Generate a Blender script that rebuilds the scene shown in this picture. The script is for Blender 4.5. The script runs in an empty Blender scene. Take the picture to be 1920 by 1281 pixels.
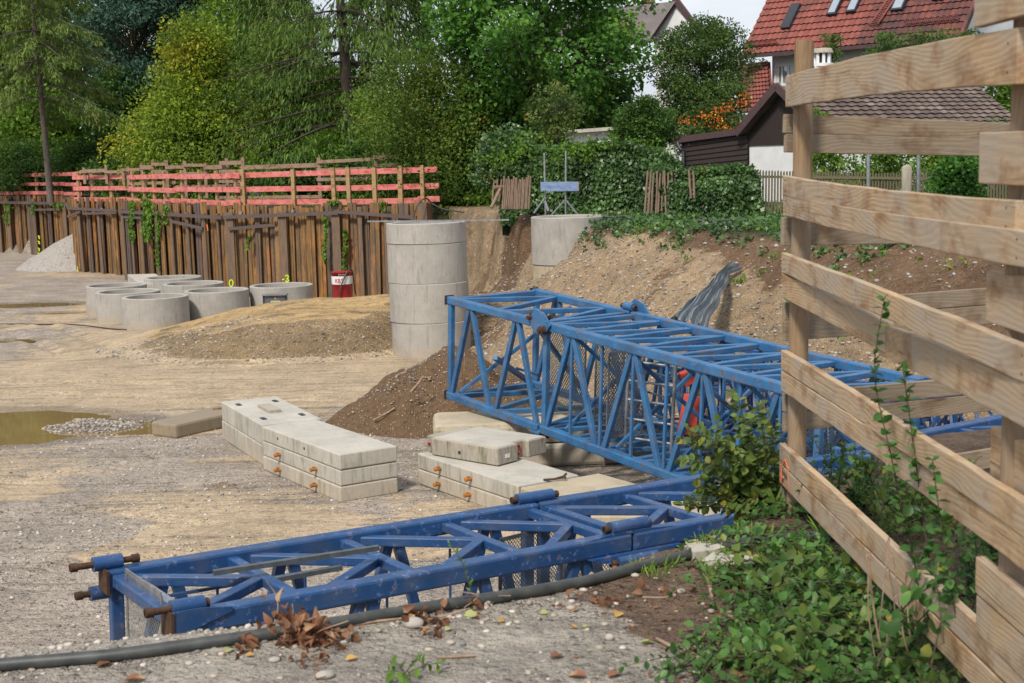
import bpy, math, random
import numpy as np
from mathutils import Vector, Matrix
random.seed(7); RNG = np.random.default_rng(11)
S = bpy.context.scene
COL = S.collection
R = math.radians

# ------------------------------------------------------------------ camera
CH = 3.8; FPX = 2600.0; PITCH = math.atan(340.5/FPX); ROLL = R(1.5)
_F = Vector((0, math.cos(PITCH), -math.sin(PITCH)))
_U0 = Vector((0, math.sin(PITCH), math.cos(PITCH))); _R0 = Vector((1, 0, 0))
_R = _R0*math.cos(ROLL) - _U0*math.sin(ROLL)
_U = _U0*math.cos(ROLL) + _R0*math.sin(ROLL)
CAM = Vector((0, 0, CH))
cd = bpy.data.cameras.new('camera'); cam = bpy.data.objects.new('camera', cd); COL.objects.link(cam)
cd.sensor_width = 36; cd.lens = FPX/1920*36; cd.clip_end = 3000; cd.clip_start = .05
M = Matrix((( _R.x, _U.x, -_F.x, 0), (_R.y, _U.y, -_F.y, 0), (_R.z, _U.z, -_F.z, CH), (0, 0, 0, 1)))
cam.matrix_world = M
cd.dof.use_dof = True; cd.dof.focus_distance = 15.0; cd.dof.aperture_fstop = 7.1
S.camera = cam
S.view_settings.view_transform = 'Standard'; S.view_settings.look = 'None'; S.view_settings.exposure = 0
S.render.engine = 'CYCLES'

def ray(px, py):
    d = _F*FPX + _R*(px-960) + _U*(640.5-py)
    return d/d.y
def D(px, py, d):            # point at world distance y=d along the sight line
    return CAM + ray(px, py)*d
def Z(px, py, z):            # point at height z
    r = ray(px, py); return CAM + r*((z-CH)/r.z)

# ------------------------------------------------------------------ materials
def nodes(name):
    m = bpy.data.materials.new(name); m.use_nodes = True
    nt = m.node_tree; nt.nodes.clear()
    return m, nt
class NT:
    def __init__(s, name):
        s.m, s.nt = nodes(name)
        s.out = s.nt.nodes.new('ShaderNodeOutputMaterial')
    def node(s, t, **kw):
        n = s.nt.nodes.new('ShaderNode'+t)
        for k, v in kw.items():
            if hasattr(n, k) and k not in ('inputs',): setattr(n, k, v)
        return n
    def link(s, a, b): s.nt.links.new(a, b)
    def put(s, sock, v):
        if hasattr(v, 'is_linked') or isinstance(v, bpy.types.NodeSocket): s.link(v, sock)
        else:
            if isinstance(v, (tuple, list)) and len(v) == 3 and sock.type == 'RGBA': v = (*v, 1)
            sock.default_value = v
    def coord(s, kind='Object', scale=(1, 1, 1), rnd=False, loc=(0, 0, 0)):
        if kind == 'World':
            o = s.node('NewGeometry').outputs['Position']
        else: o = s.node('TexCoord').outputs[kind]
        if rnd:
            oi = s.node('ObjectInfo'); mm = s.node('Math', operation='MULTIPLY'); s.link(oi.outputs['Random'], mm.inputs[0]); mm.inputs[1].default_value = 37.0
            cx = s.node('CombineXYZ'); [s.link(mm.outputs[0], cx.inputs[i]) for i in range(3)]
            va = s.node('VectorMath', operation='ADD'); s.link(o, va.inputs[0]); s.link(cx.outputs[0], va.inputs[1]); o = va.outputs[0]
        mp = s.node('Mapping'); s.link(o, mp.inputs[0]); mp.inputs['Scale'].default_value = scale; mp.inputs['Location'].default_value = loc
        return mp.outputs[0]
    def noise(s, vec, scale=5, detail=4, rough=.55, dist=0, out=0):
        n = s.node('TexNoise'); s.link(vec, n.inputs['Vector']); n.inputs['Scale'].default_value = scale
        n.inputs['Detail'].default_value = detail; n.inputs['Roughness'].default_value = rough; n.inputs['Distortion'].default_value = dist
        return n.outputs[out]
    def voro(s, vec, scale, feature='F1', out='Color', rnd=1):
        n = s.node('TexVoronoi', feature=feature); s.link(vec, n.inputs['Vector']); n.inputs['Scale'].default_value = scale
        n.inputs['Randomness'].default_value = rnd
        return n.outputs[out]
    def ramp(s, fac, stops, interp='LINEAR'):
        r = s.node('ValToRGB'); r.color_ramp.interpolation = interp; s.link(fac, r.inputs[0])
        e = r.color_ramp.elements
        while len(e) < len(stops): e.new(.5)
        for i, (p, c) in enumerate(stops):
            e[i].position = p
            e[i].color = (c, c, c, 1) if isinstance(c, (int, float)) else (*c, 1)
        return r.outputs[0]
    def mix(s, f, a, b, mode='MIX'):
        n = s.nt.nodes.new('ShaderNodeMix'); n.data_type = 'RGBA'; n.blend_type = mode
        s.put(n.inputs[0], f); s.put(n.inputs[6], a); s.put(n.inputs[7], b)
        return n.outputs[2]
    def math(s, op, a, b=0.0, clamp=False):
        n = s.node('Math', operation=op); n.use_clamp = clamp
        s.put(n.inputs[0], a); s.put(n.inputs[1], b); return n.outputs[0]
    def attr(s, name):
        n = s.node('Attribute'); n.attribute_name = name; return n.outputs['Fac']
    def sep(s, vec):
        n = s.node('SeparateXYZ'); s.link(vec, n.inputs[0]); return n.outputs
    def bump(s, h, strength=.3, dist=.01, normal=None):
        n = s.node('Bump'); s.put(n.inputs['Height'], h); n.inputs['Strength'].default_value = strength
        n.inputs['Distance'].default_value = dist
        if normal is not None: s.link(normal, n.inputs['Normal'])
        return n.outputs[0]
    def bsdf(s, color, rough=.8, normal=None, metal=0, spec=.5):
        b = s.node('BsdfPrincipled'); s.put(b.inputs['Base Color'], color); s.put(b.inputs['Roughness'], rough)
        s.put(b.inputs['Metallic'], metal); b.inputs['Specular IOR Level'].default_value = spec
        if normal is not None: s.link(normal, b.inputs['Normal'])
        s.b = b; s.link(b.outputs[0], s.out.inputs[0]); return s.m

def m_paint(name, c1, c2, rustamt=.5, rough=.38):
    t = NT(name); v = t.coord('Object', rnd=True)
    n1 = t.noise(v, 3.5, 5, .6); n2 = t.noise(v, 16, 6, .65); n3 = t.noise(v, 60, 3, .5)
    col = t.mix(t.ramp(n1, [(.35, 0.), (.68, 1.)]), c1, c2)
    chip = t.ramp(n2, [(.60, 0.), (.63, 1.)])
    col = t.mix(t.math('MULTIPLY', chip, .75), col, tuple(min(1, x*2.4+.03) for x in c2))
    rust = t.ramp(t.math('ADD', n2, t.math('MULTIPLY', n3, .25)), [(.80-rustamt*.1, 0.), (.86-rustamt*.1, 1.)])
    col = t.mix(rust, col, (.13, .055, .025))
    scr = t.ramp(t.noise(t.coord('Object', (1.5, 14, 14), rnd=True), 6, 4, .6), [(.62, 0.), (.68, .55)]); col = t.mix(scr, col, tuple(min(1, x*2.0+.02) for x in c1))
    dirt = t.ramp(t.noise(v, 5, 4), [(.45, 0.), (.78, .3)])
    col = t.mix(dirt, col, (.16, .15, .13))
    nrm = t.bump(t.math('ADD', n3, chip), .12, .003)
    return t.bsdf(col, t.ramp(n2, [(.3, rough-.06), (.8, rough+.25)]), nrm)

def m_simple(name, c, rough=.7, var=.25, scale=8, metal=0, bump=.15, c2=None, stretch=(1, 1, 1)):
    t = NT(name); v = t.coord('Object', stretch, rnd=True)
    n = t.noise(v, scale, 6, .62)
    c2 = c2 or tuple(x*(1-var*1.6) for x in c)
    col = t.mix(t.ramp(n, [(.3, 0.), (.72, 1.)]), c, c2)
    return t.bsdf(col, rough, t.bump(n, bump, .01), metal)

def m_concrete(name, base=(.40, .37, .33), algae=.5, dark=.35):
    t = NT(name); v = t.coord('Object', rnd=True); w = t.coord('World')
    n1 = t.noise(v, 2.2, 5, .6); n2 = t.noise(v, 22, 6, .7); n3 = t.noise(v, 120, 3, .6)
    st = t.noise(t.coord('Object', (5, 5, .8), rnd=True), 2.5, 5, .65)
    col = t.mix(t.ramp(n1, [(.3, 0.), (.7, 1.)]), base, tuple(x*.80 for x in base))
    col = t.mix(t.ramp(n2, [(.45, 0.), (.8, .35)]), col, tuple(x*.55 for x in base))
    nz = t.sep(t.node('NewGeometry').outputs['Normal'])[2]
    side = t.math('SUBTRACT', 1.0, t.math('ABSOLUTE', nz), True)
    al = t.math('MULTIPLY', t.ramp(st, [(.5, 0.), (.66, 1.)]), t.math('MULTIPLY', side, algae))
    col = t.mix(al, col, (.13, .125, .06))
    dk = t.math('MULTIPLY', t.ramp(st, [(.3, 1.), (.46, 0.)]), t.math('MULTIPLY', side, dark))
    col = t.mix(dk, col, (.13, .12, .105))
    wz_ = t.math('ADD', t.sep(w)[2], t.math('MULTIPLY', n1, -.28)); mud = t.math('MULTIPLY', t.ramp(wz_, [(0., 1.), (.12, 0.)]), .3); col = t.mix(mud, col, (.38, .28, .17))
    stn = t.ramp(t.noise(v, 1.3, 6, .7), [(.50, 0.), (.64, .6)]); col = t.mix(stn, col, tuple(x*.62 for x in base))
    pits = t.ramp(t.voro(v, 26, out='Distance'), [(.0, 0.), (.09, 0.), (.13, 1.)])
    pit2 = t.math('MAXIMUM', pits, t.ramp(t.noise(v, 9, 2), [(.5, 1.), (.55, 0.)]))
    col = t.mix(t.math('MULTIPLY', t.math('SUBTRACT', 1.0, pit2), .55), col, (.12, .11, .1))
    h = t.math('ADD', t.math('MULTIPLY', n3, .3), t.math('ADD', n2, pit2))
    return t.bsdf(col, .88, t.bump(h, .35, .006))

def m_wood(name, c1, c2, grey=(.30, .27, .24), greyamt=.45, knots=True, sx=.35):
    t = NT(name); v = t.coord('Object', (sx, 1, 1), rnd=True)
    wv = t.noise(v, 1.6, 3, .5)
    vv = t.node('VectorMath', operation='ADD'); t.link(v, vv.inputs[0])
    cx = t.node('CombineXYZ'); t.link(t.math('MULTIPLY', wv, .25), cx.inputs[1]); t.link(t.math('MULTIPLY', wv, .5), cx.inputs[2]); t.link(cx.outputs[0], vv.inputs[1])
    w = t.node('TexWave', wave_type='BANDS', bands_direction='Z'); t.link(vv.outputs[0], w.inputs['Vector'])
    w.inputs['Scale'].default_value = 17; w.inputs['Distortion'].default_value = 2.4; w.inputs['Detail'].default_value = 3; w.inputs['Detail Scale'].default_value = 1.6; w.inputs['Detail Roughness'].default_value = .6
    fib = t.noise(t.coord('Object', (1.0, 14, 14), rnd=True), 9, 5, .7)
    col = t.mix(t.ramp(w.outputs[0], [(.0, .45), (.45, 1.)]), c2, c1)
    col = t.mix(t.ramp(fib, [(.35, .0), (.75, .45)]), col, tuple(x*.5 for x in c2))
    crk = t.noise(t.coord('Object', (.5, 18, 26), rnd=True), 2.2, 3, .5); col = t.mix(t.ramp(crk, [(.30, .75), (.335, 0.)]), col, (.07, .045, .03))
    big = t.noise(t.coord('Object', (1, 1.5, 1.5), rnd=True), 2.8, 4, .6)
    col = t.mix(t.math('MULTIPLY', t.ramp(big, [(.36, 0.), (.62, 1.)]), greyamt), col, grey)
    if knots:
        kd = t.voro(t.coord('Object', (.8, 2.0, 2.4), rnd=True), 2.6, out='Distance')
        kr = t.ramp(kd, [(.0, 1.), (.055, 1.), (.10, 0.)])
        halo = t.ramp(kd, [(.0, .6), (.30, 0.)])
        st_n = t.noise(t.coord('Object', (1.6, 2.5, 2.5), rnd=True), 3.4, 4, .6); col = t.mix(t.ramp(st_n, [(.50, 0.), (.68, .85)]), col, (c2[0]*.62, c2[1]*.5, c2[2]*.42)); col = t.mix(halo, col, tuple(x*.6 for x in c2)); col = t.mix(t.math('MULTIPLY', kr, .8), col, (.10, .05, .022))
    return t.bsdf(col, .8, t.bump(t.math('ADD', fib, t.math('MULTIPLY', w.outputs[0], .4)), .3, .004), spec=.25)

def m_leaf(name, dark, light, extra=None, amt=.15, trans=.35, rough=.55, cs=.5, spec=.2):
    t = NT(name); a = t.attr('rnd'); w = t.coord('World')
    n = t.noise(w, cs, 3, .6)
    f = t.math('ADD', t.math('MULTIPLY', a, .55), t.math('MULTIPLY', t.ramp(n, [(.32, 0.), (.68, 1.)]), .45))
    col = t.mix(t.ramp(f, [(.08, 0.), (.92, 1.)]), dark, light)
    if extra:
        e = t.math('ADD', t.math('MULTIPLY', t.ramp(t.noise(w, cs*1.3, 2), [(.35, 0.), (.7, 1.)]), .55), t.math('MULTIPLY', a, .45))
        col = t.mix(t.ramp(e, [(1-amt-.12, 0.), (1-amt+.02, 1.)]), col, extra)
    t.bsdf(col, rough, spec=spec)
    tr = t.node('BsdfTranslucent'); t.put(tr.inputs[0], t.mix(.4, col, light))
    ms = t.node('MixShader'); ms.inputs[0].default_value = trans
    t.link(t.b.outputs[0], ms.inputs[1]); t.link(tr.outputs[0], ms.inputs[2]); t.link(ms.outputs[0], t.out.inputs[0])
    return t.m

MAT = {}
MAT['blue_light'] = m_paint('worn light blue paint', (.028, .140, .315), (.018, .080, .19), .9, .38)
MAT['blue_dark'] = m_paint('dark blue paint', (.012, .050, .150), (.018, .072, .20), .5, .32)
MAT['galv'] = m_simple('galvanised steel', (.42, .44, .46), .42, .3, 14, .75)
MAT['dgalv'] = m_simple('weathered steel', (.17, .19, .2), .5, .3, 14, .6)
MAT['rustbolt'] = m_simple('rusty bolt steel', (.11, .055, .032), .75, .45, 25, .3)
MAT['orangerust'] = m_simple('orange rusted lug', (.50, .19, .03), .8, .4, 30)
MAT['conc'] = m_concrete('cast concrete pale', (.47, .44, .385), .6, .25)
MAT['conc_tan'] = m_concrete('cast concrete tan', (.46, .39, .28), .6, .3)
MAT['conc_dark'] = m_concrete('weathered dark concrete', (.23, .19, .14), .9, .6)
MAT['conc_side'] = m_concrete('weathered concrete', (.38, .34, .28), .9, .6)
MAT['ring'] = m_concrete('smooth ring concrete', (.385, .365, .335), .10, .45)
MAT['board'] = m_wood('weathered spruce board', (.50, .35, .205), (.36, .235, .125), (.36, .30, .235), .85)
MAT['post'] = m_wood('round pine post', (.28, .185, .105), (.18, .115, .06), (.27, .22, .17), .6, False)
MAT['oldboard'] = m_wood('old grey board', (.33, .22, .15), (.2, .12, .08), (.27, .2, .16), .5)
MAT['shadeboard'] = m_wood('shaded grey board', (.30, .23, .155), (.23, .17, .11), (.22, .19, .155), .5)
MAT['railpost'] = m_wood('rail post timber', (.42, .28, .13), (.26, .15, .07), (.3, .22, .15), .4)
MAT['endgrain'] = m_simple('sawn end grain', (.30, .14, .055), .85, .3, 30)
MAT['pink'] = m_wood('red washed board', (.60, .17, .155), (.50, .11, .10), (.60, .24, .21), .7, True)
MAT['hose'] = m_simple('black rubber hose', (.022, .026, .028), .5, .5, 12, 0, .1, (.07, .075, .07))
MAT['cable'] = m_simple('black cable', (.02, .02, .022), .6)
MAT['redpaint'] = m_simple('red paint', (.42, .018, .022), .42, .25, 9)
MAT['redlead'] = m_simple('orange red primer', (.62, .07, .035), .55, .2, 9)
MAT['whitepaint'] = m_simple('white paint', (.72, .71, .69), .6, .12, 6)
MAT['plaster'] = m_simple('white plaster', (.72, .73, .74), .9, .10, 3, 0, .5)
MAT['darkwood'] = m_simple('dark stained boards', (.040, .027, .024), .7, .4, 8, 0, .3, None, (.4, 4, 4))
MAT['trim'] = m_simple('brown fascia', (.085, .05, .052), .6, .2)
MAT['glass'] = NT('window glass').bsdf((.45, .5, .55), .08, metal=.6)
MAT['frame'] = m_simple('skylight frame', (.03, .035, .045), .5)
MAT['picket'] = m_simple('weathered picket', (.15, .12, .075), .9, .35, 9, 0, .3, (.09, .09, .05), (4, 4, .6))
MAT['stake'] = m_simple('debarked stake', (.27, .19, .135), .9, .35, 9, 0, .3, None, (4, 4, .6))
MAT['bark'] = m_simple('bark', (.085, .065, .05), .95, .5, 12, 0, .8, None, (1, 1, .3))
MAT['barkgrey'] = m_simple('grey bark', (.17, .14, .12), .95, .4, 12, 0, .8, None, (1, 1, .3))
MAT['barkred'] = m_simple('red pine bark', (.23, .095, .055), .95, .4, 12, 0, .8, None, (1, 1, .3))
MAT['stem'] = m_simple('green brown stem', (.085, .075, .035), .8, .4, 12)
MAT['stick'] = m_simple('dry stick', (.40, .27, .19), .9, .4, 12, 0, .4)
MAT['tarp'] = m_simple('grey tarpaulin', (.19, .23, .26), .6, .25, 5, 0, .4)
MAT['neon'] = m_simple('yellow green spray paint', (.55, .75, .02), .7, .1)
MAT['orangespray'] = m_simple('orange spray paint', (.85, .17, .06), .7, .1)
MAT['greensign'] = m_simple('green sign', (.0, .28, .09), .5, .05)
MAT['amber'] = m_simple('amber', (.6, .25, .02), .5, .1)
MAT['letterred'] = m_simple('red lettering', (.5, .02, .03), .5, .05)
MAT['blueboard'] = m_simple('worn blue board', (.06, .16, .42), .7, .5, 7, 0, .2, (.28, .31, .36), (1, 1, 3))

def m_rustwall():
    t = NT('rusty sheet piles'); v = t.coord('Object', (1, 1, .35)); a = t.attr('rnd')
    n1 = t.noise(v, 3.0, 6, .7); n2 = t.noise(t.coord('Object', (6, 6, .5)), 3, 5, .7); n3 = t.noise(v, 30, 4, .6)
    col = t.mix(t.ramp(n2, [(.34, 0.), (.66, 1.)]), (.265, .155, .068), (.09, .054, .028))
    col = t.mix(t.ramp(n1, [(.50, 0.), (.64, .9)]), col, (.40, .17, .045))
    col = t.mix(t.ramp(a, [(.60, 0.), (1., .8)]), col, (.09, .08, .08))
    col = t.mix(t.ramp(a, [(.0, .7), (.3, 0.)]), col, (.27, .175, .085))
    n4 = t.noise(t.coord('Object', (4, 4, 1)), 2.2, 5, .75)
    col = t.mix(t.ramp(n4, [(.63, 0.), (.70, .8)]), col, (.42, .30, .19))
    return t.bsdf(col, .85, t.bump(n3, .5, .01), spec=.2)
MAT['rustwall'] = m_rustwall()
MAT['waler'] = m_simple('steel waler', (.085, .07, .075), .6, .4, 9, .3, .2, (.13, .09, .07))
MAT['steelpost'] = m_simple('rusty soldier beam', (.20, .125, .07), .75, .4, 5, .1, .3, (.095, .07, .06), (3, 3, .5))

def m_roof(name, c1, c2, c3, cs=.8, lo=.5, hi=.62):
    t = NT(name); a = t.attr('rnd'); w = t.coord('World')
    col = t.mix(a, c1, c2)
    n = t.noise(w, cs, 5, .7)
    col = t.mix(t.ramp(n, [(lo, 0.), (hi, 1.)]), col, c3)
    return t.bsdf(col, .75, t.bump(t.noise(w, 25, 3), .2, .01), spec=.3)
MAT['roofred'] = m_roof('red clay tiles', (.25, .078, .062), (.18, .054, .044), (.13, .05, .042))
MAT['roofdark'] = m_roof('weathered dark red tiles', (.19, .06, .05), (.11, .04, .035), (.06, .035, .035), .9, .42, .6)
MAT['roofbrown'] = m_roof('brown concrete tiles', (.13, .095, .08), (.075, .055, .05), (.20, .16, .14), 2.0, .5, .66)
MAT['roofgrey'] = m_roof('grey tiles', (.24, .21, .22), (.16, .14, .15), (.30, .27, .28), 1)

# ------------------------------------------------------------------ mesh helpers
def tag(o, label=None, cat=None, group=None, kind=None):
    if label: o['label'] = label
    if cat: o['category'] = cat
    if group: o['group'] = group
    if kind: o['kind'] = kind
    return o
def empty(name, loc, rz=0, label=None, cat=None, group=None, mat=None):
    o = bpy.data.objects.new(name, None); COL.objects.link(o)
    o.matrix_basis = mat.copy() if mat is not None else Matrix.Translation(Vector(loc)) @ Matrix.Rotation(rz, 4, 'Z')
    o.empty_display_size = .2
    return tag(o, label, cat, group)
def wbasis(o):
    m = o.matrix_basis.copy(); p = o.parent
    while p is not None: m = p.matrix_basis @ m; p = p.parent
    return m
def np_mesh(name, V, loops, starts, totals, attrs=None, smooth=False):
    me = bpy.data.meshes.new(name)
    me.vertices.add(len(V)); me.vertices.foreach_set('co', np.asarray(V, np.float32).ravel())
    me.loops.add(len(loops)); me.loops.foreach_set('vertex_index', np.asarray(loops, np.int32))
    me.polygons.add(len(starts)); me.polygons.foreach_set('loop_start', np.asarray(starts, np.int32))
    me.polygons.foreach_set('loop_total', np.asarray(totals, np.int32))
    if smooth: me.polygons.foreach_set('use_smooth', np.ones(len(starts), bool))
    if attrs:
        for k, a in attrs.items():
            at = me.attributes.new(k, 'FLOAT', 'POINT'); at.data.foreach_set('value', np.asarray(a, np.float32))
    me.update(calc_edges=True); me.validate()
    return me
def link_mesh(name, me, mat, parent=None, M=None, local=False):
    """M: world matrix of the mesh's coordinates (identity by default)"""
    o = bpy.data.objects.new(name, me); COL.objects.link(o)
    if mat is not None: me.materials.append(mat)
    M = M if M is not None else Matrix.Identity(4)
    if parent is not None:
        o.parent = parent
        o.matrix_basis = M if local else wbasis(parent).inverted() @ M
    else: o.matrix_basis = M
    return o
class MB:
    def __init__(s): s.V = []; s.F = []; s.A = []; s.sm = []
    def add(s, vs, fs, rnd=0., smooth=False):
        b = len(s.V); s.V += [tuple(v) for v in vs]; s.F += [tuple(b+i for i in f) for f in fs]
        s.A += [rnd]*len(vs); s.sm += [smooth]*len(fs); return s
    def hexa(s, p, rnd=0.):   # 8 pts bottom 0-3 top 4-7
        return s.add(p, [(0, 3, 2, 1), (4, 5, 6, 7), (0, 1, 5, 4), (1, 2, 6, 5), (2, 3, 7, 6), (3, 0, 4, 7)], rnd)
    def box(s, c, size, M=None, rnd=0.):
        x, y, z = (k/2 for k in size); c = Vector(c)
        p = [Vector(q)+c for q in ((-x, -y, -z), (x, -y, -z), (x, y, -z), (-x, y, -z), (-x, -y, z), (x, -y, z), (x, y, z), (-x, y, z))]
        if M is not None: p = [M @ q for q in p]
        return s.hexa(p, rnd)
    def beam(s, a, b, w, h, up=Vector((0, 0, 1)), rnd=0.):
        a = Vector(a); b = Vector(b); d = (b-a).normalized()
        sd = d.cross(up)
        if sd.length < 1e-4: sd = d.cross(Vector((0, 1, 0)))
        sd.normalize(); u = sd.cross(d).normalized()
        sd *= w/2; u *= h/2
        return s.hexa([a-sd-u, b-sd-u, b+sd-u, a+sd-u, a-sd+u, b-sd+u, b+sd+u, a+sd+u], rnd)
    def tube(s, pts, rad, n=8, cap=True, rnd=0.):
        pts = [Vector(p) for p in pts]; k = len(pts)
        rad = rad if isinstance(rad, (list, tuple)) else [rad]*k
        vs = []; ref = Vector((0, 0, 1))
        for i, p in enumerate(pts):
            d = (pts[min(i+1, k-1)]-pts[max(i-1, 0)])
            if d.length < 1e-9: d = Vector((0, 0, 1))
            d.normalize()
            if abs(d.dot(ref)) > .95: ref = Vector((1, 0, 0)) if abs(d.x) < .9 else Vector((0, 1, 0))
            a = d.cross(ref).normalized(); b = d.cross(a).normalized(); ref = b.cross(d).normalized() if False else ref
            for j in range(n):
                t = 2*math.pi*j/n; vs.append(p + (a*math.cos(t)+b*math.sin(t))*rad[i])
        fs = []
        for i in range(k-1):
            for j in range(n):
                j2 = (j+1) % n; fs.append((i*n+j, i*n+j2, (i+1)*n+j2, (i+1)*n+j))
        s.add(vs, fs, rnd, True)
        if cap:
            s.add([vs[j] for j in range(n)], [tuple(range(n))], rnd); s.add([vs[(k-1)*n+j] for j in range(n)], [tuple(range(n-1, -1, -1))], rnd)
        return s
    def cyl(s, a, b, r, n=16, rnd=0.): return s.tube([a, b], r, n, True, rnd)
    def ring(s, c, ro, ri, z0, z1, n=64, ch=.012):
        prof = [(ro, z0), (ro, z1-ch), (ro-ch, z1), (ri+ch, z1), (ri, z1-ch), (ri, z0)]
        vs = []; fs = []; k = len(prof)
        for j in range(n):
            t = 2*math.pi*j/n
            for (r, z) in prof: vs.append((c[0]+r*math.cos(t), c[1]+r*math.sin(t), z))
        for j in range(n):
            j2 = (j+1) % n
            for i in range(k): i2 = (i+1) % k; fs.append((j*k+i, j2*k+i, j2*k+i2, j*k+i2))
        return s.add(vs, fs, 0, False)
    def prism(s, poly, z0, z1, M=None, rnd=0.):
        n = len(poly); vs = [Vector((p[0], p[1], z0)) for p in poly]+[Vector((p[0], p[1], z1)) for p in poly]
        if M is not None: vs = [M @ v for v in vs]
        fs = [tuple(range(n-1, -1, -1)), tuple(range(n, 2*n))]+[(i, (i+1) % n, n+(i+1) % n, n+i) for i in range(n)]
        return s.add(vs, fs, rnd)
    def build(s, name, mat, parent=None, M=None, local=False, bevel=0, weld=False):
        me = bpy.data.meshes.new(name); me.from_pydata(s.V, [], s.F)
        if any(s.sm): me.polygons.foreach_set('use_smooth', s.sm)
        if any(s.A):
            at = me.attributes.new('rnd', 'FLOAT', 'POINT'); at.data.foreach_set('value', s.A)
        me.update(); o = link_mesh(name, me, mat, parent, M, local)
        if bevel:
            b = o.modifiers.new('bevel', 'BEVEL'); b.width = bevel; b.segments = 2; b.limit_method = 'ANGLE'
        return o
def frame(a, b, up=Vector((0, 0, 1))):      # matrix: x axis a->b, origin a
    a = Vector(a); b = Vector(b); x = (b-a).normalized(); y = up.cross(x).normalized(); z = x.cross(y).normalized()
    return Matrix(((x.x, y.x, z.x, a.x), (x.y, y.y, z.y, a.y), (x.z, y.z, z.z, a.z), (0, 0, 0, 1))), (b-a).length
def plank(name, a, b, h, t, mat, parent, seg=1, bow=0., jit=0., bevel=.003, up=Vector((0, 0, 1))):
    """board from a to b (centre line), height h (local z) thickness t; wood grain follows local x"""
    Mx, L = frame(a, b, up); m = MB(); n = max(seg, 1)
    vs = []
    for i in range(n+1):
        u = i/n; x = u*L; dz = bow*4*u*(1-u)
        h1 = h/2+random.uniform(-jit, jit); h2 = h/2+random.uniform(-jit, jit)
        vs += [(x, -t/2, dz-h1), (x, t/2, dz-h1), (x, t/2, dz+h2), (x, -t/2, dz+h2)]
    fs = [(0, 3, 2, 1), (4*n, 4*n+1, 4*n+2, 4*n+3)]
    for i in range(n):
        for j in range(4): j2 = (j+1) % 4; fs.append((4*i+j, 4*i+j2, 4*i+4+j2, 4*i+4+j))
    m.add(vs, fs); return m.build(name, mat, parent, Mx, False, bevel)
def copy_tree(o, parent=None):
    c = o.copy(); COL.objects.link(c); c.parent = parent
    for ch in [x for x in bpy.data.objects if x.parent is o]: copy_tree(ch, c)
    return c
def text_obj(name, s, size, mat, M, parent, depth=.002, space=1.0, sx=1.0):
    cu = bpy.data.curves.new(name, 'FONT'); cu.body = s; cu.size = size; cu.extrude = depth; cu.space_character = space
    t = bpy.data.objects.new('tmp', cu); COL.objects.link(t)
    bpy.context.view_layer.update()
    me = bpy.data.meshes.new_from_object(t); bpy.data.objects.remove(t)
    for v in me.vertices: v.co.x *= sx
    me.materials.clear()
    return link_mesh(name, me, mat, parent, M)

# noise on numpy arrays -----------------------------------------------------
_P = RNG.random((256, 256))
def vnoise(x, y, s):
    x = x*s; y = y*s; xi = np.floor(x).astype(int); yi = np.floor(y).astype(int); fx = x-xi; fy = y-yi
    fx = fx*fx*(3-2*fx); fy = fy*fy*(3-2*fy)
    g = lambda a, b: _P[a % 256, b % 256]
    return (g(xi, yi)*(1-fx)+g(xi+1, yi)*fx)*(1-fy)+(g(xi, yi+1)*(1-fx)+g(xi+1, yi+1)*fx)*fy
def fbm(x, y, s, o=4):
    r = 0; a = .5
    for i in range(o): r = r+a*(vnoise(x+17.3*i, y-9.1*i, s)-.5)*2; s *= 2.03; a *= .5
    return r
def sst(x, a, b):
    t = np.clip((x-a)/(b-a), 0, 1); return t*t*(3-2*t)
def sdist(x, y, poly):
    """signed distance to an open polyline, positive on its left"""
    best = np.full(np.shape(x), 1e9); sg = np.ones(np.shape(x))
    for (ax, ay), (bx, by) in zip(poly[:-1], poly[1:]):
        dx, dy = bx-ax, by-ay; L2 = dx*dx+dy*dy
        t = np.clip(((x-ax)*dx+(y-ay)*dy)/L2, 0, 1)
        d = np.hypot(x-(ax+t*dx), y-(ay+t*dy)); c = dx*(y-ay)-dy*(x-ax)
        m = d < best-1e-6; best = np.where(m, d, best); sg = np.where(m, np.sign(c), sg)
    return best*sg
# ------------------------------------------------------------------ terrain
def xy(px, d):
    p = D(px, 400, d); return (p.x, p.y)
WA0, WA, WA1 = xy(-260, 82), xy(0, 68), xy(128, 61.5)
WB0, WB1, WC0, WC, WD = xy(134, 53), xy(231, 50), xy(233, 48), xy(431, 40.6), xy(804, 38.6)
WALL = [(-60, 92), WA0, WA, WA1, WB0, WB1, WC0, WC, WD, xy(842, 36.2), xy(880, 33.4), xy(905, 30.9)]
TOE = [(-1.5, 60), (-2.2, 39), xy(858, 33), (-.95, 27.4), (.4, 23), (2.5, 18.3), (4.6, 15), (7, 12), (12, 8.5), (30, 2)]
BANK = [(-40, 1.5), (-10, 3.4)]+[(Z(px, py, 2.2).x, Z(px, py, 2.2).y) for px, py in ((-300, 1236), (0, 1222), (200, 1207), (400, 1190), (560, 1170), (700, 1150), (960, 1110), (1120, 1073), (1250, 1030), (1400, 999))]+[(1.35, 6.5), (2.5, 7.9), (5, 8.9), (12, 9.2), (30, 6)]
ZO = 2.5
PUD = [(xy(40, 20.6), 1.7, 1.0), (xy(215, 20.3), 1.0, .55), (xy(-120, 20.5), 2.4, 1.6), (xy(388, 16.35), .19, .10), (xy(15, 40), 2.2, .8), (xy(100, 37.5), .9, .35), (xy(0, 31.5), .7, .3)]
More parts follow.
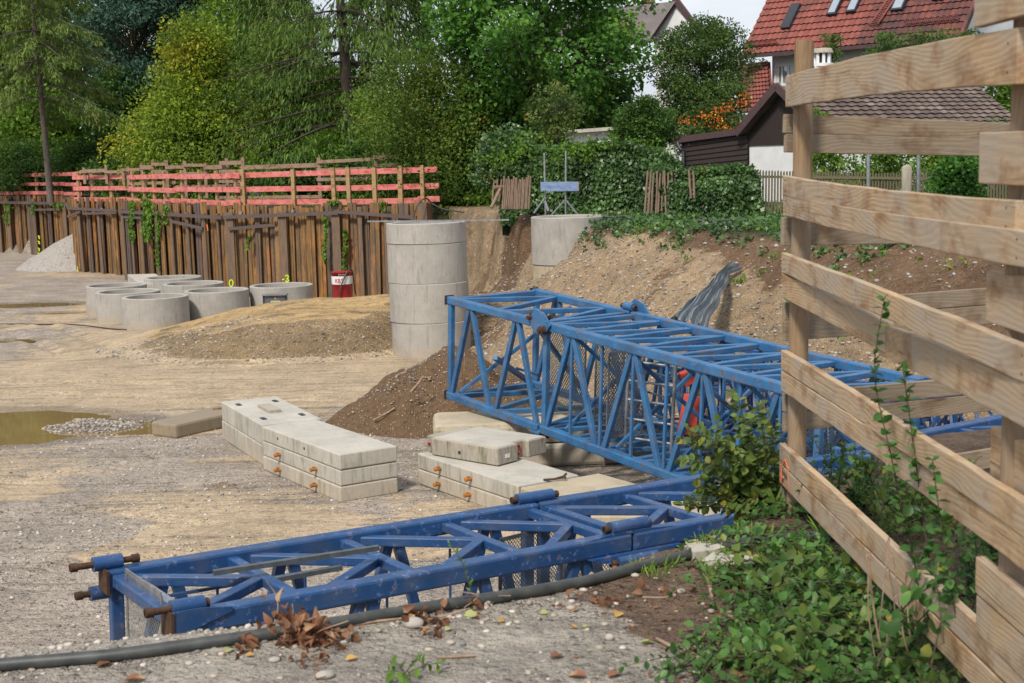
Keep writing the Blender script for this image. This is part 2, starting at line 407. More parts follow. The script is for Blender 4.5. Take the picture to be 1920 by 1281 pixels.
RUTS = [([(-14, 5.0), (-4.2, 13.2), (-1.6, 13.4), (0, 12.6)], .11, .05), ([(-12, 9), (-5.4, 15.6), (-2.2, 13.9), (-.4, 13.4)], .08, .03),
        ([(-12, 12.5), (-6, 17.2), (-4.4, 18.3)], .09, .025), ([(-9, 8), (-4.6, 11.9), (-2.6, 11.6), (-1, 11.3)], .09, .03),
        ([(-16, 22), (-9, 25.2), (-3, 23.4), (-1.2, 22.5)], .1, .035), ([(-16, 20.6), (-9, 23.9), (-3.2, 22.2), (-1, 21.2)], .1, .035),
        ([(-20, 44), (-12, 33), (-9.5, 29)], .14, .05), ([(-18.5, 44), (-10.6, 33), (-8.4, 29)], .14, .05)]
def moundh(x, y):
    yf = 26.2+.9*sst(-x, 5.5, 9.5)+1.2*sst(x, -3.6, -1.9)+.22*fbm(x, y, .8, 3)
    amp = .82*sst(x, -9.8, -4.2)*(1-.0*x)
    wid = 1.35+2.2*sst(-x, 5.8, 8.5)
    front = sst(y, yf, yf+wid); back = 1-sst(y, 31.2, 33.4)
    plate = .84+.16*sst(y, yf, 31)
    return amp*front*back*plate + .09*fbm(x*.5, y*2.6, 1.6, 5)*front*back*np.minimum(1, amp*3)
def HF(x, y, full=False):
    x = np.asarray(x, float); y = np.asarray(y, float)
    sw = sdist(x, y, WALL); st = sdist(x, y, TOE); sb = -sdist(x, y, BANK)
    base = .015*fbm(x, y, .35, 4)+.012*fbm(x, y, 2.0, 3)+.004
    for pts, w, dep in RUTS:
        d = np.abs(sdist(x, y, pts)); wob = 1+.35*fbm(x, y, 3.1, 2)
        base = base-dep*np.exp(-(d/w)**2)*wob+dep*.6*np.exp(-((d-1.9*w)/w)**2)*wob
    pud = np.zeros_like(x); pw = np.zeros_like(x)
    for (cx, cy), a, b in PUD:
        q = ((x-cx)/a)**2+((y-cy)/b)**2+.45*fbm(x, y, 1.1, 3)
        pud = np.maximum(pud, 1-sst(q, .55, 1.15)); pw = np.maximum(pw, 1-sst(q, .95, 1.75))
    isl = np.exp(-(((x-xy(145, 20.4)[0])/.62)**2+((y-20.5)/.42)**2))     # stony islet between the puddles
    base = base-.07*pud+.15*isl*(1+.5*fbm(x, y, 3, 3))
    h = base
    mh = moundh(x, y); h = h+mh
    lump = .20*fbm(x, y, .8, 4)+.11*fbm(x, y, 4.0, 4)
    tt = st/(3.7-.9*sst(y, 23, 27))+.06*fbm(x, y, .5, 2)
    rise = ZO*sst(np.clip(tt, 0, 1), -.12, 1.10)
    sl = np.clip(tt, 0, 1)
    hs = base+rise+lump*np.sin(np.pi*sl)*1.0
    # washed-out gully left of the upper ring
    gx, gy = xy(935, 31.5); gd = ((x-gx)*.93+(y-gy)*.37); gl = (-(x-gx)*.37+(y-gy)*.93)
    hs = hs-.55*np.exp(-(gd/.30)**2)*sst(sl, .05, .4)*np.exp(-(gl/4.)**2)
    r2x, r2y = xy(965, 30.6)
    hs = hs+.28*np.exp(-(((x-r2x)/.45)**2+((y-r2y)/.9)**2))
    hw = ZO*sst(sw+.35*fbm(x, y, 1.3, 5)*(x > -2.1)*(y < 38), .55, 1.15)*sst(y+.25*fbm(x, y, 1.5, 3), 31.2, 32.6)
    inside = st > -.3
    h = np.where(inside & (tt > 0), np.maximum(h, hs), h)
    h = np.where(hw > 1e-3, np.maximum(h, hw), h)
    top = ((hw > 2.2) | (sl > .98))
    h = h+np.where(top, .06*fbm(x, y, .6, 3), 0)
    bank = 2.2*sst(sb, -1.5, .03)
    plat = .02*fbm(x, y, 1.2, 4)+.008*fbm(x, y, 9, 3)-.05*sst(x, .9, 3)
    hb = bank+plat*sst(sb, -.4, .1)+.02*np.exp(-((sb-.10)/.12)**2)*(1+fbm(x, y, 3, 2))*sst(-x, -.9, .6)
    h = np.where(bank > .02, np.maximum(h, hb), h)
    if not full: return h
    return h, dict(sw=sw, st=st, sb=sb, sl=sl, mh=mh, pud=pud, pw=pw, isl=isl, bank=bank, hs=hs, hw=hw)
def H(x, y): return float(HF(np.array([x]), np.array([y]))[0])
def axis(segs):
    a = [segs[0][0]]
    for lo, hi, st in segs:
        n = max(1, int(round((hi-lo)/st))); a += list(np.linspace(lo, hi, n+1)[1:])
    return np.array(a)
gx = axis([(-900, -120, 130), (-120, -40, 10), (-40, -18, 1.2), (-18, -12, .3), (-12, -2.2, .095), (-2.2, 2.6, .055), (2.6, 9, .1), (9, 16, .5), (16, 40, 3), (40, 120, 20), (120, 900, 130)])
gy = axis([(-300, -10, 60), (-10, 1.5, 1.2), (1.5, 2.4, .1), (2.4, 6.8, .035), (6.8, 14, .10), (14, 32, .085), (32, 44, .12), (44, 64, .2), (64, 90, 1), (90, 200, 15), (200, 1600, 150)])
GX, GY = np.meshgrid(gx, gy)
GZ, inf = HF(GX, GY, True)
nx, ny = len(gx), len(gy)
Vt = np.stack([GX.ravel(), GY.ravel(), GZ.ravel()], 1)
ii = (np.arange(ny-1)[:, None]*nx+np.arange(nx-1)[None, :]).ravel()
quads = np.stack([ii, ii+1, ii+nx+1, ii+nx], 1)
def fl(a): return np.clip(a, 0, 1).ravel()
st_, sb_, sl_, mh_ = inf['st'], inf['sb'], inf['sl'], inf['mh']
tan = sst(fbm(GX, GY, .35, 4)+.25*fbm(GX*.4+GY*.5, GY*1.6, .7, 3), -.02, .28)*.8
tan = np.maximum(tan, sst(GY, 20.6, 22.4)*(1-sst(GY, 34, 38))*sst(GX, -13, -8)*.95)
tan = np.maximum(tan, .75*np.exp(-(((GX+7.4)/2.4)**2+((GY-17.6)/2)**2)))
tan = np.maximum(tan, .8*np.exp(-(((GX+3.6)/1.8)**2+((GY-15.6)/.9)**2)))
sand = sst(mh_, .10, .32)
steep = sst(np.hypot(*np.gradient(mh_, gy, gx)), .22, .45)
sand = sand*(1-.85*steep); mound_face = steep*sst(mh_, .05, .2)
slope = sst(st_, -.35, .25)
soil = sst(fbm(GX, GY, .9, 3)*.35+(sl_-.60)*2.2+(GX-3.8)*.22, .05, .55)*slope
soil = np.maximum(soil, slope*sst(fbm(GX*1.2, GY*.8, .7, 4)+(2.6-GX)*.05, .22, .5)*.55)
cut = sst(GY, 30.6, 31.4)*sst(GX, -3.2, -2.4)*(1-sst(GX, 1.6, 2.4))*(1-sst(GY, 33.4, 34.2))
slope = np.maximum(slope, cut); soil = np.maximum(soil, cut*.8)
soil = np.maximum(soil, np.exp(-(((GX-xy(905, 32)[0])/1.0)**2+((GY-32)/2.5)**2))*slope*.7)
grass = np.maximum(sst(sl_, .90, 1.02)*slope, sst(inf['sw'], .55, .9)*(GY > 36)*(st_ < .5))*(inf['bank'] < .1)
bk = sst(inf['bank'], .1, 1.5)
bsoil = bk*sst(GX+.5*fbm(GX, GY, 1.3, 3)+(GY-4.6)*.45, -.05, .65)
att = dict(tan=fl(tan), sand=fl(sand), face=fl(mound_face), slope=fl(slope), soil=fl(soil), grass=fl(grass), bank=fl(bk), bsoil=fl(bsoil), wet=fl(np.maximum(.8*inf['pw'], .6*inf['isl'])))
me = np_mesh('ground', Vt, quads.ravel(), np.arange(len(quads))*4, np.full(len(quads), 4), att, True)

def m_ground():
    t = NT('site ground'); w = t.coord('World')
    A = t.attr
    n1 = t.noise(w, .9, 5, .6); n2 = t.noise(w, 5, 5, .65); n3 = t.noise(w, 28, 4, .65); n4 = t.noise(w, 130, 2, .6)
    nb = t.math('MULTIPLY', t.math('SUBTRACT', t.math('ADD', t.math('ADD', t.math('MULTIPLY', n2, .4), t.math('MULTIPLY', n1, .25)), t.math('MULTIPLY', n3, .35)), .5), 2.3)
    strk = t.math('SUBTRACT', t.noise(t.coord('World', (1, 1, 1)), .1), .5)
    mpn = t.node('Mapping'); t.link(t.node('NewGeometry').outputs['Position'], mpn.inputs[0]); mpn.inputs['Rotation'].default_value = (0, 0, R(-38)); mpn.inputs['Scale'].default_value = (.35, 4.5, 1)
    strk = t.noise(mpn.outputs[0], 1.3, 5, .6, .6); nb = t.math('ADD', nb, t.math('MULTIPLY', t.math('MULTIPLY', t.math('SUBTRACT', strk, .5), 1.3), t.math('SUBTRACT', 1.0, A('bank'))))
    def msk(a, lo=.42, hi=.58): return t.ramp(t.math('ADD', A(a), nb), [(lo, 0.), (hi, 1.)])
    # pebbles: cell colour at two sizes
    def peb(scale, keep):
        c = t.sep(t.voro(w, scale)); d = t.voro(w, scale, out='Distance')
        shape = t.ramp(d, [(.25, 1.), (.55, 0.)])
        on = t.math('MULTIPLY', t.ramp(c[0], [(keep, 0.), (keep+.02, 1.)]), shape)
        return on, c[1], c[2]
    p1, v1, h1 = peb(26, .62); p2, v2, h2 = peb(60, .45); p3, v3, h3 = peb(12, .90)
    def pcol(v, h, lo, hi): return t.mix(t.math('MULTIPLY', h, .6), t.mix(v, lo, hi), (.30, .24, .18))
    grav = t.mix(n3, (.35, .295, .245), (.52, .445, .37))
    tanc = t.mix(n2, (.54, .425, .29), (.38, .29, .195))
    sandc = t.mix(n2, (.53, .375, .19), (.37, .245, .11))
    facec = t.mix(n3, (.17, .115, .06), (.27, .19, .10))
    slopec = t.mix(n3, (.40, .285, .17), (.20, .138, .08))
    soilc = t.mix(n3, (.095, .055, .03), (.17, .10, .055))
    grassc = t.mix(n3, (.03, .045, .015), (.09, .085, .035))
    bankc = t.mix(n3, (.25, .225, .195), (.37, .335, .285))
    bsoilc = t.mix(n3, (.085, .055, .038), (.17, .115, .08))
    def lay(base, on, v, h, lo, hi, amt=1.): return t.mix(t.math('MULTIPLY', on, amt), base, pcol(v, h, lo, hi))
    g = lay(grav, p2, v2, h2, (.17, .155, .15), (.55, .50, .46)); g = lay(g, p1, v1, h1, (.17, .15, .14), (.50, .455, .41))
    tm = msk('tan')
    mud = lay(tanc, p2, v2, h2, (.33, .26, .19), (.55, .47, .37), .22)
    col = t.mix(tm, g, mud)
    sand = lay(sandc, p2, v2, h2, (.35, .25, .13), (.6, .5, .33), .25)
    col = t.mix(msk('sand', .35, .55), col, sand)
    face = lay(facec, p2, v2, h2, (.14, .09, .05), (.55, .45, .32), .7); face = lay(face, p1, v1, h1, (.22, .17, .12), (.60, .52, .4), .8)
    col = t.mix(msk('face', .3, .5), col, face)
    slp = lay(slopec, p2, v2, h2, (.17, .12, .08), (.58, .47, .33), .85); slp = lay(slp, p1, v1, h1, (.25, .18, .12), (.58, .48, .36)); slp = lay(slp, p3, v3, h3, (.35, .29, .22), (.62, .56, .47), .8)
    col = t.mix(msk('slope', .3, .5), col, slp)
    soi = lay(soilc, p2, v2, h2, (.10, .06, .035), (.40, .29, .18), .5); soi = lay(soi, p1, v1, h1, (.12, .08, .05), (.5, .4, .28), .35)
    col = t.mix(msk('soil'), col, soi)
    col = t.mix(msk('grass'), col, grassc)
    fb1, w1, q1 = peb(110, .55); fb2, w2, q2 = peb(55, .86)
    bk = lay(bankc, fb1, w1, q1, (.12, .11, .10), (.48, .45, .41), .8); bk = lay(bk, fb2, w2, q2, (.18, .17, .16), (.55, .52, .48), .9)
    bs = lay(bsoilc, fb1, w1, q1, (.05, .035, .025), (.30, .21, .14), .6)
    col = t.mix(msk('bank', .3, .5), col, bk)
    col = t.mix(msk('bsoil'), col, bs)
    col = t.mix(t.math('MULTIPLY', t.ramp(strk, [(.36, .5), (.48, 0.)]), t.math('SUBTRACT', t.math('SUBTRACT', 1.0, A('slope')), A('bank'), True)), col, (.15, .115, .08))
    n5 = t.noise(w, 11, 4, .75); n6 = t.noise(w, 3.2, 4, .7)
    md = t.math('ADD', t.math('MULTIPLY', n5, .65), t.math('MULTIPLY', n6, .35)); col = t.mix(1.0, col, t.ramp(md, [(.36, .66), (.50, 1.0), (.64, 1.22)]), 'MULTIPLY')
    wet = t.math('MULTIPLY', msk('wet', .15, .6), .55)
    dark = t.ramp(t.math('ADD', t.math('MULTIPLY', n1, .7), t.math('MULTIPLY', n2, .3)), [(.40, .78), (.6, 1.08)])
    col = t.mix(1.0, col, dark, 'MULTIPLY')
    col = t.mix(wet, col, (.12, .085, .05))
    hgt = t.math('ADD', t.math('ADD', t.math('MULTIPLY', p2, .35), t.math('MULTIPLY', p1, .8)), t.math('ADD', t.math('MULTIPLY', n3, .9), t.math('MULTIPLY', n4, .4)))
    hgt = t.math('ADD', t.math('MULTIPLY', hgt, t.ramp(tm, [(0., 1.), (1., .45)])), t.math('MULTIPLY', t.math('MULTIPLY', strk, 1.6), t.math('SUBTRACT', 1.0, A('bank'))))
    hgt = t.math('ADD', hgt, t.math('MULTIPLY', n5, 1.6))
    return t.bsdf(col, t.math('SUBTRACT', .93, t.math('MULTIPLY', wet, .9)), t.bump(hgt, 1.0, .03), spec=.25)
MAT['ground'] = m_ground()
g = link_mesh('ground', me, MAT['ground']); tag(g, kind='structure')

# muddy water
def m_water():
    t = NT('muddy puddle water'); w = t.coord('World')
    c = t.mix(t.noise(w, .8, 3), (.25, .17, .07), (.18, .12, .05))
    return t.bsdf(c, .03, t.bump(t.noise(w, 5, 2), .03, .01), spec=.9)
MAT['water'] = m_water()
for i, ((cx, cy), a, b) in enumerate(PUD):
    if i in (1, 2): continue
    if i == 0: poly = [(-12.5, 18.4), (-5.1, 18.4), (-4.7, 19.6), (-5.0, 22.0), (-12.5, 22.6)]
    else: poly = [(cx+1.25*a*math.cos(q*.4), cy+1.25*b*math.sin(q*.4)) for q in range(16)]
    m = MB(); m.add([(x, y, -.022) for x, y in poly], [tuple(range(len(poly)))])
    tag(m.build('puddle', MAT['water']), kind='structure')

# gravel and earth heaps --------------------------------------------------
def heap(name, c, rx, ry, h, mat, label, cat, lump=.12, flat=.0, n=80):
    us = np.linspace(-1.25, 1.25, n); X, Y = np.meshgrid(us, us)
    r = np.hypot(X, Y)+.10*fbm(X*2+c[0], Y*2+c[1], 1.1, 4)
    z = h*np.clip(1-r, 0, 1)**.9; z = np.minimum(z, h*(1-flat)+.25*np.maximum(0, z-h*(1-flat)))
    z = z+lump*fbm(X*rx+3, Y*ry, 2.6, 4)*sst(1.1-r, 0, .3)*.6
    wx, wy = c[0]+X*rx, c[1]+Y*ry
    z = np.where(r > 1.04, -.35, z)
    V = np.stack([wx.ravel()-c[0], wy.ravel()-c[1], z.ravel()], 1)
    i = (np.arange(n-1)[:, None]*n+np.arange(n-1)[None, :]).ravel(); q = np.stack([i, i+1, i+n+1, i+n], 1)
    me = np_mesh(name, V, q.ravel(), np.arange(len(q))*4, np.full(len(q), 4), None, True)
    o = link_mesh(name, me, mat, None, Matrix.Translation((c[0], c[1], 0)))
    return tag(o, label, cat)
def m_heap(name, c1, c2, plo, phi, s1=40, keep=.5):
    t = NT(name); w = t.coord('World'); n3 = t.noise(w, 12, 5, .7); c = t.sep(t.voro(w, s1)); d = t.voro(w, s1, out='Distance')
    on = t.math('MULTIPLY', t.ramp(c[0], [(keep, 0.), (keep+.03, 1.)]), t.ramp(d, [(.25, 1.), (.55, 0.)]))
    col = t.mix(on, t.mix(t.ramp(n3, [(.3, 0.), (.7, 1.)]), c1, c2), t.mix(c[1], plo, phi))
    return t.bsdf(col, .95, t.bump(t.math('ADD', n3, on), .9, .03), spec=.15)
MAT['earthheap'] = m_heap('dark stony earth', (.08, .05, .03), (.15, .095, .055), (.12, .08, .05), (.5, .38, .25), 30, .66)
MAT['gravelheap'] = m_heap('grey gravel', (.26, .24, .22), (.36, .33, .30), (.2, .18, .17), (.55, .5, .45), 14, .4)
heap('earth_heap', (-.95, 20.6), 1.8, 1.75, 1.06, MAT['earthheap'], 'dark brown stony heap of earth beside the blue lattice mast end', 'earth heap', .35)
heap('gravel_heap', (xy(185, 56)), 3.3, 3.0, 1.85, MAT['gravelheap'], 'pale grey cone of gravel piled against the sheet pile wall', 'gravel heap', .1)

# loose stones ------------------------------------------------------------
def ico():
    p = (1+5**.5)/2; v = []
    for a in (-1, 1):
        for b in (-p, p): v += [(0, a, b), (a, b, 0), (b, 0, a)]
    v = np.array(v, float); v /= np.linalg.norm(v[0])
    f = []
    for i in range(12):
        for j in range(i+1, 12):
            for k in range(j+1, 12):
                if max(np.linalg.norm(v[i]-v[j]), np.linalg.norm(v[j]-v[k]), np.linalg.norm(v[i]-v[k])) < 1.1:
                    n = np.cross(v[j]-v[i], v[k]-v[i]); f.append((i, j, k) if n.dot(v[i]) > 0 else (i, k, j))
    return v, np.array(f)
IV, IF = ico()
def stones(name, P, size, mat, label=None):
    n = len(P); sc = size[:, None, None]*np.stack([RNG.uniform(.8, 1.3, n), RNG.uniform(.6, 1., n), RNG.uniform(.4, .75, n)], 1)[:, None, :]
    v = IV[None]*(1+RNG.uniform(-.18, .18, (n, 12, 1)))*sc
    a = RNG.uniform(0, 6.28, n); ca, sa = np.cos(a), np.sin(a)
    x = v[..., 0]*ca[:, None]-v[..., 1]*sa[:, None]; y = v[..., 0]*sa[:, None]+v[..., 1]*ca[:, None]
    V = np.stack([x, y, v[..., 2]], 2)+P[:, None, :]
    F = (IF[None]+12*np.arange(n)[:, None, None]).reshape(-1, 3)
    rnd = np.repeat(RNG.random(n), 12)
    me = np_mesh(name, V.reshape(-1, 3), F.ravel(), np.arange(len(F))*3, np.full(len(F), 3), {'rnd': rnd}, True)
    return link_mesh(name, me, mat)
def m_stone(name='pebbles', k=1.0, warm=0.):
    t = NT(name); a = t.attr('rnd')
    col = t.ramp(a, [(0., (.13*k, .12*k, .12*k)), (.3, (.27*k, .24*k, .21*k)), (.55, (.38*k, .32*k, .25*k)), (.85, (.43*k, .39*k, .35*k)), (1., (.53*k, .49*k, .45*k))])
    return t.bsdf(col, .8, t.bump(t.noise(t.coord('World'), 60, 3), .3, .01), spec=.3)
MAT['pebble'] = m_stone()
MAT['pebble_tan'] = m_stone('tan pebbles', .8)
def scatter(n, x0, x1, y0, y1, cond, lo, hi, power=2.5, sink=.3):
    x = RNG.uniform(x0, x1, n); y = RNG.uniform(y0, y1, n)
    z, f = HF(x, y, True); k = cond(x, y, z, f) > RNG.random(n)
    x, y, z = x[k], y[k], z[k]; s = lo+(hi-lo)*RNG.random(len(x))**power
    return np.stack([x, y, z+s*sink*.5], 1), s
P, s = scatter(30000, -9, 5, 10, 27, lambda x, y, z, f: (f['mh'] < .1)*(f['pud'] < .3)*(f['st'] < .2)*(f['bank'] < .1)*sst(fbm(x, y, .9, 3), -.35, .3)*(.9-.75*(y > 21)), .006, .028)
tag(stones('loose_gravel', P, s, MAT['pebble']), 'loose grey gravel strewn over the pit floor', 'gravel', kind='stuff')
P, s = scatter(52000, -2, 9, 12, 34, lambda x, y, z, f: (f['sl'] > .02)*(f['sl'] < .97)*(1-.7*sst((f['sl']-.5)*2.2+(x-3.3)*.35, .1, .6)), .007, .045, 3.5)
tag(stones('slope_stones', P, s, MAT['pebble_tan']), 'stones and pebbles lying on the excavated slope', 'stones', kind='stuff')
P, s = scatter(6000, -9.5, -1.5, 25.5, 29, lambda x, y, z, f: (f['mh'] > .03)*(f['mh'] < .7)*.9, .008, .04, 3)
tag(stones('mound_stones', P, s, MAT['pebble_tan']), 'stones on the face of the sandy mound', 'stones', kind='stuff')
ix, iy = xy(145, 20.4)
P, s = scatter(5000, ix-1.2, ix+1.3, iy-.7, iy+.9, lambda x, y, z, f: f['isl']*1.2, .012, .04)
tag(stones('islet_stones', P, s, MAT['pebble_tan']), 'small stones piled between the muddy puddles', 'stones', kind='stuff')
P, s = scatter(16000, -2.2, 1.9, 2.4, 5.9, lambda x, y, z, f: (f['sb'] > -.25)*(.12+.88*sst(-f['sb'], -.38, -.12)*(x < .2)+.05)*(1-.6*sst(x, 0, .8)), .003, .016, 3.2)
tag(stones('bank_pebbles', P, s, MAT['pebble']), 'small pebbles along the edge of the bank', 'pebbles', kind='stuff')
x = RNG.normal(0, .7, 1700); y = RNG.normal(0, .7, 1700); k = np.hypot(x, y) < 1.5
x, y = x[k]*1.1, y[k]*1.1
zz = np.clip(1-np.hypot(x, y)/1.75, 0, 1)**.9*1.04
P = np.stack([x-.95, y+20.6, zz+.02], 1); s = .006+.022*RNG.random(len(x))**3
tag(stones('heap_stones', P, s, MAT['pebble_tan']), 'stones on the dark heap of earth', 'stones', kind='stuff')
def stone(px, py, z, r, label, sq=(1.3, 1, .7), col='whitestone'):
    p = Z(px, py, z); v = IV.copy()
    bm_v = []; F = []
    # subdivide once for a rounder cobble
    e = {}; vs = [Vector(a) for a in v]
    def mid(a, b):
        k = (min(a, b), max(a, b))
        if k not in e: vs.append(((vs[a]+vs[b])/2).normalized()); e[k] = len(vs)-1
        return e[k]
    for a, b, c in IF:
        ab, bc, ca = mid(a, b), mid(b, c), mid(c, a); F += [(a, ab, ca), (ab, b, bc), (ca, bc, c), (ab, bc, ca)]
    m = MB(); rz = Matrix.Rotation(random.uniform(-.4, .4), 3, 'Z')
    m.add([rz @ Vector((q.x*sq[0], q.y*sq[1], q.z*sq[2]))*r*random.uniform(.93, 1.07) for q in vs], F, 0, True)
    gz = H(p.x, p.y)
    o = m.build('stone', MAT[col], None, Matrix.Translation((p.x, p.y, gz+r*sq[2]*.6)))
    o.modifiers.new('s', 'SUBSURF').levels = 1; o.modifiers['s'].render_levels = 1
    return tag(o, label, 'stone')
MAT['whitestone'] = m_simple('pale cobble', (.46, .42, .37), .85, .3, 12, 0, .3)
MAT['greystone'] = m_simple('grey cobble', (.25, .245, .25), .85, .3, 12, 0, .3)
stone(775, 1178, 2.2, .032, 'large rounded pale cobble beside the black hose and dry leaves')
stone(846, 1202, 2.2, .009, 'small blue grey stone right of the large cobble', (1, 1, .8), 'greystone')
stone(913, 1140, 2.2, .017, 'pale stone against the hose behind the dry stem', (1, 1, .9))
stone(1143, 1202, 2.2, .017, 'light grey angular stone on the dark soil', (1, .9, .8))
stone(1277, 1112, 2.2, .015, 'small white stone in front of the flat stone slab', (1.1, 1, .7))
stone(845, 1207, 2.2, .014, 'brownish flat stone below the large cobble', (1.2, .9, .6))
stone(868, 1209, 2.2, .012, 'dark grey pebble on the sandy verge', (1, 1, .7), 'greystone')
stone(515, 1247, 2.2, .017, 'pale rounded stone near the bottom left of the verge', (1.2, 1, .6))
stone(355, 1252, 2.2, .014, 'pale grey stone in front of the hose', (1.1, .9, .6))
stone(610, 1275, 2.2, .026, 'white broken stone at the bottom edge of the photo', (1.4, .9, .6))
# ------------------------------------------------------------------ sheet pile walls
def wall_frame(a, b):
    a = Vector((a[0], a[1], 0)); b = Vector((b[0], b[1], 0)); return frame(a, b)
def sheet_wall(a, b, ztop, label, posts, waler=2.42, sub=None, pw=.36, lean=.0, ext=.0):
    Mx, L = wall_frame(a, b)
    root = empty('sheet_pile_wall', (0, 0, 0), 0, label, 'sheet pile wall', None, Mx)
    m = MB(); x = 0; i = 0
    while x < L:
        w = pw*random.uniform(.6, 1.4); w = min(w, L-x+.02)
        dep = [0, .12, .20, .12][i % 4]+random.uniform(-.015, .02); zt = ztop+random.uniform(-.07, .08)
        r = random.random(); le = random.uniform(-.02, .02)+lean
        yb = .02+dep
        # a folded pile: flange with side web
        p = [(x, yb, -.3), (x+w*.97, yb, -.3), (x+w*.97, yb+.05, -.3), (x, yb+.05, -.3),
             (x+le*3, yb, zt), (x+w*.97+le*3, yb, zt+random.uniform(-.02, .02)), (x+w*.97+le*3, yb+.05, zt), (x+le*3, yb+.05, zt)]
        m.hexa(p, r)
        m.box((x+w*.5+le*1.5, yb-.012, zt/2), (.035, .02, zt), None, min(1, r+.2))
        x += w; i += 1
    m.box((L/2, .27, ztop/2-.15), (L, .04, ztop+.2), None, .95)
    m.build('sheet_pile', MAT['rustwall'], root, Mx)
    for (u, w, ht, sx) in posts:
        q = MB(); h = ztop+ht
        q.box((u+sx*.5, -.03, h/2-.1), (w, .025, h+.2)); q.box((u+sx*.5, .05, h/2-.1), (.02, .13, h+.2)); q.box((u+sx*.5, .12, h/2-.1), (w, .02, h+.2))
        q.build('steel_post', MAT['steelpost'], root, Mx)
    for (u0, u1, z0, z1, th) in (sub or [(0, L, waler, waler, .11)]):
        q = MB(); q.beam((u0, -.085, z0), (u1, -.085, z1), .07, th); q.build('waler', MAT['waler'], root, Mx)
    return root, Mx, L
def lx(Mx, px, d0=41):       # local x along a wall hit by image column px
    c, r = CAM, ray(px, 480)
    inv = Mx.inverted(); o = inv @ c; d = inv.to_3x3() @ r
    t = -o.y/d.y; return (o+d*t).x
wr, MW, LW = sheet_wall(WC, WD, 2.64, 'rusty sheet pile wall facing the camera behind the concrete rings, marked with a yellow 3', [], sub=[(0, 1, 2.4, 2.4, .01)], pw=.23)
for ch in [o for o in bpy.data.objects if o.parent is wr and o.name.startswith('waler')]: bpy.data.objects.remove(ch)
def post_on(root, Mx, px, w, top, bot=-.3, off=-.03, mat='steelpost', tilt=0):
    u = lx(Mx, px); q = MB()
    q.beam((u, off, bot), (u+tilt, off, top), w, .03, Vector((0, 1, 0))); q.beam((u, off+.07, bot), (u+tilt, off+.07, top), .025, .12, Vector((0, 1, 0)))
    q.build('steel_post', MAT[mat], root, Mx)
def waler_on(root, Mx, px0, px1, z0, z1, th=.10, off=-.085):
    q = MB(); q.beam((lx(Mx, px0), off, z0), (lx(Mx, px1), off, z1), .06, th); q.build('waler', MAT['waler'], root, Mx)
for px, w, tp in ((434, .27, 2.5), (533, .26, 2.5), (633, .25, 2.72), (678, .13, 2.6), (727, .13, 2.45)): post_on(wr, MW, px, w, tp)
q = MB(); u = lx(MW, 790); q.box((u+.12, -.10, 1.2), (.26, .03, 2.95)); q.box((u+.24, .05, 1.2), (.03, .3, 2.95)); q.box((u, .05, 1.2), (.03, .3, 2.95)); q.build('steel_post', MAT['steelpost'], wr, MW)
waler_on(wr, MW, 428, 640, 2.36, 2.44); waler_on(wr, MW, 640, 786, 2.47, 2.28); waler_on(wr, MW, 434, 522, 2.02, 2.12, .09)
wr2, MW2, LW2 = sheet_wall(WC0, WC, 2.70, 'long receding rusty sheet pile wall hung with strands of ivy', [], sub=[(0, .1, 2.4, 2.4, .01)], pw=.30)
wr3, MW3, LW3 = sheet_wall(WB0, WB1, 2.76, 'short rusty sheet pile wall right of the gravel cone', [], sub=[(0, .1, 2.4, 2.4, .01)], pw=.26)
wr4, MW4, LW4 = sheet_wall(WA0, WA1, 2.74, 'farthest rusty sheet pile wall at the left edge behind the gravel cone', [], sub=[(0, .1, 2.4, 2.4, .01)], pw=.30)
for rt in (wr2, wr3, wr4):
    for ch in [o for o in bpy.data.objects if o.parent is rt and o.name.startswith('waler')]: bpy.data.objects.remove(ch)
for px, w in ((236, .22), (252, .16), (270, .18), (299, .18), (327, .18), (357, .18), (388, .2), (414, .12)): post_on(wr2, MW2, px, w, 2.45, tilt=-.05)
waler_on(wr2, MW2, 234, 425, 2.38, 2.34); waler_on(wr2, MW2, 330, 388, 2.15, 1.98, .09); waler_on(wr2, MW2, 240, 275, 2.2, 2.2, .08)
for px, w in ((156, .2), (193, .16)): post_on(wr3, MW3, px, w, 2.6, tilt=-.15)
waler_on(wr3, MW3, 136, 229, 2.42, 2.34); waler_on(wr3, MW3, 136, 160, 2.1, 2.28, .08); waler_on(wr3, MW3, 165, 228, 2.22, 2.28, .08)
for px, w in ((4, .3), (23, .3), (70, .34), (128, .25)): post_on(wr4, MW4, px, w, 2.6)
waler_on(wr4, MW4, -60, 126, 2.44, 2.40, .12); waler_on(wr4, MW4, 76, 122, 2.1, 2.14, .1)
# return faces
for a, b, lab in ((WA1, WB0, 'narrow rusty return wall beside the gravel cone'), (WB1, WC0, 'short return of the sheet pile wall between the two front runs')):
    sheet_wall(a, b, 2.72, lab, [], pw=.4)

def spray(pts, mat, Mx, parent, name='paint_mark', w=.035):
    m = MB()
    for a, b in zip(pts[:-1], pts[1:]): m.beam((a[0], -.062, a[1]), (b[0], -.062, b[1]), .004, w, Vector((0, 0, 1)) if abs(a[0]-b[0]) > abs(a[1]-b[1]) else Vector((1, 0, 0)))
    m.build(name, MAT[mat], parent, Mx)
def wz(Mx, px, py):     # local x,z on a wall for an image point
    inv = Mx.inverted(); o = inv @ CAM; d = inv.to_3x3() @ ray(px, py); t = (-.06-o.y)/d.y; p = o+d*t; return (p.x, p.z)
def spray_px(pts, mat, Mx, parent, w=.035): spray([wz(Mx, *p) for p in pts], mat, Mx, parent, 'paint_mark', w)
spray_px([(529, 524.5), (533, 524)], 'neon', MW, wr)
spray_px([(535, 518), (538, 516), (541, 518), (540.5, 521), (537.5, 522.5), (541, 524.5), (541.5, 527), (539, 528), (535, 527)], 'neon', MW, wr)
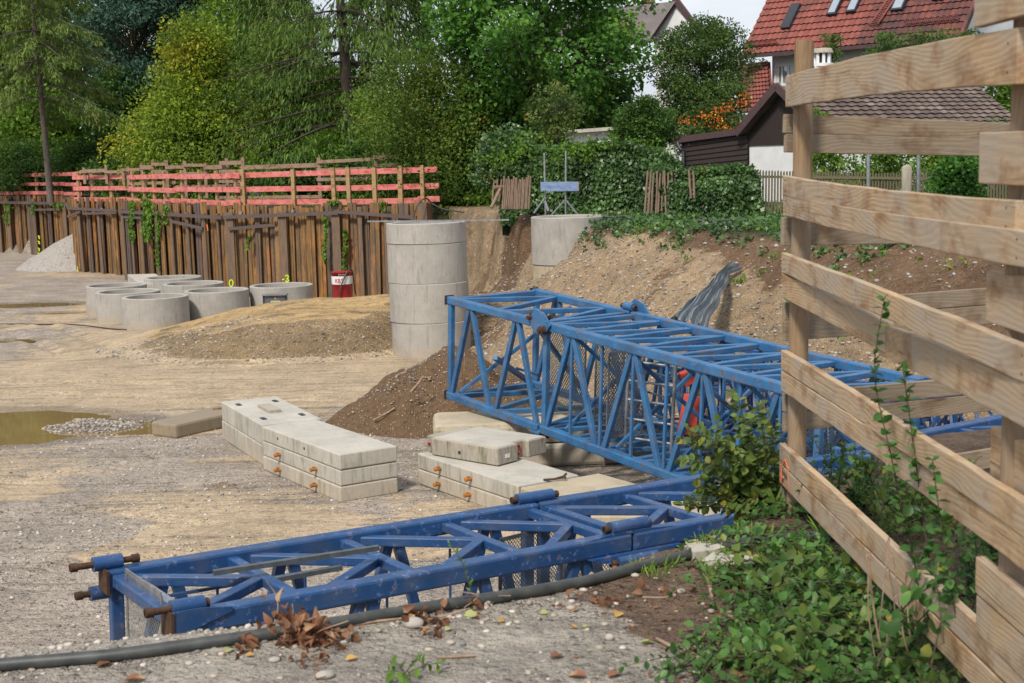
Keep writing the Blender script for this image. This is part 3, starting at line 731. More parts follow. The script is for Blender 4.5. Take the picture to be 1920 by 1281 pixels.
spray_px([(529, 532.5), (543, 532.5)], 'neon', MW, wr, .02)
th = [(433.5+3.6*math.cos(a), 531+6.2*math.sin(a)) for a in np.linspace(0, 2*math.pi, 13)]
spray_px(th, 'neon', MW, wr, .035)
spray_px([(393, 527), (396, 527), (396.5, 535), (393, 535), (393, 527)], 'orangespray', MW2, wr2, .03)
spray_px([(388, 421), (389, 427), (390, 433)], 'orangespray', MW2, wr2, .06)
spray_px([(190.5, 390), (191, 398)], 'orangespray', MW3, wr3, .08)
spray_px([(145, 500), (147, 515)], 'neon', MW3, wr3, .05)
for y0 in (442, 452, 465, 474): spray_px([(71, y0), (75, y0+2), (72, y0+4), (75, y0+6)], 'neon', MW4, wr4, .045)
for px, py in ((453, 399), (550, 396)):
    p = wz(MW, px, py); m = MB(); m.cyl((p[0], -.02, p[1]), (p[0], -.12, p[1]), .045, 10); m.build('anchor_bolt', MAT['galv'], wr, MW)

# ------------------------------------------------------------------ red board safety rails on the walls
def rail_fence(Mx, u0, u1, zs, posts, label, step=3.6, mat='pink', pm='railpost', off=.30, name='safety_rail', ph=(2.3, 3.72), bh=.155, pthick=.11, jog=.05, front=True):
    root = empty(name, (0, 0, 0), 0, label, 'safety rail', None, Mx)
    for k, z in enumerate(zs):
        x = u0; j = 0
        while x < u1-.05:
            e = min(x+step*random.uniform(.9, 1.12), u1)
            dz0, dz1 = random.uniform(-jog, jog)*.6, random.uniform(-jog, jog)*.6
            y = off-(.08 if front else -.08)-(.03 if j % 2 else 0)
            plank('rail_board', Mx @ Vector((x-.12, y, z+dz0)), Mx @ Vector((e+.12, y, z+dz1)), bh, .028, MAT[mat], root)
            x = e; j += 1
    for u in posts:
        t = random.uniform(-.02, .02)
        m = MB(); w = pthick*random.uniform(.85, 1.15); m.beam((u+t, off-.0, ph[0]), (u, off-.0, ph[1]+random.uniform(-.03, .03)), w, .08, Vector((0, 1, 0)))
        m.build('post', MAT[pm], root, Mx @ Matrix.Identity(4), False, .004)
    return root
def plist(Mx, l): return [lx(Mx, p) for p in l]
rail_fence(MW, lx(MW, 425), lx(MW, 811), (3.58, 3.13, 2.755), plist(MW, (452, 547, 622, 650, 699, 748, 789)), 'red washed board rail above the front sheet pile wall', 3.1, ph=(2.4, 3.70), pthick=.125, front=False)
rail_fence(MW2, 0, LW2, (3.56, 3.12, 2.76), plist(MW2, (237, 258, 276, 295, 328, 360, 391, 426)), 'red washed board rail along the receding wall', 4.0, pthick=.13, off=.38)
rail_fence(MW3, lx(MW3, 138), LW3+.5, (3.58, 3.13, 2.76), plist(MW3, (142, 167, 202)), 'red board rail on the short wall behind the gravel cone', 4, pthick=.16)
rail_fence(MW4, lx(MW4, -40), lx(MW4, 150), (3.70, 3.25, 2.84), plist(MW4, (3, 10, 22, 36, 66)), 'red board rail at the far left end of the pit', 5, pthick=.17, ph=(2.4, 3.8))

# old grey board fence further back
def back_fence(pts, zs, posts, label, bh=.13):
    root = empty('timber_guard_rail', (D(pts[0][0], 300, pts[0][1])), 0, label, 'guard rail')
    for i, (a, b, l0, l1) in enumerate(zs):
        pass
    for (x0, d0, y0, x1, d1, y1, h) in pts2[label]:
        plank('rail_board', D(x0, y0, d0), D(x1, y1, d1), h, .03, MAT['oldboard'], root)
    for (x, d, y0, y1) in posts:
        a = D(x, y0, d); m = MB(); b = D(x, y1, d); m.beam((a.x, a.y+.05, b.z), (a.x, a.y+.05, a.z), .10, .10, Vector((0, 1, 0))); m.build('post', MAT['oldboard'], root)
pts2 = {}
la = 'old grey board guard rail with three steps behind the red rails'
pts2[la] = [(154, 52, 321.5, 200, 51, 319.5, .13), (196, 51, 322.5, 236, 50, 322, .1), (230, 50, 318.5, 262, 49, 318, .1), (262, 49, 314, 288, 49, 314, .15), (284, 49, 308, 312, 48, 308, .10), (284, 49, 323.5, 312, 48, 323, .16),
           (310, 48, 314, 348, 47, 313, .12), (344, 47, 310, 384, 46, 310, .1), (344, 47, 325, 384, 46, 325, .08), (382, 46, 314.5, 422, 45, 313, .13), (411, 45, 306, 455, 44, 305, .13), (411, 45, 321.5, 455, 44, 321, .1),
           (452, 44, 314.5, 604, 42, 309.5, .13), (594, 42, 304, 722, 41, 297.5, .10), (594, 42, 319.5, 722, 41, 315.5, .11), (700, 41, 295.5, 749, 40.5, 293.5, .10), (700, 41, 311, 745, 40.5, 309, .1),
           (240, 50, 345, 330, 48, 342, .1), (330, 48, 351, 450, 45, 349, .12), (411, 45, 371, 604, 42, 369, .1), (594, 42, 337, 722, 41, 334.5, .10), (411, 45, 340, 452, 44, 341, .1)]
back_fence([(154, 52)], [], [(157, 52, 315, 345), (198, 51, 312, 345), (230, 50, 316, 345), (239, 50, 312, 360), (265, 49, 306, 360), (285.5, 49, 301, 370), (311.5, 48, 300, 370), (345.5, 47, 302, 372), (384, 46, 306, 372), (424, 45, 297, 376), (454.5, 44, 295, 378), (597, 42, 296, 378), (704, 41, 292, 378)], la)
lb = 'far grey board guard rail at the left edge under the trees'
pts2[lb] = [(-40, 74, 330.5, 14, 72, 330, .12), (16, 72, 333, 30, 71, 332.5, .1), (40, 70, 328, 115, 68, 330, .1), (40, 70, 332, 105, 68, 333, .1), (110, 66, 357, 150, 62, 355, .2)]
back_fence([(-40, 74)], [], [(18, 72, 321, 350), (32, 71, 327, 350), (60, 70, 326, 350), (105, 69, 326, 350)], lb)
m = MB(); a = D(143, 331, 56); b = D(153, 321, 56); root = plank('rail_board', a, b, .13, .03, MAT['railpost'], None); tag(root, 'short tilted plank end at the left end of the grey guard rail', 'plank')
root.name = 'plank'

# ------------------------------------------------------------------ concrete rings
def ring(px, py_top, d, ro, h, label, z0=None, group='concrete rings on the ground', name='concrete_ring', th=.11):
    p = D(px, py_top, d); z0 = p.z-h if z0 is None else z0
    m = MB(); m.ring((0, 0), ro, ro-th, 0, h, 72, .012)
    o = m.build(name, MAT['ring'], None, Matrix.Translation((p.x, p.y, z0)) @ Matrix.Rotation(random.random()*6, 4, 'Z'), False)
    for f in o.data.polygons: f.use_smooth = False
    es = o.modifiers.new('e', 'EDGE_SPLIT') if False else None
    return tag(o, label, 'concrete ring', group)
G = 'concrete well rings'
ring(291, 557, 33.4, .79, .75, 'concrete ring standing nearest the camera in the left cluster', 0.01, G)
ring(240, 551, 35.0, .80, .75, 'concrete ring partly hidden directly left of the nearest ring', 0.01, G)
ring(218, 545, 37.0, .80, .75, 'leftmost concrete ring of the cluster', 0.01, G)
ring(406, 549, 34.6, .80, .76, 'wide concrete ring right of the nearest ring with a dark smear', 0.01, G)
ring(363, 543, 37.0, .80, .75, 'concrete ring behind the nearest pair, only its rim showing', 0.01, G)
ring(325, 537.5, 39.2, .80, .75, 'rearmost concrete ring beside the white slab', 0.01, G)
ring(528, 546, 35.3, .80, .78, 'single concrete ring behind the grey switch box', 0.01, G)
# tall stack: each ring a thing
tc = D(805, 560, 27.6); z = 0.0
for i, (h, dx, dy) in enumerate(((.70, .02, .0), (.775, 0, 0), (.775, -.012, .01), (.40, -.02, .0))):
    m = MB(); m.ring((0, 0), .79, .68, 0, h-.008, 72, .014)
    o = m.build('concrete_ring', MAT['ring'], None, Matrix.Translation((tc.x+dx, tc.y+dy, z-.02+(0 if i else 0))) @ Matrix.Rotation(i*1.3, 4, 'Z'))
    tag(o, ('bottom concrete ring of the tall stack', 'second concrete ring from the bottom of the tall stack', 'third concrete ring from the bottom of the tall stack', 'shallow top concrete ring of the tall stack')[i], 'concrete ring', 'concrete rings in the tall stack')
    z += h
ZS = z-.02
u = D(1066, 410, 29.2)
m = MB(); m.ring((0, 0), .79, .68, 0, .98, 72, .014); tag(m.build('concrete_ring', MAT['ring'], None, Matrix.Translation((u.x, u.y, 1.62))), 'concrete ring half buried in the slope below the ivy hedge', 'concrete ring', G)
# mortar-coloured collar under it is part of that ring's base course
m = MB(); m.ring((0, 0), .775, .68, 0, .6, 72, .01); tag(m.build('concrete_ring', MAT['conc_tan'], None, Matrix.Translation((u.x, u.y, 1.0))), 'tan stained lower ring showing under the half buried ring', 'concrete ring', G)
# metal bar laid on the tall stack
a = D(690, 428.5, 27.9); b = D(955, 415.5, 26.9); a.z = b.z = ZS+.022
Mx, L = frame(a, b); m = MB(); m.box((L/2, 0, .012), (L, .045, .004)); m.box((L/2, -.02, 0), (L, .004, .028)); m.box((L/2, .02, 0), (L, .004, .028))
tag(m.build('steel_rail', MAT['galv'], None, Mx), 'thin steel channel laid across the top of the tall ring stack', 'steel bar')
# white slab by the rings
p = [Z(240, 531+8, .65), Z(263, 541.5, .65), Z(312, 536, .65), Z(292, 531, .65)]
p = [D(240, 532, 42), D(262, 540, 38.5), D(315, 537, 38.5), D(293, 531, 42)]
m = MB(); m.hexa([Vector((q.x, q.y, 0)) for q in p]+[Vector((q.x, q.y, .66)) for q in p]); o = m.build('concrete_slab', MAT['conc'], None, None, False, .01)
tag(o, 'flat pale concrete slab lying behind the ring cluster', 'concrete slab')

# ------------------------------------------------------------------ barrel and switch box
bp = D(643, 560, 37.4); bp.z = 0
root = empty('barrel', (bp.x, bp.y, .12), 0, 'red barrel with a white band lettered KBS against the rusty wall', 'barrel')
T = Matrix.Translation((bp.x, bp.y, .0))
m = MB(); m.tube([(0, 0, .06), (0, 0, .90), (0, 0, .90), (0, 0, .93)], [.262, .285, .30, .30], 32); m.build('barrel_body', MAT['redpaint'], root, T)
m = MB(); m.tube([(0, 0, .60), (0, 0, .82)], [.282, .287], 32, False); m.build('white_band', MAT['whitepaint'], root, T)
for k, (s_, sz, zc, sp) in enumerate((('KBS', .17, .645, -.27),)):
    for j, chh in enumerate(s_):
        ang = -1.57-.42+ (j)*.30
        q = Matrix.Translation((bp.x+.292*math.cos(ang), bp.y+.292*math.sin(ang), zc)) @ Matrix.Rotation(ang+math.pi/2, 4, 'Z') @ Matrix.Rotation(R(90), 4, 'X') @ Matrix.Translation((-.05, 0, 0))
        text_obj('letter', chh, sz, MAT['letterred'], q, root, .003, 1, .8)
for j, chh in enumerate('07191'):
    ang = -1.57-.15+j*.13
    q = Matrix.Translation((bp.x+.294*math.cos(ang), bp.y+.294*math.sin(ang), .845)) @ Matrix.Rotation(ang+math.pi/2, 4, 'Z') @ Matrix.Rotation(R(90), 4, 'X') @ Matrix.Translation((-.02, 0, 0))
    text_obj('letter', chh, .055, MAT['whitepaint'], q, root, .003)
def spl(pts, n=6):
    P = [Vector(p) for p in pts]; P = [P[0]*2-P[1]]+P+[P[-1]*2-P[-2]]; out = []
    for i in range(1, len(P)-2):
        for k in range(n):
            t = k/n; a, b, c, d = P[i-1:i+3]
            out.append(.5*((2*b)+(c-a)*t+(2*a-5*b+4*c-d)*t*t+(3*b-3*c+d-a)*t**3))
    out.append(P[-2]); return out
m = MB(); m.tube(spl([(bp.x+.1, bp.y-.33, .1), (bp.x-.05, bp.y-.36, .35), (bp.x+.06, bp.y-.34, .7), (bp.x+.2, bp.y-.2, .97), (bp.x+.29, bp.y, .9), (bp.x+.33, bp.y+.1, .3)]), .02, 6)
tag(m.build('hose', MAT['hose']), 'dark hose curling out over the red barrel', 'hose')
m = MB(); m.tube(spl([D(770, 455, 38.0), D(775, 412, 38.2), D(783, 385, 38.2), D(798, 372, 38.4), D(812, 383, 38.6), D(835, 393, 38.0), D(870, 398, 37)]), .022, 6)
tag(m.build('hose', MAT['hose']), 'black hose looping over the end of the rusty wall', 'hose')
m = MB(); m.tube(spl([D(1128, 405, 28.9), D(1150, 408, 28.6), D(1172, 405.5, 28.4), D(1195, 414, 28), D(1230, 418, 27.6), D(1290, 415, 27.2), D(1400, 412, 26.5)]), .03, 6)
tag(m.build('hose', MAT['hose']), 'dark hose on the slope crest right of the buried ring', 'hose')
sp = D(517, 575, 33.6)
root = empty('switch_box', (sp.x, sp.y, 0), 0, 'grey metal switch box with a green sign behind the sand mound', 'switch box'); T = Matrix.Translation((sp.x, sp.y, 0))
zt = D(517, 553, 33.6).z
m = MB(); m.box((0, 0, zt/2), (.56, .22, zt)); m.build('box_body', MAT['dgalv'], root, T, False, .01)
m = MB(); m.box((0, -.02, zt+.01), (.60, .3, .025)); m.build('rain_hood', MAT['galv'], root, T)
m = MB(); m.box((-.27, -.12, zt/2), (.03, .02, zt)); m.box((.27, -.12, zt/2), (.03, .02, zt)); m.build('door_frame', MAT['frame'], root, T)
m = MB(); m.box((.02, -.125, zt-.235), (.22, .01, .20)); sg = m.build('sign_border', MAT['whitepaint'], root, T)
m = MB(); m.box((.02, -.132, zt-.235), (.195, .01, .175)); m.build('sign_face', MAT['greensign'], sg, T)
m = MB(); m.tube([(-.03, -.14, zt-.20), (-.03, -.142, zt-.20)], .035, 12); m.tube([(.06, -.14, zt-.21), (.06, -.142, zt-.21)], .03, 12); m.box((.0, -.14, zt-.26), (.09, .004, .035)); m.build('sign_symbol', MAT['whitepaint'], sg, T)
m = MB(); m.add([(-.01, -.13, zt-.10), (.05, -.13, zt-.10), (.02, -.13, zt-.04)], [(0, 1, 2)]); m.build('warning_triangle', MAT['amber'], root, T)

# ------------------------------------------------------------------ concrete slabs and blocks
def quad_block(name, top4, z0, z1, mat, label, cat, group=None, chamfer=.02, root=None, extra=None):
    """top4: list of (x,y) corner points, ccw or cw"""
    q = [Vector((p[0], p[1], 0)) for p in top4]; c = sum(q, Vector())/4
    ax = (q[1]-q[0]).normalized(); ang = math.atan2(ax.y, ax.x)
    Mx = Matrix.Translation((c.x, c.y, z0)) @ Matrix.Rotation(ang, 4, 'Z'); inv = Mx.inverted()
    l = [inv @ Vector((p.x, p.y, z0)) for p in q]; h = z1-z0
    m = MB(); pts = [(p.x, p.y, 0) for p in l]+[(p.x, p.y, h) for p in l]
    area = sum(l[i].x*l[(i+1) % 4].y-l[(i+1) % 4].x*l[i].y for i in range(4))
    m.hexa(pts)
    if area < 0: m.F = [tuple(reversed(f)) for f in m.F]
    r = empty(name, (0, 0, 0), 0, label, cat, group, Mx)
    m.build(name.split('_')[-1]+'_body' if False else 'body', MAT[mat], r, Mx, False, chamfer)
    return r, Mx, l, h
def lug(parent, Mx, u, yv, z, sgn=-1):
    m = MB(); m.tube([(u, yv, z), (u, yv+sgn*.07, z)], .020, 10); m.tube([(u, yv+sgn*.07, z), (u, yv+sgn*.085, z)], .026, 6)
    m.box((u, yv+sgn*.04, z+.018), (.03, .03, .03)); m.build('lug', MAT['orangerust'], parent, Mx)
def hole(parent, Mx, u, yv, z, r=.018):
    m = MB(); m.cyl((u, yv+.004, z), (u, yv-.003, z), r, 12); m.build('hole', MAT['frame'], parent, Mx)
def rectpts(a, b, w, side=1):      # corners from front edge a->b and width w to the left
    a = Vector((a[0], a[1])); b = Vector((b[0], b[1])); d = (b-a).normalized(); n = Vector((-d.y, d.x))*side*w
    return [a, b, b+n, a+n]
# stack B: near centre-left, three slabs with lugs
A_ = Z(495, 874+6, 0.01); B_ = Z(640, 942, 0.01); A_ = Vector((A_.x, A_.y)); B_ = Vector((B_.x, B_.y))
base = rectpts(A_, B_, .74)
labs = ('bottom slab of the three-slab stack with rusty lugs left of centre', 'middle slab of the three-slab stack with rusty lugs left of centre', 'top slab of the three-slab stack left of centre, two plain holes in its side')
for i in range(3):
    off = Vector((random.uniform(-.012, .012), random.uniform(-.012, .012)))
    r_, Mx, l, h = quad_block('concrete_slab', [p+off for p in base], .005+i*.188, .005+i*.188+.183, 'conc', labs[i], 'concrete slab', 'stacked ballast slabs', .016)
    L = abs(l[1].x-l[0].x)
    for u in (-.22, .42) if i < 2 else ():
        lug(r_, Mx, l[0].x+L*(.5+u*.9)*.82, l[0].y, h*.52)
    if i == 2:
        for u in (.22, .57): hole(r_, Mx, l[0].x+L*u, l[0].y, h*.55)
# stack A behind-left: two tall blocks
base = rectpts(Z(412, 838, 0), Z(490, 874, 0), .80); base = rectpts((-4.12, 19.25), (-3.225, 17.39), .80)
for i in range(2):
    base = base if i == 0 else [Vector(p)+Vector((.01, -.012)) for p in base]
    r_, Mx, l, h = quad_block('concrete_block', base, .005+i*.268, .005+i*.268+.263, 'conc', ('lower block of the green stained pair left of the three-slab stack', 'upper block of the green stained pair, a raised pad and four sockets on top')[i], 'concrete block', 'stacked ballast blocks', .014)
    if i == 1:
        m = MB(); m.box((.0, .0, h+.018), (.55, .17, .05)); m.build('raised_pad', MAT['conc_side'], r_, Mx, False, .006)
        for ux in (-.62, .62):
            for uy in (-.26, .26):
                m = MB(); m.box((ux, uy, h+.004), (.15, .06, .012)); m.build('socket', MAT['frame'], r_, Mx)
# dark beam
a, b = Z(281, 821, 0), Z(332, 825, 0)
base = [Z(282, 817, 0), Z(333, 824, 0), Z(446, 800, 0), Z(392, 790, 0)]
base = rectpts((-4.93, 19.75), (-4.55, 19.45), 2.05)
base = [Vector(p) for p in ((-5.22, 19.62), (-4.79, 19.30), (-4.05, 20.35), (-4.5, 20.85))]
r_, Mx, l, h = quad_block('concrete_block', base, .0, .21, 'conc_dark', 'dark mossy concrete beam lying beside the muddy puddle', 'concrete block', None, .035)
m = MB(); m.beam((-4.5, 20.45, .225), (-4.28, 20.5, .225), .05, .03); tag(m.build('plank', MAT['oldboard']), 'short grey batten on the dark mossy beam', 'plank')
# stack C
A_ = Z(784, 908, 0.0); dC = Vector((1.14, -1.72)).normalized(); A2 = Vector((A_.x, A_.y)); B2 = A2+dC*2.15
base = rectpts(A2, B2, .80)
for i in range(2):
    r_, Mx, l, h = quad_block('concrete_slab', base, .005+i*.188, .005+i*.188+.183, 'conc', ('bottom slab with rusty lugs under the notched block, centre', 'second slab with rusty lugs directly under the notched block')[i], 'concrete slab', 'stacked ballast slabs', .016)
    L = abs(l[1].x-l[0].x)
    for u in (.24, .55): lug(r_, Mx, l[0].x+L*u+.03*i, l[0].y, h*.5)
# notched block on top
dn = Vector((-dC.y, dC.x)); o0 = Vector((-1.10, 16.12))
Mn = Matrix.Translation((o0.x, o0.y, .386)) @ Matrix.Rotation(math.atan2(-.86, .95), 4, 'Z') @ Matrix.Scale(.86, 4, Vector((0, 1, 0)))
poly = [(.0, .12), (.16, .12), (.16, .0), (1.22, .0), (1.22, .40), (1.13, .40), (1.13, .62), (1.22, .62), (1.22, .98), (.16, .98), (.16, .86), (0, .86)]
r_ = empty('notched_block', (0, 0, 0), 0, 'notched concrete block with a red lifting eye on top of the centre slabs', 'concrete block', None, Mn)
m = MB(); m.prism(poly, 0, .20); m.build('body', MAT['conc_side'], r_, Mn, False, .014)
m = MB(); m.prism([(.18, .02), (1.20, .02), (1.20, .38), (1.11, .38), (1.11, .64), (1.20, .64), (1.20, .96), (.18, .96)], .2, .204); m.build('worn_top', MAT['conc'], r_, Mn)
m = MB()
for k in range(13):
    a0 = math.pi*2*k/12; a1 = math.pi*2*(k+1)/12
    if k < 12: m.tube([(1.135, .51+.038*math.cos(a0), .10+.055*math.sin(a0)), (1.135, .51+.038*math.cos(a1), .10+.055*math.sin(a1))], .012, 6)
m.build('lifting_eye', MAT['redpaint'], r_, Mn)
m = MB(); m.box((1.223, .19, .09), (.004, .09, .045)); m.build('label_plate', MAT['whitepaint'], r_, Mn)
m = MB(); m.cyl((.03, .0+.118, .10), (.03, .09, .10), .016, 10); m.build('red_stud', MAT['redpaint'], r_, Mn)
hole(r_, Mn, .62, 0, .08, .022)
# long blocks behind, carrying the light blue mast
def beam_block(a, d, L, w, z0, z1, mat, label, ch=.02, group=None):
    a = Vector(a); d = Vector(d).normalized(); return quad_block('concrete_block', rectpts(a, a+d*L, w), z0, z1, mat, label, 'concrete block', group, ch)
a0 = Z(766, 874, 0.0)
dl = Vector((1.0, .06)).normalized()
beam_block((-1.02, 16.80), dl, 2.9, 1.0, 0, .285, 'conc', 'lower long block under the light blue mast end', .05)
r_, Mx, l, h = beam_block((-1.0, 16.84), dl, 2.85, .98, .29, .57, 'conc_tan', 'upper long chamfered block carrying the light blue mast end', .07)
# slabs in front, right of stack C, under the dark blue mast
D0 = B2+dn*.02
beam_block(B2+dC*.03-dn*.0, dC, 1.25, 1.05, 0, .365, 'conc_tan', 'tan slab with an iron hook on it beside the centre slab stack', .02)
hk = Z(1040, 900, .385)
m = MB(); m.tube([hk+Vector((-.12, .02, 0)), hk+Vector((0, 0, .01)), hk+Vector((.10, .05, .02)), hk+Vector((.13, .08, .05))], [.012, .012, .018, .012], 8); m.tube([hk+Vector((.09, .03, .02)), hk+Vector((.12, -.0, .02))], .012, 6)
tag(m.build('iron_hook', MAT['rustbolt']), 'rusty iron hook lying on the tan slab', 'hook')
e0 = Z(1052, 1000, 0.02)
for k, (L, z0, z1, o, mt, lb_) in enumerate(((2.6, 0, .19, 0, 'conc_side', 'green stained lower slab seen through the dark blue mast'), (2.4, .195, .385, .12, 'conc_tan', 'tan slab stacked second from bottom, seen through the dark blue mast'), (1.9, .39, .60, .25, 'conc_tan', 'topmost tan block seen through the dark blue mast near its joint'))):
    beam_block((.55+o*.4, 11.95+o), Vector((1, -.12)), L, 1.5-o*1.2, z0, z1, mt, lb_, .02, None)
# loose flat stones near the hose, by the fence
for (px, py, sx, sy, rz, lb_) in ((1372, 1056, .20, .13, -.5, 'flat pale paving stone in the grass right of the black hose'), (1322, 1032, .15, .10, .3, 'flat pale stone half under the black hose')):
    p = Z(px, py, 2.22); m = MB(); m.hexa([(-sx/2, -sy/2, -.03), (sx/2, -sy*.45, -.03), (sx*.42, sy/2, -.03), (-sx*.5, sy*.45, -.03), (-sx/2, -sy/2, .02), (sx/2, -sy*.45, .02), (sx*.42, sy/2, .02), (-sx*.5, sy*.45, .02)])
    tag(m.build('paving_stone', MAT['conc'], None, Matrix.Translation((p.x, p.y, H(p.x, p.y)+.02)) @ Matrix.Rotation(rz, 4, 'Z'), False, .006), lb_, 'stone slab')
# cable on the pit floor
m = MB(); m.tube(spl([Z(-60, 607, .02), Z(20, 608, .02), Z(85, 608.5, .02), Z(125, 608, .02), Z(170, 612, .02), Z(205, 616.5, .02), Z(245, 618.5, .02), Z(320, 617, .02)]), .018, 6)
tag(m.build('cable', MAT['cable']), 'thin black cable lying across the pit floor left of the rings', 'cable')
# ------------------------------------------------------------------ lattice mast sections
def bar(root, Mx, a, b, w, h, mat, name='brace', up=Vector((0, 0, 1))):
    """square tube with its own local frame (x along the bar)"""
    A = Mx @ Vector(a); B = Mx @ Vector(b); u = (Mx.to_3x3() @ up)
    if abs((B-A).normalized().dot(u.normalized())) > .97: u = Mx.to_3x3() @ Vector((0, 1, 0))
    F_, L = frame(A, B, u); m = MB(); m.box((L/2, 0, 0), (L, w, h)); o = m.build(name, mat, root, F_)
    bv = o.modifiers.new('b', 'BEVEL'); bv.width = min(w, h)*.14; bv.segments = 2
    return o
def sleeve(root, Mx, c, ln, r, mat, bolt=None, axis=Vector((1, 0, 0)), plate=None):
    c = Vector(c); m = MB(); m.cyl(c-axis*ln/2, c+axis*ln/2, r, 20)
    s = m.build('pin_sleeve', mat, root, Mx)
    if bolt:
        b0, b1 = bolt; m = MB(); m.cyl(c+axis*b0, c+axis*b1, r*.45, 12)
        for e, sg in ((b0, -1), (b1, 1)):
            if abs(e) > ln/2: m.tube([c+axis*(e-sg*.045), c+axis*e], r*.62, 6)
        m.build('bolt', MAT['rustbolt'], s, Mx)
    return s
def mesh_panel(root, Mx, o, u, v, nu, nv, mat='galv', w=.006, name='mesh_panel'):
    """expanded metal: diamonds between o, o+u, o+v"""
    o, u, v = Vector(o), Vector(u), Vector(v); m = MB(); n = u.cross(v).normalized()
    U, V_ = u.length, v.length; eu, ev = u/U, v/V_
    su, sv = U/nu, V_/nv; slope = sv/su
    def seg(a, b):
        d = (b-a).normalized(); s = d.cross(n)*w/2; m.add([a-s, b-s, b+s, a+s], [(0, 1, 2, 3)])
    for sg in (1, -1):
        k = -nv
        while k <= nu+nv:
            # line u = k*su + sg*t*su, v = t*sv
            t0, t1 = 0, nv; ua = k; ub = k+sg*nv
            lo, hi = (0, nu)
            # clip
            if sg > 0: t0 = max(0, -ua); t1 = min(nv, nu-ua)
            else: t0 = max(0, ua-nu); t1 = min(nv, ua)
            if t1 > t0: seg(o+eu*(ua+sg*t0)*su+ev*t0*sv, o+eu*(ua+sg*t1)*su+ev*t1*sv)
            k += 1
    p = m.build(name, MAT[mat], root, Mx)
    f = MB(); 
    for a, b in ((o, o+u), (o+u, o+u+v), (o+u+v, o+v), (o+v, o)): f.beam(a, b, .03, .008, n)
    f.build('panel_frame', MAT[mat], p, Mx); return p
def jit(): return random.uniform(-.0022, .0022)
def section(label, Mx, L, W, Hh, cs, bs, mat, top='K', nb=4, side0=.0, vert=False, ends=(1, 1), name='lattice_mast_section', group=None, bottom=True, topnb=None):
    root = empty(name, (0, 0, 0), 0, label, 'crane mast', group, Mx); m = MAT[mat]
    c = cs/2; X0, X1 = c*1.0, L-c
    for y in (c, W-c):
        for z in (c, Hh-c): bar(root, Mx, (0, y, z), (L, y, z), cs, cs, m, 'chord')
    side_nb = nb; nb = topnb or nb; b = L/nb
    yl, yh, zl, zh = cs*.8, W-cs*.8, cs*.8, Hh-cs*.8
    tb = bs*.8
    def hz(a, b_, z, k=1): bar(root, Mx, (a[0], a[1], z+jit()), (b_[0], b_[1], z+jit()), bs*k, bs*k*.9, m)
    for z, on in ((Hh-c*1.05, True), (c*.9, bottom)):
        if not on: continue
        if top == 'K':
            for i in range(1, nb+1):
                x = min(i*b, L-c); xs = (i-1)*b+c*(2.2 if i > 1 else 1.2)
                hz((x, yl), (x, yh), z)
                hz((xs, yl), (x-bs*.3, W*.5), z-.003); hz((xs, yh), (x-bs*.3, W*.5), z-.005)
            hz((c, yl), (c, yh), z, 1.15)
        elif top == 'W':
            hz((c, yl), (c, yh), z, 1.1); hz((L-c, yl), (L-c, yh), z, 1.1)
            hb = b/2
            for i in range(nb):
                x = i*b; hz((x+c+.02, yl), (x+hb, yh), z-.003); hz((x+hb+.03, yh), (x+b-.02, yl), z-.006)
        else:  # 'Z': struts and diagonals
            for i in range(nb+1):
                x = min(max(i*b, c), L-c); hz((x, yl), (x, yh), z)
                if i < nb: hz((i*b+c*1.4, yl), ((i+1)*b-c*.5, yh), z-.003, .9)
    nb = side_nb; b = L/nb
    # sides
    for y, s in ((c*.95, 0), (W-c*.95, 0)):
        def vt(xa, za, xb, zb, k=1): bar(root, Mx, (xa, y+jit(), za), (xb, y+jit(), zb), bs*k, bs*.85*k, m, 'brace', Vector((0, 1, 0)))
        if ends[0]: vt(c, zl, c, zh, 1.15)
        if ends[1]: vt(L-c, zl, L-c, zh, 1.15)
        hb = b/2
        for i in range(nb):
            x = i*b; vt(x+c+.035, zl, x+hb-.03, zh); vt(x+hb+.03, zh, x+b-c-.02, zl)
            if vert: vt(x+hb, zl, x+hb, zh, .55); (i > 0) and vt(x, zl, x, zh, .55)
    return root
# rear, light blue mast (lies sloping down to the right)
dr = Vector((.5643, -.8223, -.0737)).normalized(); p0 = Vector((-.894, 18.04, .70))
yr = Vector((0, 0, 1)).cross(dr).normalized(); zr = dr.cross(yr).normalized()
def fr(o, x, y, z): return Matrix(((x.x, y.x, z.x, o.x), (x.y, y.y, z.y, o.y), (x.z, y.z, z.z, o.z), (0, 0, 0, 1)))
M1 = fr(p0, dr, yr, zr); HS = 1.367; WS = 1.46
s1 = section('light blue lattice mast end section resting on the long concrete blocks', M1, 2.06, WS, HS, .10, .068, 'blue_light', 'W', 2, ends=(1, 0))
M2 = fr(p0+dr*2.10, dr, yr, zr); L2 = 4.42
s2 = section('long blue lattice mast section joined behind the end section, running behind the timber fence', M2, L2, WS, HS, .105, .066, 'blue_light', 'Z', 4, vert=True, ends=(1, 1), topnb=8)
bl = MAT['blue_light']
bar(s1, M1, (.1, 1.28, .1), (1.0, .1, .72), .07, .06, bl, 'brace'); bar(s1, M1, (.62, .7, .45), (1.1, .7, .45), .03, .03, bl, 'brace')
for root, Mq, x, y, z, bolt in ((s1, M1, 2.02, .05, HS+.045, (-.2, .17)), (s1, M1, 2.02, WS-.05, HS+.045, (-.15, .12)), (s1, M1, 2.02, .05, -.01, (-.05, .2)), (s1, M1, 2.04, WS-.05, -.01, (-.1, .12))):
    sleeve(root, Mq, (x, y, z), .16, .052, bl, bolt)
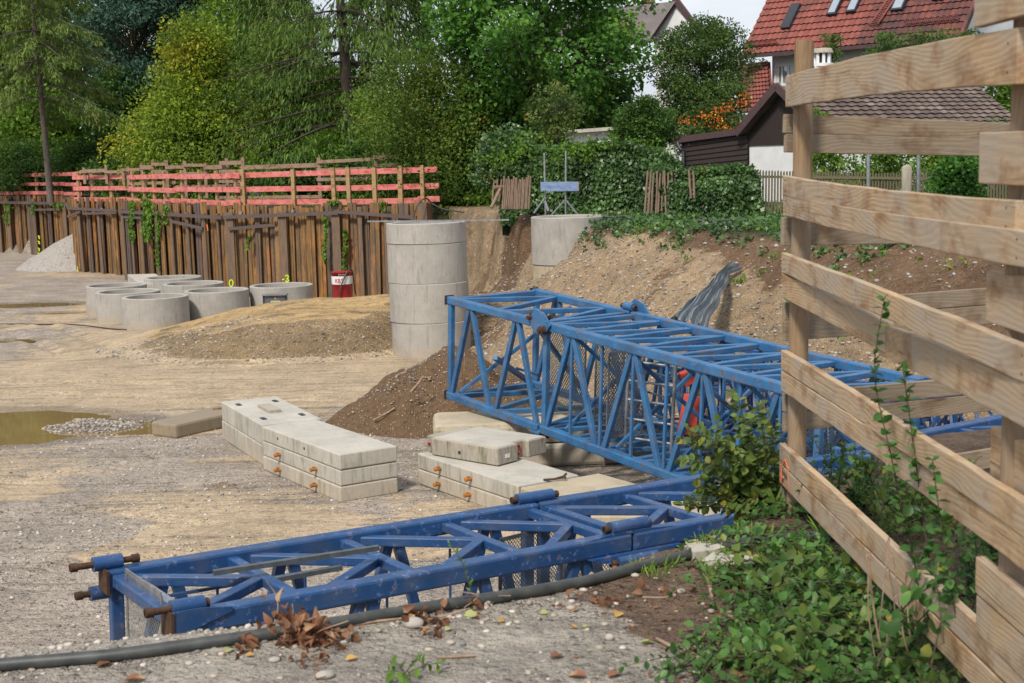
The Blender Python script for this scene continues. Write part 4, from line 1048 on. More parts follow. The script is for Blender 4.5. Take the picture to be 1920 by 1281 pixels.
# hinge lugs with cross pins
for y, sg in ((-.02, -1), (WS+.03, 1)):
    m = MB(); m.prism([(1.86, HS-.02), (2.02, HS+.14), (2.2, HS+.10), (2.32, HS-.02), (2.2, HS-.16), (2.0, HS-.14)], -.012, .012, Matrix(((1, 0, 0, 0), (0, 0, 1, y), (0, 1, 0, 0), (0, 0, 0, 1))))
    pl = m.build('hinge_plate', bl, s1, M1, False, .004)
    m = MB(); m.cyl((1.93, y-.06, HS+.02), (1.93, y+.13, HS+.02), .028, 12); m.tube([(2.2, y-.07, HS-.09), (2.2, y+.07, HS-.09)], .05, 16); m.tube([(2.2, y-.10, HS-.09), (2.2, y+.10, HS-.09)], .026, 6); m.build('bolt', MAT['rustbolt'], pl, M1)
for y_, z_ in ((.05, HS-.05), (WS-.05, HS-.05), (.05, .05), (WS-.05, .05)):
    m = MB(); m.box((-.012, y_, z_), (.02, .13, .12)); m.build('end_plate', MAT['rustbolt'], s1, M1)
# cage panels inside
mesh_panel(s1, M1, (1.22, .78, .12), (.75, 0, 0), (0, 0, 1.12), 18, 20, 'dgalv', .012)
for i_, (a_, b_) in enumerate((((.2, .1, .12), (.9, 1.36, 1.25)), ((1.3, 1.36, .12), (1.9, .1, 1.25)))): bar(s1, M1, a_, b_, .05, .05, bl)
mesh_panel(s2, M2, (.28, .62, .15), (.52, 0, 0), (0, 0, 1.0), 13, 18, 'dgalv', .012)
for x_ in (.4, 1.35, 2.3, 3.2, 4.0): bar(s2, M2, (x_, .1, .12), (x_+.3, 1.36, 1.25), .045, .045, bl); bar(s2, M2, (x_+.45, 1.36, .12), (x_+.15, .1, 1.25), .045, .045, bl)
mesh_panel(s2, M2, (.95, .28, .12), (.0, .52, 0), (0, 0, 1.0), 12, 18, 'galv', .012)
mesh_panel(s2, M2, (3.1, .9, .12), (.9, .0, 0), (0, 0, 1.0), 24, 24, 'dgalv', .007)
for zz in (.3, .55, .8, 1.05): bar(s2, M2, (.1, 1.0, zz), (1.2, 1.0, zz), .02, .02, MAT['dgalv'], 'cage_rail')
# dark blue near mast
dn_ = Vector((.829, .559, -.030)).normalized(); q0 = Vector((-1.924, 7.317, .145)); yn = Vector((0, 0, 1)).cross(dn_).normalized(); zn = dn_.cross(yn)
M3 = fr(q0, dn_, yn, zn)
s3 = section('dark blue lattice mast section nearest the camera, with rusty bolts at its left end', M3, 3.23, 1.22, 1.22, .125, .072, 'blue_dark', 'K', 4)
M4 = fr(q0+dn_*3.25, dn_, yn, zn)
s4 = section('dark blue lattice mast section bolted on behind the leafy bush', M4, 3.23, 1.22, 1.22, .125, .072, 'blue_dark', 'K', 4)
M5 = fr(q0+dn_*6.5+Vector((0, 0, .06)), Vector((dn_.x, dn_.y, .0)).normalized(), yn, Vector((0, 0, 1)))
s5 = section('farthest dark blue lattice mast section, seen through the gap under the timber fence boards', M5, 3.23, 1.22, 1.22, .125, .072, 'blue_dark', 'K', 4)
bd = MAT['blue_dark']
sleeve(s3, M3, (.10, .05, 1.255), .19, .047, bd, (-.24, .125)); sleeve(s3, M3, (.02, 1.18, 1.255), .18, .046, bd, (-.23, .20))
sleeve(s3, M3, (.10, .02, -.0), .20, .05, bd, (-.2, .15)); sleeve(s3, M3, (.0, 1.26, 1.05), .14, .045, bd, (-.16, .15))
sleeve(s3, M3, (3.24, .06, 1.262), .32, .047, bd, (-.21, .19)); sleeve(s3, M3, (3.24, 1.17, 1.252), .32, .044, bd, (-.21, .21)); sleeve(s3, M3, (3.24, -.03, 1.05), .34, .046, bd, (-.22, .20))
for xx in (.0,):
    m = MB(); m.prism([(-.02, 1.0), (.0, 1.25), (.16, 1.25), (.34, 1.225), (.34, 1.20), (.0, 1.10)], -.012, .0, Matrix(((1, 0, 0, 0), (0, 0, 1, -.001), (0, 1, 0, 0), (0, 0, 0, 1))))
    m.build('gusset_plate', bd, s3, M3)
for y_, z_, h_ in ((.06, 1.17, .15), (1.16, 1.15, .15)):
    m = MB(); m.box((-.010, y_, z_), (.018, .16, h_)); m.build('end_plate', MAT['rustbolt'], s3, M3)
m = MB(); m.box((.55, .09, 1.3262), (.16, .02, .004)); 
m = MB()
for x0, x1 in ((2.84, 3.64),):
    m.prism([(x0, 1.218), (x0+.26, 1.238), (x1-.26, 1.238), (x1, 1.218)], -.02, .05, Matrix(((1, 0, 0, 0), (0, 0, 1, .03), (0, 1, 0, 0), (0, 0, 0, 1))))
    m.prism([(x0, 1.10), (x0+.24, 1.03), (x1-.24, 1.03), (x1, 1.10)], -.04, .02, Matrix(((1, 0, 0, 0), (0, 0, 1, -.0), (0, 1, 0, 0), (0, 0, 0, 1))))
m.build('gusset_plate', bd, s3, M3)
mesh_panel(s3, M3, (.06, .35, .2), (0, .6, 0), (0, 0, 1.05), 24, 30, 'galv', .006)
mesh_panel(s3, M3, (2.85, .25, .25), (.62, 0, 0), (0, 0, .85), 22, 26, 'galv', .006)
mesh_panel(s3, M3, (2.65, .75, .25), (.6, .1, 0), (0, 0, .85), 22, 26, 'dgalv', .006)
bar(s3, M3, (.25, .85, 1.08), (1.2, .85, 1.08), .02, .02, bd, 'cage_rail'); bar(s3, M3, (.16, 1.1, 1.14), (.16, .2, 1.14), .10, .02, MAT['galv'], 'cage_rail')
for x in (.25, .6, 1.2, 1.8, 2.3): bar(s3, M3, (x, .85, .2), (x, .85, 1.07), .015, .015, bd, 'cage_rail')
bar(s3, M3, (.3, .55, 1.0), (2.6, .55, 1.0), .02, .02, bd, 'cage_rail')
# channel bars on the mast
for (x0, y0, x1, y1, zz, lb_) in ((400, 1074, 710, 1027, 1.38, 'grey steel channel bar lying on top of the dark blue mast'), (498, 1090, 640, 1064, 1.22, 'perforated grey channel bar lower inside the dark blue mast')):
    a = Z(x0, y0, zz); b = Z(x1, y1, zz); F_, L = frame(a, b); m = MB(); m.box((L/2, 0, .013), (L, .042, .004)); m.box((L/2, -.019, -.002), (L, .004, .028)); m.box((L/2, .019, -.002), (L, .004, .028))
    if zz < 1.4:
        m = MB(); m.box((L/2, 0, .0), (L, .04, .03))
    tag(m.build('channel_bar', MAT['dgalv'], None, F_), lb_, 'steel bar')
# darker jib lattices, ladder and red bracket behind the light blue mast
def jib(label, a, b, w, h, n):
    Mx, L = frame(a, b); root = empty('jib_section', (0, 0, 0), 0, label, 'crane jib', None, Mx); mt = MAT['blue_dark']
    c = [(0, 0), (w, 0), (w/2, h)]
    for (y, z) in c: bar(root, Mx, (0, y, z), (L, y, z), .05, .05, mt, 'chord')
    s = L/n
    for i in range(n):
        for (p, q) in ((0, 2), (1, 2), (0, 1)):
            k = i*s; bar(root, Mx, (k, c[p][0], c[p][1]), (k+s/2, c[q][0], c[q][1]), .028, .028, mt); bar(root, Mx, (k+s/2, c[q][0], c[q][1]), (k+s, c[p][0], c[p][1]), .028, .028, mt)
    return root
jib('thin dark blue jib lattice lying behind the light blue mast, upper one', Vector((1.75, 16.9, .55)), Vector((4.5, 13.9, .50)), .6, .75, 8)
jib('thin dark blue jib lattice on the ground behind the light blue mast, lower one', Vector((2.5, 17.2, .02)), Vector((5.6, 14.4, .02)), .6, .5, 8)
def ladder(label, a, up, side, n, mat, step=.25, r=.016):
    root = empty('ladder', a, 0, label, 'ladder'); a, up, side = Vector(a), Vector(up), Vector(side)
    for s in (0, 1):
        m = MB(); m.tube([a+side*s, a+side*s+up], r*1.3, 8); m.build('side_rail', mat, root)
    for i in range(n):
        m = MB(); p = a+up*((i+.5)/n); m.tube([p, p+side], r, 6); m.build('rung', mat, root)
    return root
jib('thin dark blue jib lattice leaning behind the upper one', Vector((2.0, 17.9, .9)), Vector((5.0, 14.6, .7)), .5, .5, 8)
section('dark blue open lattice frame standing behind the light blue mast near the fence post', fr(Vector((1.65, 17.75, .03)), Vector((.62, -.785, 0)).normalized(), Vector((.785, .62, 0)).normalized(), Vector((0, 0, 1))), 4.2, .8, 1.12, .06, .04, 'blue_dark', 'Z', 6, vert=True)
ladder('long dark blue ladder leaning inside the lattice frame behind the mast', (2.3, 16.9, .1), (1.9, -2.3, 1.0), (.28, .22, .0), 12, MAT['blue_dark'])
ladder('grey galvanised ladder standing inside the light blue mast', M2 @ Vector((1.28, .28, .1)), M2.to_3x3() @ Vector((.02, 0, 1.1)), M2.to_3x3() @ Vector((.5, .25, 0)), 5, MAT['galv'])
ladder('dark blue ladder lying in the jib lattices left of the red bracket', (1.9, 16.7, .5), (2.2, -2.3, .0), (.25, .25, .25), 9, MAT['blue_dark'])
ladder('dark blue ladder propped in the jib lattices right of the red bracket', (2.5, 16.6, .1), (1.2, -1.3, .9), (.3, .3, 0), 7, MAT['blue_dark'])
rb = D(1290, 812, 15.9); root = empty('red_bracket', rb, 0, 'orange red steel bracket standing among the blue jib lattices', 'bracket')
T = Matrix.Translation(rb) @ Matrix.Rotation(-.3, 4, 'Z') @ Matrix.Rotation(R(-8), 4, 'X')
m = MB(); m.prism([(-.13, .0), (.09, -.04), (.14, .42), (-.05, .46)], -.02, .02, T @ Matrix(((1, 0, 0, 0), (0, 0, 1, 0), (0, 1, 0, 0), (0, 0, 0, 1)))); m.build('plate', MAT['redlead'], root, None, False, .004)
m = MB(); m.beam(T @ Vector((-.08, 0, .62)), T @ Vector((.2, .1, .74)), .16, .16); m.build('flange', MAT['redlead'], root, None, False, .01)
for zz in (.08, .36):
    m = MB(); m.cyl(T @ Vector((.02, -.03, zz)), T @ Vector((.02, .03, zz)), .02, 10); m.build('bolt', MAT['rustbolt'], root)

# tarpaulin bundle on the slope ------------------------------------------
top = D(1362, 487, 22.3); bot = D(1278, 604, 18.4)
def tri(a): a = a % 1.0; return 4*abs(a-.5)-1
for nm, off, w0, w1, lb_ in (('tarpaulin', 0., .08, .31, 'bundle of blue grey tarpaulin strips hanging diagonally down the gravel slope'),):
    P_ = []; n = 30; k = 46
    for i in range(n):
        u = i/(n-1); c = top.lerp(bot, u); c.x += .10*math.exp(-(u/.06)**2)+.03*math.sin(u*5)
        gz = H(c.x, c.y); wdt = w0+.05*math.exp(-(u/.05)**2)+(w1-w0)*max(0, u-.12)**1.05*1.1
        for j in range(k):
            v = j/(k-1)*2-1; fold = .075*tri(v*2.1+u*.35)+.03*tri(v*5.3+.3+u*.8)+.012*math.sin(v*23+u*11)
            fold *= (.45+.6*u); P_.append((c.x+v*wdt+.02*math.sin(u*19+v*3), c.y-abs(fold)*.5-.12, max(gz+.03, c.z-.2)+.20*(1-abs(v))**.7*(.6+.4*u)+fold+.04))
    m = MB(); m.add(P_, [(i*k+j, i*k+j+1, (i+1)*k+j+1, (i+1)*k+j) for i in range(n-1) for j in range(k-1)], 0, False)
    o = m.build(nm, MAT['tarp']); tag(o, lb_, 'tarpaulin')
tr = D(1195, 655, 17.2); m = MB()
P_ = [(tr.x+(i-5)*.10+random.uniform(-.02, .02), tr.y+(j-4)*.10, .05+.55*math.exp(-((i-5)/4)**2-((j-4)/4)**2)+random.uniform(-.05, .07)) for i in range(11) for j in range(9)]
m.add(P_, [(i*9+j, (i+1)*9+j, (i+1)*9+j+1, i*9+j+1) for i in range(10) for j in range(8)], 0, True)
tag(m.build('tarpaulin', MAT['tarp']), 'grey tarpaulin heaped on the ground behind the light blue mast', 'tarpaulin')

# big black hose on the bank ------------------------------------------------
HP = [(-120, 1262), (0, 1247), (200, 1230), (330, 1213), (500, 1189), (640, 1166), (800, 1139), (960, 1115), (1120, 1085), (1250, 1050), (1380, 1021), (1480, 1008), (1560, 1004), (1650, 1000)]
pts = []
for px, py in HP:
    p = Z(px, py, 2.235); p.z = H(p.x, p.y)+.02
    for _ in range(3):
        p = Z(px, py, p.z); p.z = H(p.x, p.y)+.021
    pts.append(p)
m = MB(); m.tube(spl(pts, 6), .0215, 14); tag(m.build('hose', MAT['hose']), 'thick black hose lying along the edge of the bank in the foreground', 'hose')

# ------------------------------------------------------------------ timber hoarding on the right
fr1 = empty('timber_fence', (1.28, 6.1, 2.1), 0, 'weathered board fence running toward the camera at the right, round posts', 'timber fence')
def rpost(root, top, bot, r, name='post'):
    m = MB(); k = 9; pts = [bot.lerp(top, i/(k-1))+Vector((random.uniform(-.002, .002), 0, 0)) for i in range(k)]
    Mx, L = frame(bot, top, Vector((0, 1, 0))); inv = Mx.inverted(); pts = [inv @ p for p in pts]
    m.tube(pts, [r*1.05]+[r*random.uniform(.97, 1.03) for _ in range(k-2)]+[r*.98], 20); return m.build(name, MAT['post'], root, Mx, False, .004)
pt = D(1509, 77, 6.12); pb = D(1490, 985, 6.12); pb.z = 2.0; rpost(fr1, pt, pb, .0425)
p2t = Vector((1.345, 3.6, 4.6)); p2b = Vector((1.325, 3.6, 1.9)); rpost(fr1, p2t, p2b, .0425)
def nails(o, L, h, t):
    m = MB()
    for x in (.045, .07, L-.06):
        for z in (-h*.28, h*.25): m.cyl((x+random.uniform(-.01, .01), t/2-.001, z), (x, t/2+.0012, z), .0032, 8); m.cyl((x, -t/2+.001, z), (x, -t/2-.0012, z), .0032, 8)
    m.build('nails', MAT['rustbolt'], o, Matrix.Identity(4), True)['kind'] = 'stuff'
def fb(root, x0, y0, d0, x1, y1, d1, h, t=.026, mat='board', bow=0., seg=6, nm='board'):
    o = fb_(root, x0, y0, d0, x1, y1, d1, h, t, mat, bow, 14, nm); nails(o, (D(x1, y1, d1)-D(x0, y0, d0)).length, h, t); return o
def fb_(root, x0, y0, d0, x1, y1, d1, h, t=.026, mat='board', bow=0., seg=6, nm='board'): return plank(nm, D(x0, y0, d0), D(x1, y1, d1), h, t, MAT[mat], root, seg, bow, .0022)
d0, d1 = 6.14, 3.46
fb(fr1, 1479, 172, d0, 1918, 104, d1, .136, .03, 'board', .012)
fb(fr1, 1473, 347, d0, 1914, 408, d1, .088, .028, 'board', -.014)
fb(fr1, 1474, 385, d0, 1935, 468, 3.36, .088, .028, 'board', -.008)
fb(fr1, 1471, 493, d0, 1945, 690, 3.30, .088, .028, 'board', .004)
fb(fr1, 1471, 534, d0, 1668, 634, 4.75, .105, .03, 'board', .0)
fb(fr1, 1655, 637, 4.86, 1950, 770, 3.28, .112, .03, 'board', .008)
fb(fr1, 1470, 674, d0, 1640, 779, 4.9, .088, .028, 'board')
fb(fr1, 1470, 713, d0, 1690, 860, 4.6, .088, .028, 'board')
fb(fr1, 1628, 775, 4.97, 1950, 988, 3.28, .088, .028, 'board')
fb(fr1, 1668, 852, 4.72, 1950, 1050, 3.28, .092, .028, 'board')
b8 = fb(fr1, 1467, 848, 6.2, 1960, 1312, 3.30, .090, .028, 'board', 0)
b9 = fb(fr1, 1468, 886, 6.2, 1960, 1382, 3.30, .090, .034, 'board', 0)
# orange spray mark near the left end of the lowest boards
m = MB()
def mk(px, py): 
    d = 6.17-(px-1467)/490*2.9*1.25; p = D(px, py, d); p.x -= .022; return p
for a, b in (((1473, 905), (1474, 875)), ((1474, 875), (1481, 862)), ((1481, 862), (1487, 880)), ((1487, 880), (1488, 922)), ((1474, 893), (1478, 896))): m.beam(mk(*a), mk(*b), .003, .007, Vector((0, 1, 0)))
m.build('paint_mark', MAT['orangespray'], fr1)
m = MB(); a, b = mk(1478, 886), mk(1485, 896); m.beam(a, b, .003, .016); m.build('paper_tag', MAT['galv'], fr1)
# next panel nearer the camera: cut ends just left of the second post
def near_board(px, yt, yb, dpt=3.74, n=1):
    a = D(px, (yt+yb)/2, dpt); h = (yb-yt)/FPX*dpt
    plank('board', a, Vector((a.x+.03, 1.7, a.z-.01)), h, .028, MAT['board'], fr1, 4, 0, .001)
near_board(1836, -52, 50); near_board(1845, 250, 343); near_board(1858, 506, 603); near_board(1866, 797, 900); near_board(1838, 1040, 1112); near_board(1839, 1112, 1188)
# the run that turns the corner
fr2 = empty('timber_fence', (1.3, 6.15, 2.1), 0, 'second board fence run turning right behind the round corner post', 'timber fence')
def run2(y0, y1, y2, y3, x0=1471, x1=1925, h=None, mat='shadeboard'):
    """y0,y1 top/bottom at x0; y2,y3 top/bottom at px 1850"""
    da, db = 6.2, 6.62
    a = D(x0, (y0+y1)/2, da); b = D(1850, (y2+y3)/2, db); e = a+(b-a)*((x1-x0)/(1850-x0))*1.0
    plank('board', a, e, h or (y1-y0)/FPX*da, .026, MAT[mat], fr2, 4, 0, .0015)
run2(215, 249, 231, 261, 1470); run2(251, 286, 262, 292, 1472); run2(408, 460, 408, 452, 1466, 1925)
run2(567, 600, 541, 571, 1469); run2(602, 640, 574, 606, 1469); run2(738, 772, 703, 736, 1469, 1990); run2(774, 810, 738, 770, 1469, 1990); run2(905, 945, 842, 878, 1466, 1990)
q = D(1995, 200, 6.8); rpost(fr2, Vector((q.x, 6.85, 4.1)), Vector((q.x, 6.85, 1.9)), .043)

# ------------------------------------------------------------------ formwork stand above the slope
def fpt(px, py, d): return D(px, py, d)
st = empty('trestle_stand', (D(1040, 402, 30.5)), 0, 'two slim galvanised poles on splayed feet carrying a worn blue board before the ivy', 'stand')
dS = 30.6
for x0, y0, x1, y1 in ((1020.5, 287, 1023, 404), (1061, 283, 1060.5, 403)):
    m = MB(); m.tube([fpt(x0, y0, dS), fpt(x1, y1, dS)], .021, 8); m.build('pole', MAT['galv'], st)
for x0, y0, x1, y1 in ((1021, 372, 1001, 400), (1059, 375, 1033, 404), (1061, 375, 1084, 402), (1021, 376, 1028, 396)):
    m = MB(); m.beam(fpt(x0, y0, dS), fpt(x1, y1, dS-.15), .05, .02); m.build('foot', MAT['galv'], st)
m = MB(); Mx, L = frame(fpt(1013.5, 350, dS-.05), fpt(1084, 349.5, dS-.05)); m.box((L/2, 0, 0), (L, .05, .205)); m.build('board', MAT['blueboard'], st, Mx)
m = MB(); m.box((L+.004, 0, 0), (.02, .054, .205)); m.build('board_end', MAT['railpost'], st, Mx)
for px in (1020.5, 1060.7):
    m = MB(); p = fpt(px, 357, dS-.09); m.box(p, (.07, .05, .035)); m.build('clamp', MAT['galv'], st)
# leaning stake fence
sf = empty('stake_fence', D(965, 392, 32), 0, 'leaning fence of peeled brown stakes beside the ivy', 'fence')
def stakes(root, x0, x1, yt, yb, d, n, lean=0, mat='stake'):
    m = MB()
    for i in range(n):
        u = i/(n-1); px = x0+(x1-x0)*u; a = D(px+random.uniform(-1, 1), yt+random.uniform(-4, 4), d); b = D(px-lean+random.uniform(-1.5, 1.5), yb, d)
        m.tube([b, a.lerp(b, .5)+Vector((random.uniform(-.01, .01), 0, 0)), a], [.028, .026, .022], 6, True, random.random())
    return m.build('stakes', MAT[mat], root)
stakes(sf, 946, 994, 333, 392, 32, 15, 3); stakes(sf, 927, 940, 335, 378, 32.3, 3, 4)
m = MB(); m.tube([D(938, 354, 31.6), D(921, 390, 31.4)], .04, 6); m.build('leaning_stake', MAT['stake'], sf)
m = MB(); m.beam(D(926, 350, 32.2), D(996, 348, 32.2), .05, .05); m.build('rail', MAT['oldboard'], sf)
sf2 = empty('stake_fence', D(1230, 400, 29), 0, 'weathered stakes showing in the gap of the ivy hedge at its right half', 'fence')
stakes(sf2, 1214, 1245, 322, 400, 29.6, 6, 4); stakes(sf2, 1246, 1300, 322, 402, 29.5, 9, -2); stakes(sf2, 1292, 1299, 320, 372, 29.0, 2, -3)
# picket fence
pf = empty('picket_fence', D(1450, 400, 29), 0, 'dark weathered picket fence in front of the garden shed', 'picket fence')
m = MB()
for i in range(92):
    px = 1420+i*5.55; d = 29-.006*(px-1420)*1.0; t = 321+.018*(px-1420)+random.uniform(-1, 1)
    a = D(px, t, d); b = D(px-1, 402 if px < 1550 else 395, d); m.beam(a, b, .032, .03, Vector((0, 1, 0)), random.random())
    m.add([a+Vector((-.016, -.015, 0)), a+Vector((.016, -.015, 0)), a+Vector((0, -.015, .03))], [(0, 1, 2)])
m.build('pickets', MAT['picket'], pf)
for y0 in (331, 380):
    m = MB(); m.beam(D(1418, y0+.5, 29.06), D(1925, y0+6, 26.05), .04, .05); m.build('rail', MAT['picket'], pf)
cp = empty('fence_post', D(1700, 360, 27.2), 0, 'stubby rough concrete post in the picket fence', 'post'); m = MB(); a = D(1700, 313, 27.2); b = D(1700, 380, 27.2)
m.tube([b, a, a+Vector((0, 0, .03))], [.10, .095, .05], 10); m.build('post_body', MAT['conc_side'], cp)
for px, y0, lb_ in ((1628, 288, 'thin grey steel pole behind the fence, left one'), (1722, 290, 'thin grey steel pole behind the fence, right of the concrete post')):
    m = MB(); m.tube([D(px, y0-60, 26.0), D(px, y0+110, 26.0)], .035, 10); tag(m.build('steel_pole', MAT['galv']), lb_, 'pole')

# ------------------------------------------------------------------ buildings
def tile_roof(name, a, b, up, mat, parent, rows=22, cols=30, amp=.035, stepz=.05, mask=None):
    """roof plane: eave a->b, up vector to ridge; wavy tile courses"""
    a, b, up = Vector(a), Vector(b), Vector(up); e = b-a; n = e.cross(up).normalized()
    if n.z < 0: n = -n
    V = []; F = []; A = []
    per = 6; nc = cols*per+1
    tile = RNG.random((rows, cols+1))
    for r in range(rows):
        for k in (0, 1):
            u = (r+k)/rows
            for j in range(nc):
                s = j/(nc-1); wv = amp*(.5+.5*math.cos(2*math.pi*(j/per)))
                h = wv+(stepz if k == 0 else 0.0)
                V.append(a+e*s+up*(u+(-.12/rows if k == 0 else 0))+n*h); A.append(tile[r, min(j//per, cols)])
    for r in range(rows):
        o = r*2*nc
        for j in range(nc-1):
            F.append((o+j, o+j+1, o+nc+j+1, o+nc+j))
            if r < rows-1: F.append((o+nc+j, o+nc+j+1, o+2*nc+j+1, o+2*nc+j))
    b0 = len(V); dn_ = -n*.06
    V += [a+dn_, b+dn_, b+up+dn_, a+up+dn_]; A += [0]*4; F.append((b0, b0+1, b0+2, b0+3))
    me = bpy.data.meshes.new(name); me.from_pydata([tuple(v) for v in V], [], F); at = me.attributes.new('rnd', 'FLOAT', 'POINT'); at.data.foreach_set('value', A); me.update()
    return link_mesh(name, me, MAT[mat], parent)
hs = empty('house', D(1400, 300, 50), 0, 'large white house with a red tiled roof, skylights and a darker right half', 'house')
eL = D(1391, 104, 50.0); eR = D(1803, 66, 44.2); e = (eR-eL); eL.z = eR.z = (eL.z+eR.z)/2
e = eR-eL; ev = e.normalized(); bk = Vector((-ev.y, ev.x, 0)); up = bk*4.6+Vector((0, 0, 5.6))
sp_ = .56
eM = eL+e*sp_
# a slanting line splits fresh and weathered tiles: the weathered part is its own strip
tile_roof('roof', eL, eM, up, 'roofred', hs, 24, 22)
tile_roof('roof', eM+e*.001, eR, up, 'roofdark', hs, 24, 17)
def on_roof(u, v, w=0.): n = e.cross(up).normalized(); n = n if n.z > 0 else -n; return eL+e*u+up*v+n*w
def uv_px(px, py):
    n = e.cross(up); r = ray(px, py); t = (eL-CAM).dot(n)/r.dot(n); q = CAM+r*t-eL
    v = q.z/up.z; u = (q-up*v).dot(e)/e.dot(e); return u, v
for (x0, y0, x1, y1, wpx, lb_) in ((1466, 58, 1495, 12, 17, 1), (1552, 33, 1574, 2, 17, 0), (1588, 28, 1612, -4, 18, 0), (1672, 25, 1700, -6, 22, 0), (1749, 5, 1765, -12, 22, 0)):
    ua, va = uv_px(x0, y0); ub, vb = uv_px(x0+wpx, y0-2); u1, v1 = uv_px(x1, y1)
    v1 = max(v1, va+.12); um = ub-ua
    f = MB(); f.hexa([on_roof(ua, va, .02), on_roof(ub, va, .02), on_roof(ub, v1, .02), on_roof(ua, v1, .02), on_roof(ua, va, .16), on_roof(ub, va, .16), on_roof(ub, v1, .16), on_roof(ua, v1, .16)])
    fo = f.build('skylight', MAT['frame'], hs); iu, iv = um*.13, (v1-va)*.08
    f = MB(); f.add([on_roof(ua+iu, va+iv, .165), on_roof(ub-iu, va+iv, .165), on_roof(ub-iu, v1-iv, .165), on_roof(ua+iu, v1-iv, .165)], [(0, 1, 2, 3)])
    f.build('pane', MAT['frame'] if lb_ else MAT['glass'], fo)
for x0, y0, x1, y1 in ((1406, 92, 1462, 82), (1700, 50, 1802, 38)):
    a = uv_px(x0, y0); b = uv_px(x1, y1); m = MB(); v = (a[1]+b[1])/2; n = 26
    m.tube([on_roof(a[0], v, .25), on_roof(b[0], v, .25)], .015, 5); m.tube([on_roof(a[0], v, .10), on_roof(b[0], v, .10)], .015, 5)
    for i in range(n): u = a[0]+(b[0]-a[0])*i/(n-1); m.tube([on_roof(u, v, .05), on_roof(u, v, .27)], .01, 4)
    m.build('snow_guard', MAT['redlead'] if False else MAT['roofdark'], hs)
a = uv_px(1634, 52); b = uv_px(1672, -4); m = MB(); 
for s in (0, .035): m.tube([on_roof(a[0]+s, a[1], .14), on_roof(b[0]+s, b[1], .14)], .03, 5)
for i in range(16):
    t = i/15; m.tube([on_roof(a[0]+(b[0]-a[0])*t, a[1]+(b[1]-a[1])*t, .14), on_roof(a[0]+(b[0]-a[0])*t+.035, a[1]+(b[1]-a[1])*t, .14)], .02, 4)
m.build('roof_ladder', MAT['roofred'], hs)
# walls under the roof
bot = 2.0; ins = bk*.55
w0, w1 = eL+ev*.9+ins, eR-ev*.35+ins
def wall4(m, a, b, z0, z1): m.add([(a.x, a.y, z0), (b.x, b.y, z0), (b.x, b.y, z1), (a.x, a.y, z1)], [(0, 1, 2, 3)])
m = MB(); wall4(m, w0, w1, bot, eL.z-.1); far = bk*8.5; wall4(m, w1, w1+far, bot, eL.z-.1); wall4(m, w0+far, w0, bot, eL.z-.1)
rid = up+e*0
m.add([w1, w1+far, eR-ev*.35+up*.97], [(0, 1, 2)]); m.add([w0+far, w0, eL+ev*.9+up*.97], [(0, 1, 2)])
m.build('wall', MAT['plaster'], hs)
tile_roof('roof', eL+bk*9.2+Vector((0, 0, 0)), eR+bk*9.2, -bk*4.6+Vector((0, 0, 5.6)), 'roofred', hs, 20, 30)
m = MB(); m.beam(eL+Vector((0, 0, -.08))-bk*.04, eR+Vector((0, 0, -.08))-bk*.04, .14, .12); m.build('gutter', MAT['trim'], hs)
m = MB(); m.beam(eR, eR+up, .12, .16); m.build('verge_board', MAT['roofdark'], hs)
# window in the wall
def on_wall(px, py, off=-.05):
    n = bk; r = ray(px, py); t = (w0-CAM).dot(n)/r.dot(n); return CAM+r*t+bk*off
def window(x0, y0, x1, y1, parent):
    c = [on_wall(x0, y0), on_wall(x1, y0-1.5), on_wall(x1, y1-1.5), on_wall(x0, y1)]
    m = MB(); 
    for a, b in zip(c, c[1:]+c[:1]): m.beam(a, b, .06, .09)
    mid0, mid1 = (c[0]+c[1])/2, (c[2]+c[3])/2; m.beam(mid0, mid1, .05, .08, Vector((0, 1, 0)))
    f = m.build('window', MAT['whitepaint'], parent)
    m = MB(); m.add([p+bk*.03 for p in c], [(0, 1, 2, 3)]); m.build('pane', MAT['glass'], f)
    m = MB(); m.add([p+bk*.01 for p in (c[0].lerp(c[1], .12), c[0].lerp(c[1], .3), c[3].lerp(c[2], .22), c[3].lerp(c[2], .12))], [(0, 1, 2, 3)]); m.build('curtain', MAT['whitepaint'], f)
window(1456, 123, 1479, 160, hs)
window(1700, 110, 1730, 150, hs)
# small chimney pot on the roof
cu = uv_px(1552, 88); c = on_roof(cu[0], cu[1], 0); m = MB(); m.box(c+Vector((0, 0, .2)), (.22, .22, .5)); m.build('vent', MAT['roofred'], hs)
# lower side wing roof
wg = [D(1447, 118, 49.2), D(1447, 206, 47.6), D(1394, 213, 49.5), D(1391, 118, 51.5)]
wa, wb = D(1388, 212, 49.8), D(1449, 204, 47.9); wa.z = wb.z = (wa.z+wb.z)/2
tile_roof('wing_roof', wa, wb, (D(1448, 112, 49.0)-wb)+Vector((0, .6, 0)), 'roofred', hs, 12, 10)
m = MB(); m.add([wa+Vector((0, .3, -.1)), wb+Vector((0, .3, -.1)), Vector((wb.x, wb.y+.3, 2)), Vector((wa.x, wa.y+.3, 2))], [(3, 2, 1, 0)]); m.build('wing_wall', MAT['plaster'], hs)
m = MB(); m.beam(wa, wb, .1, .1); m.build('gutter', MAT['galv'], hs)
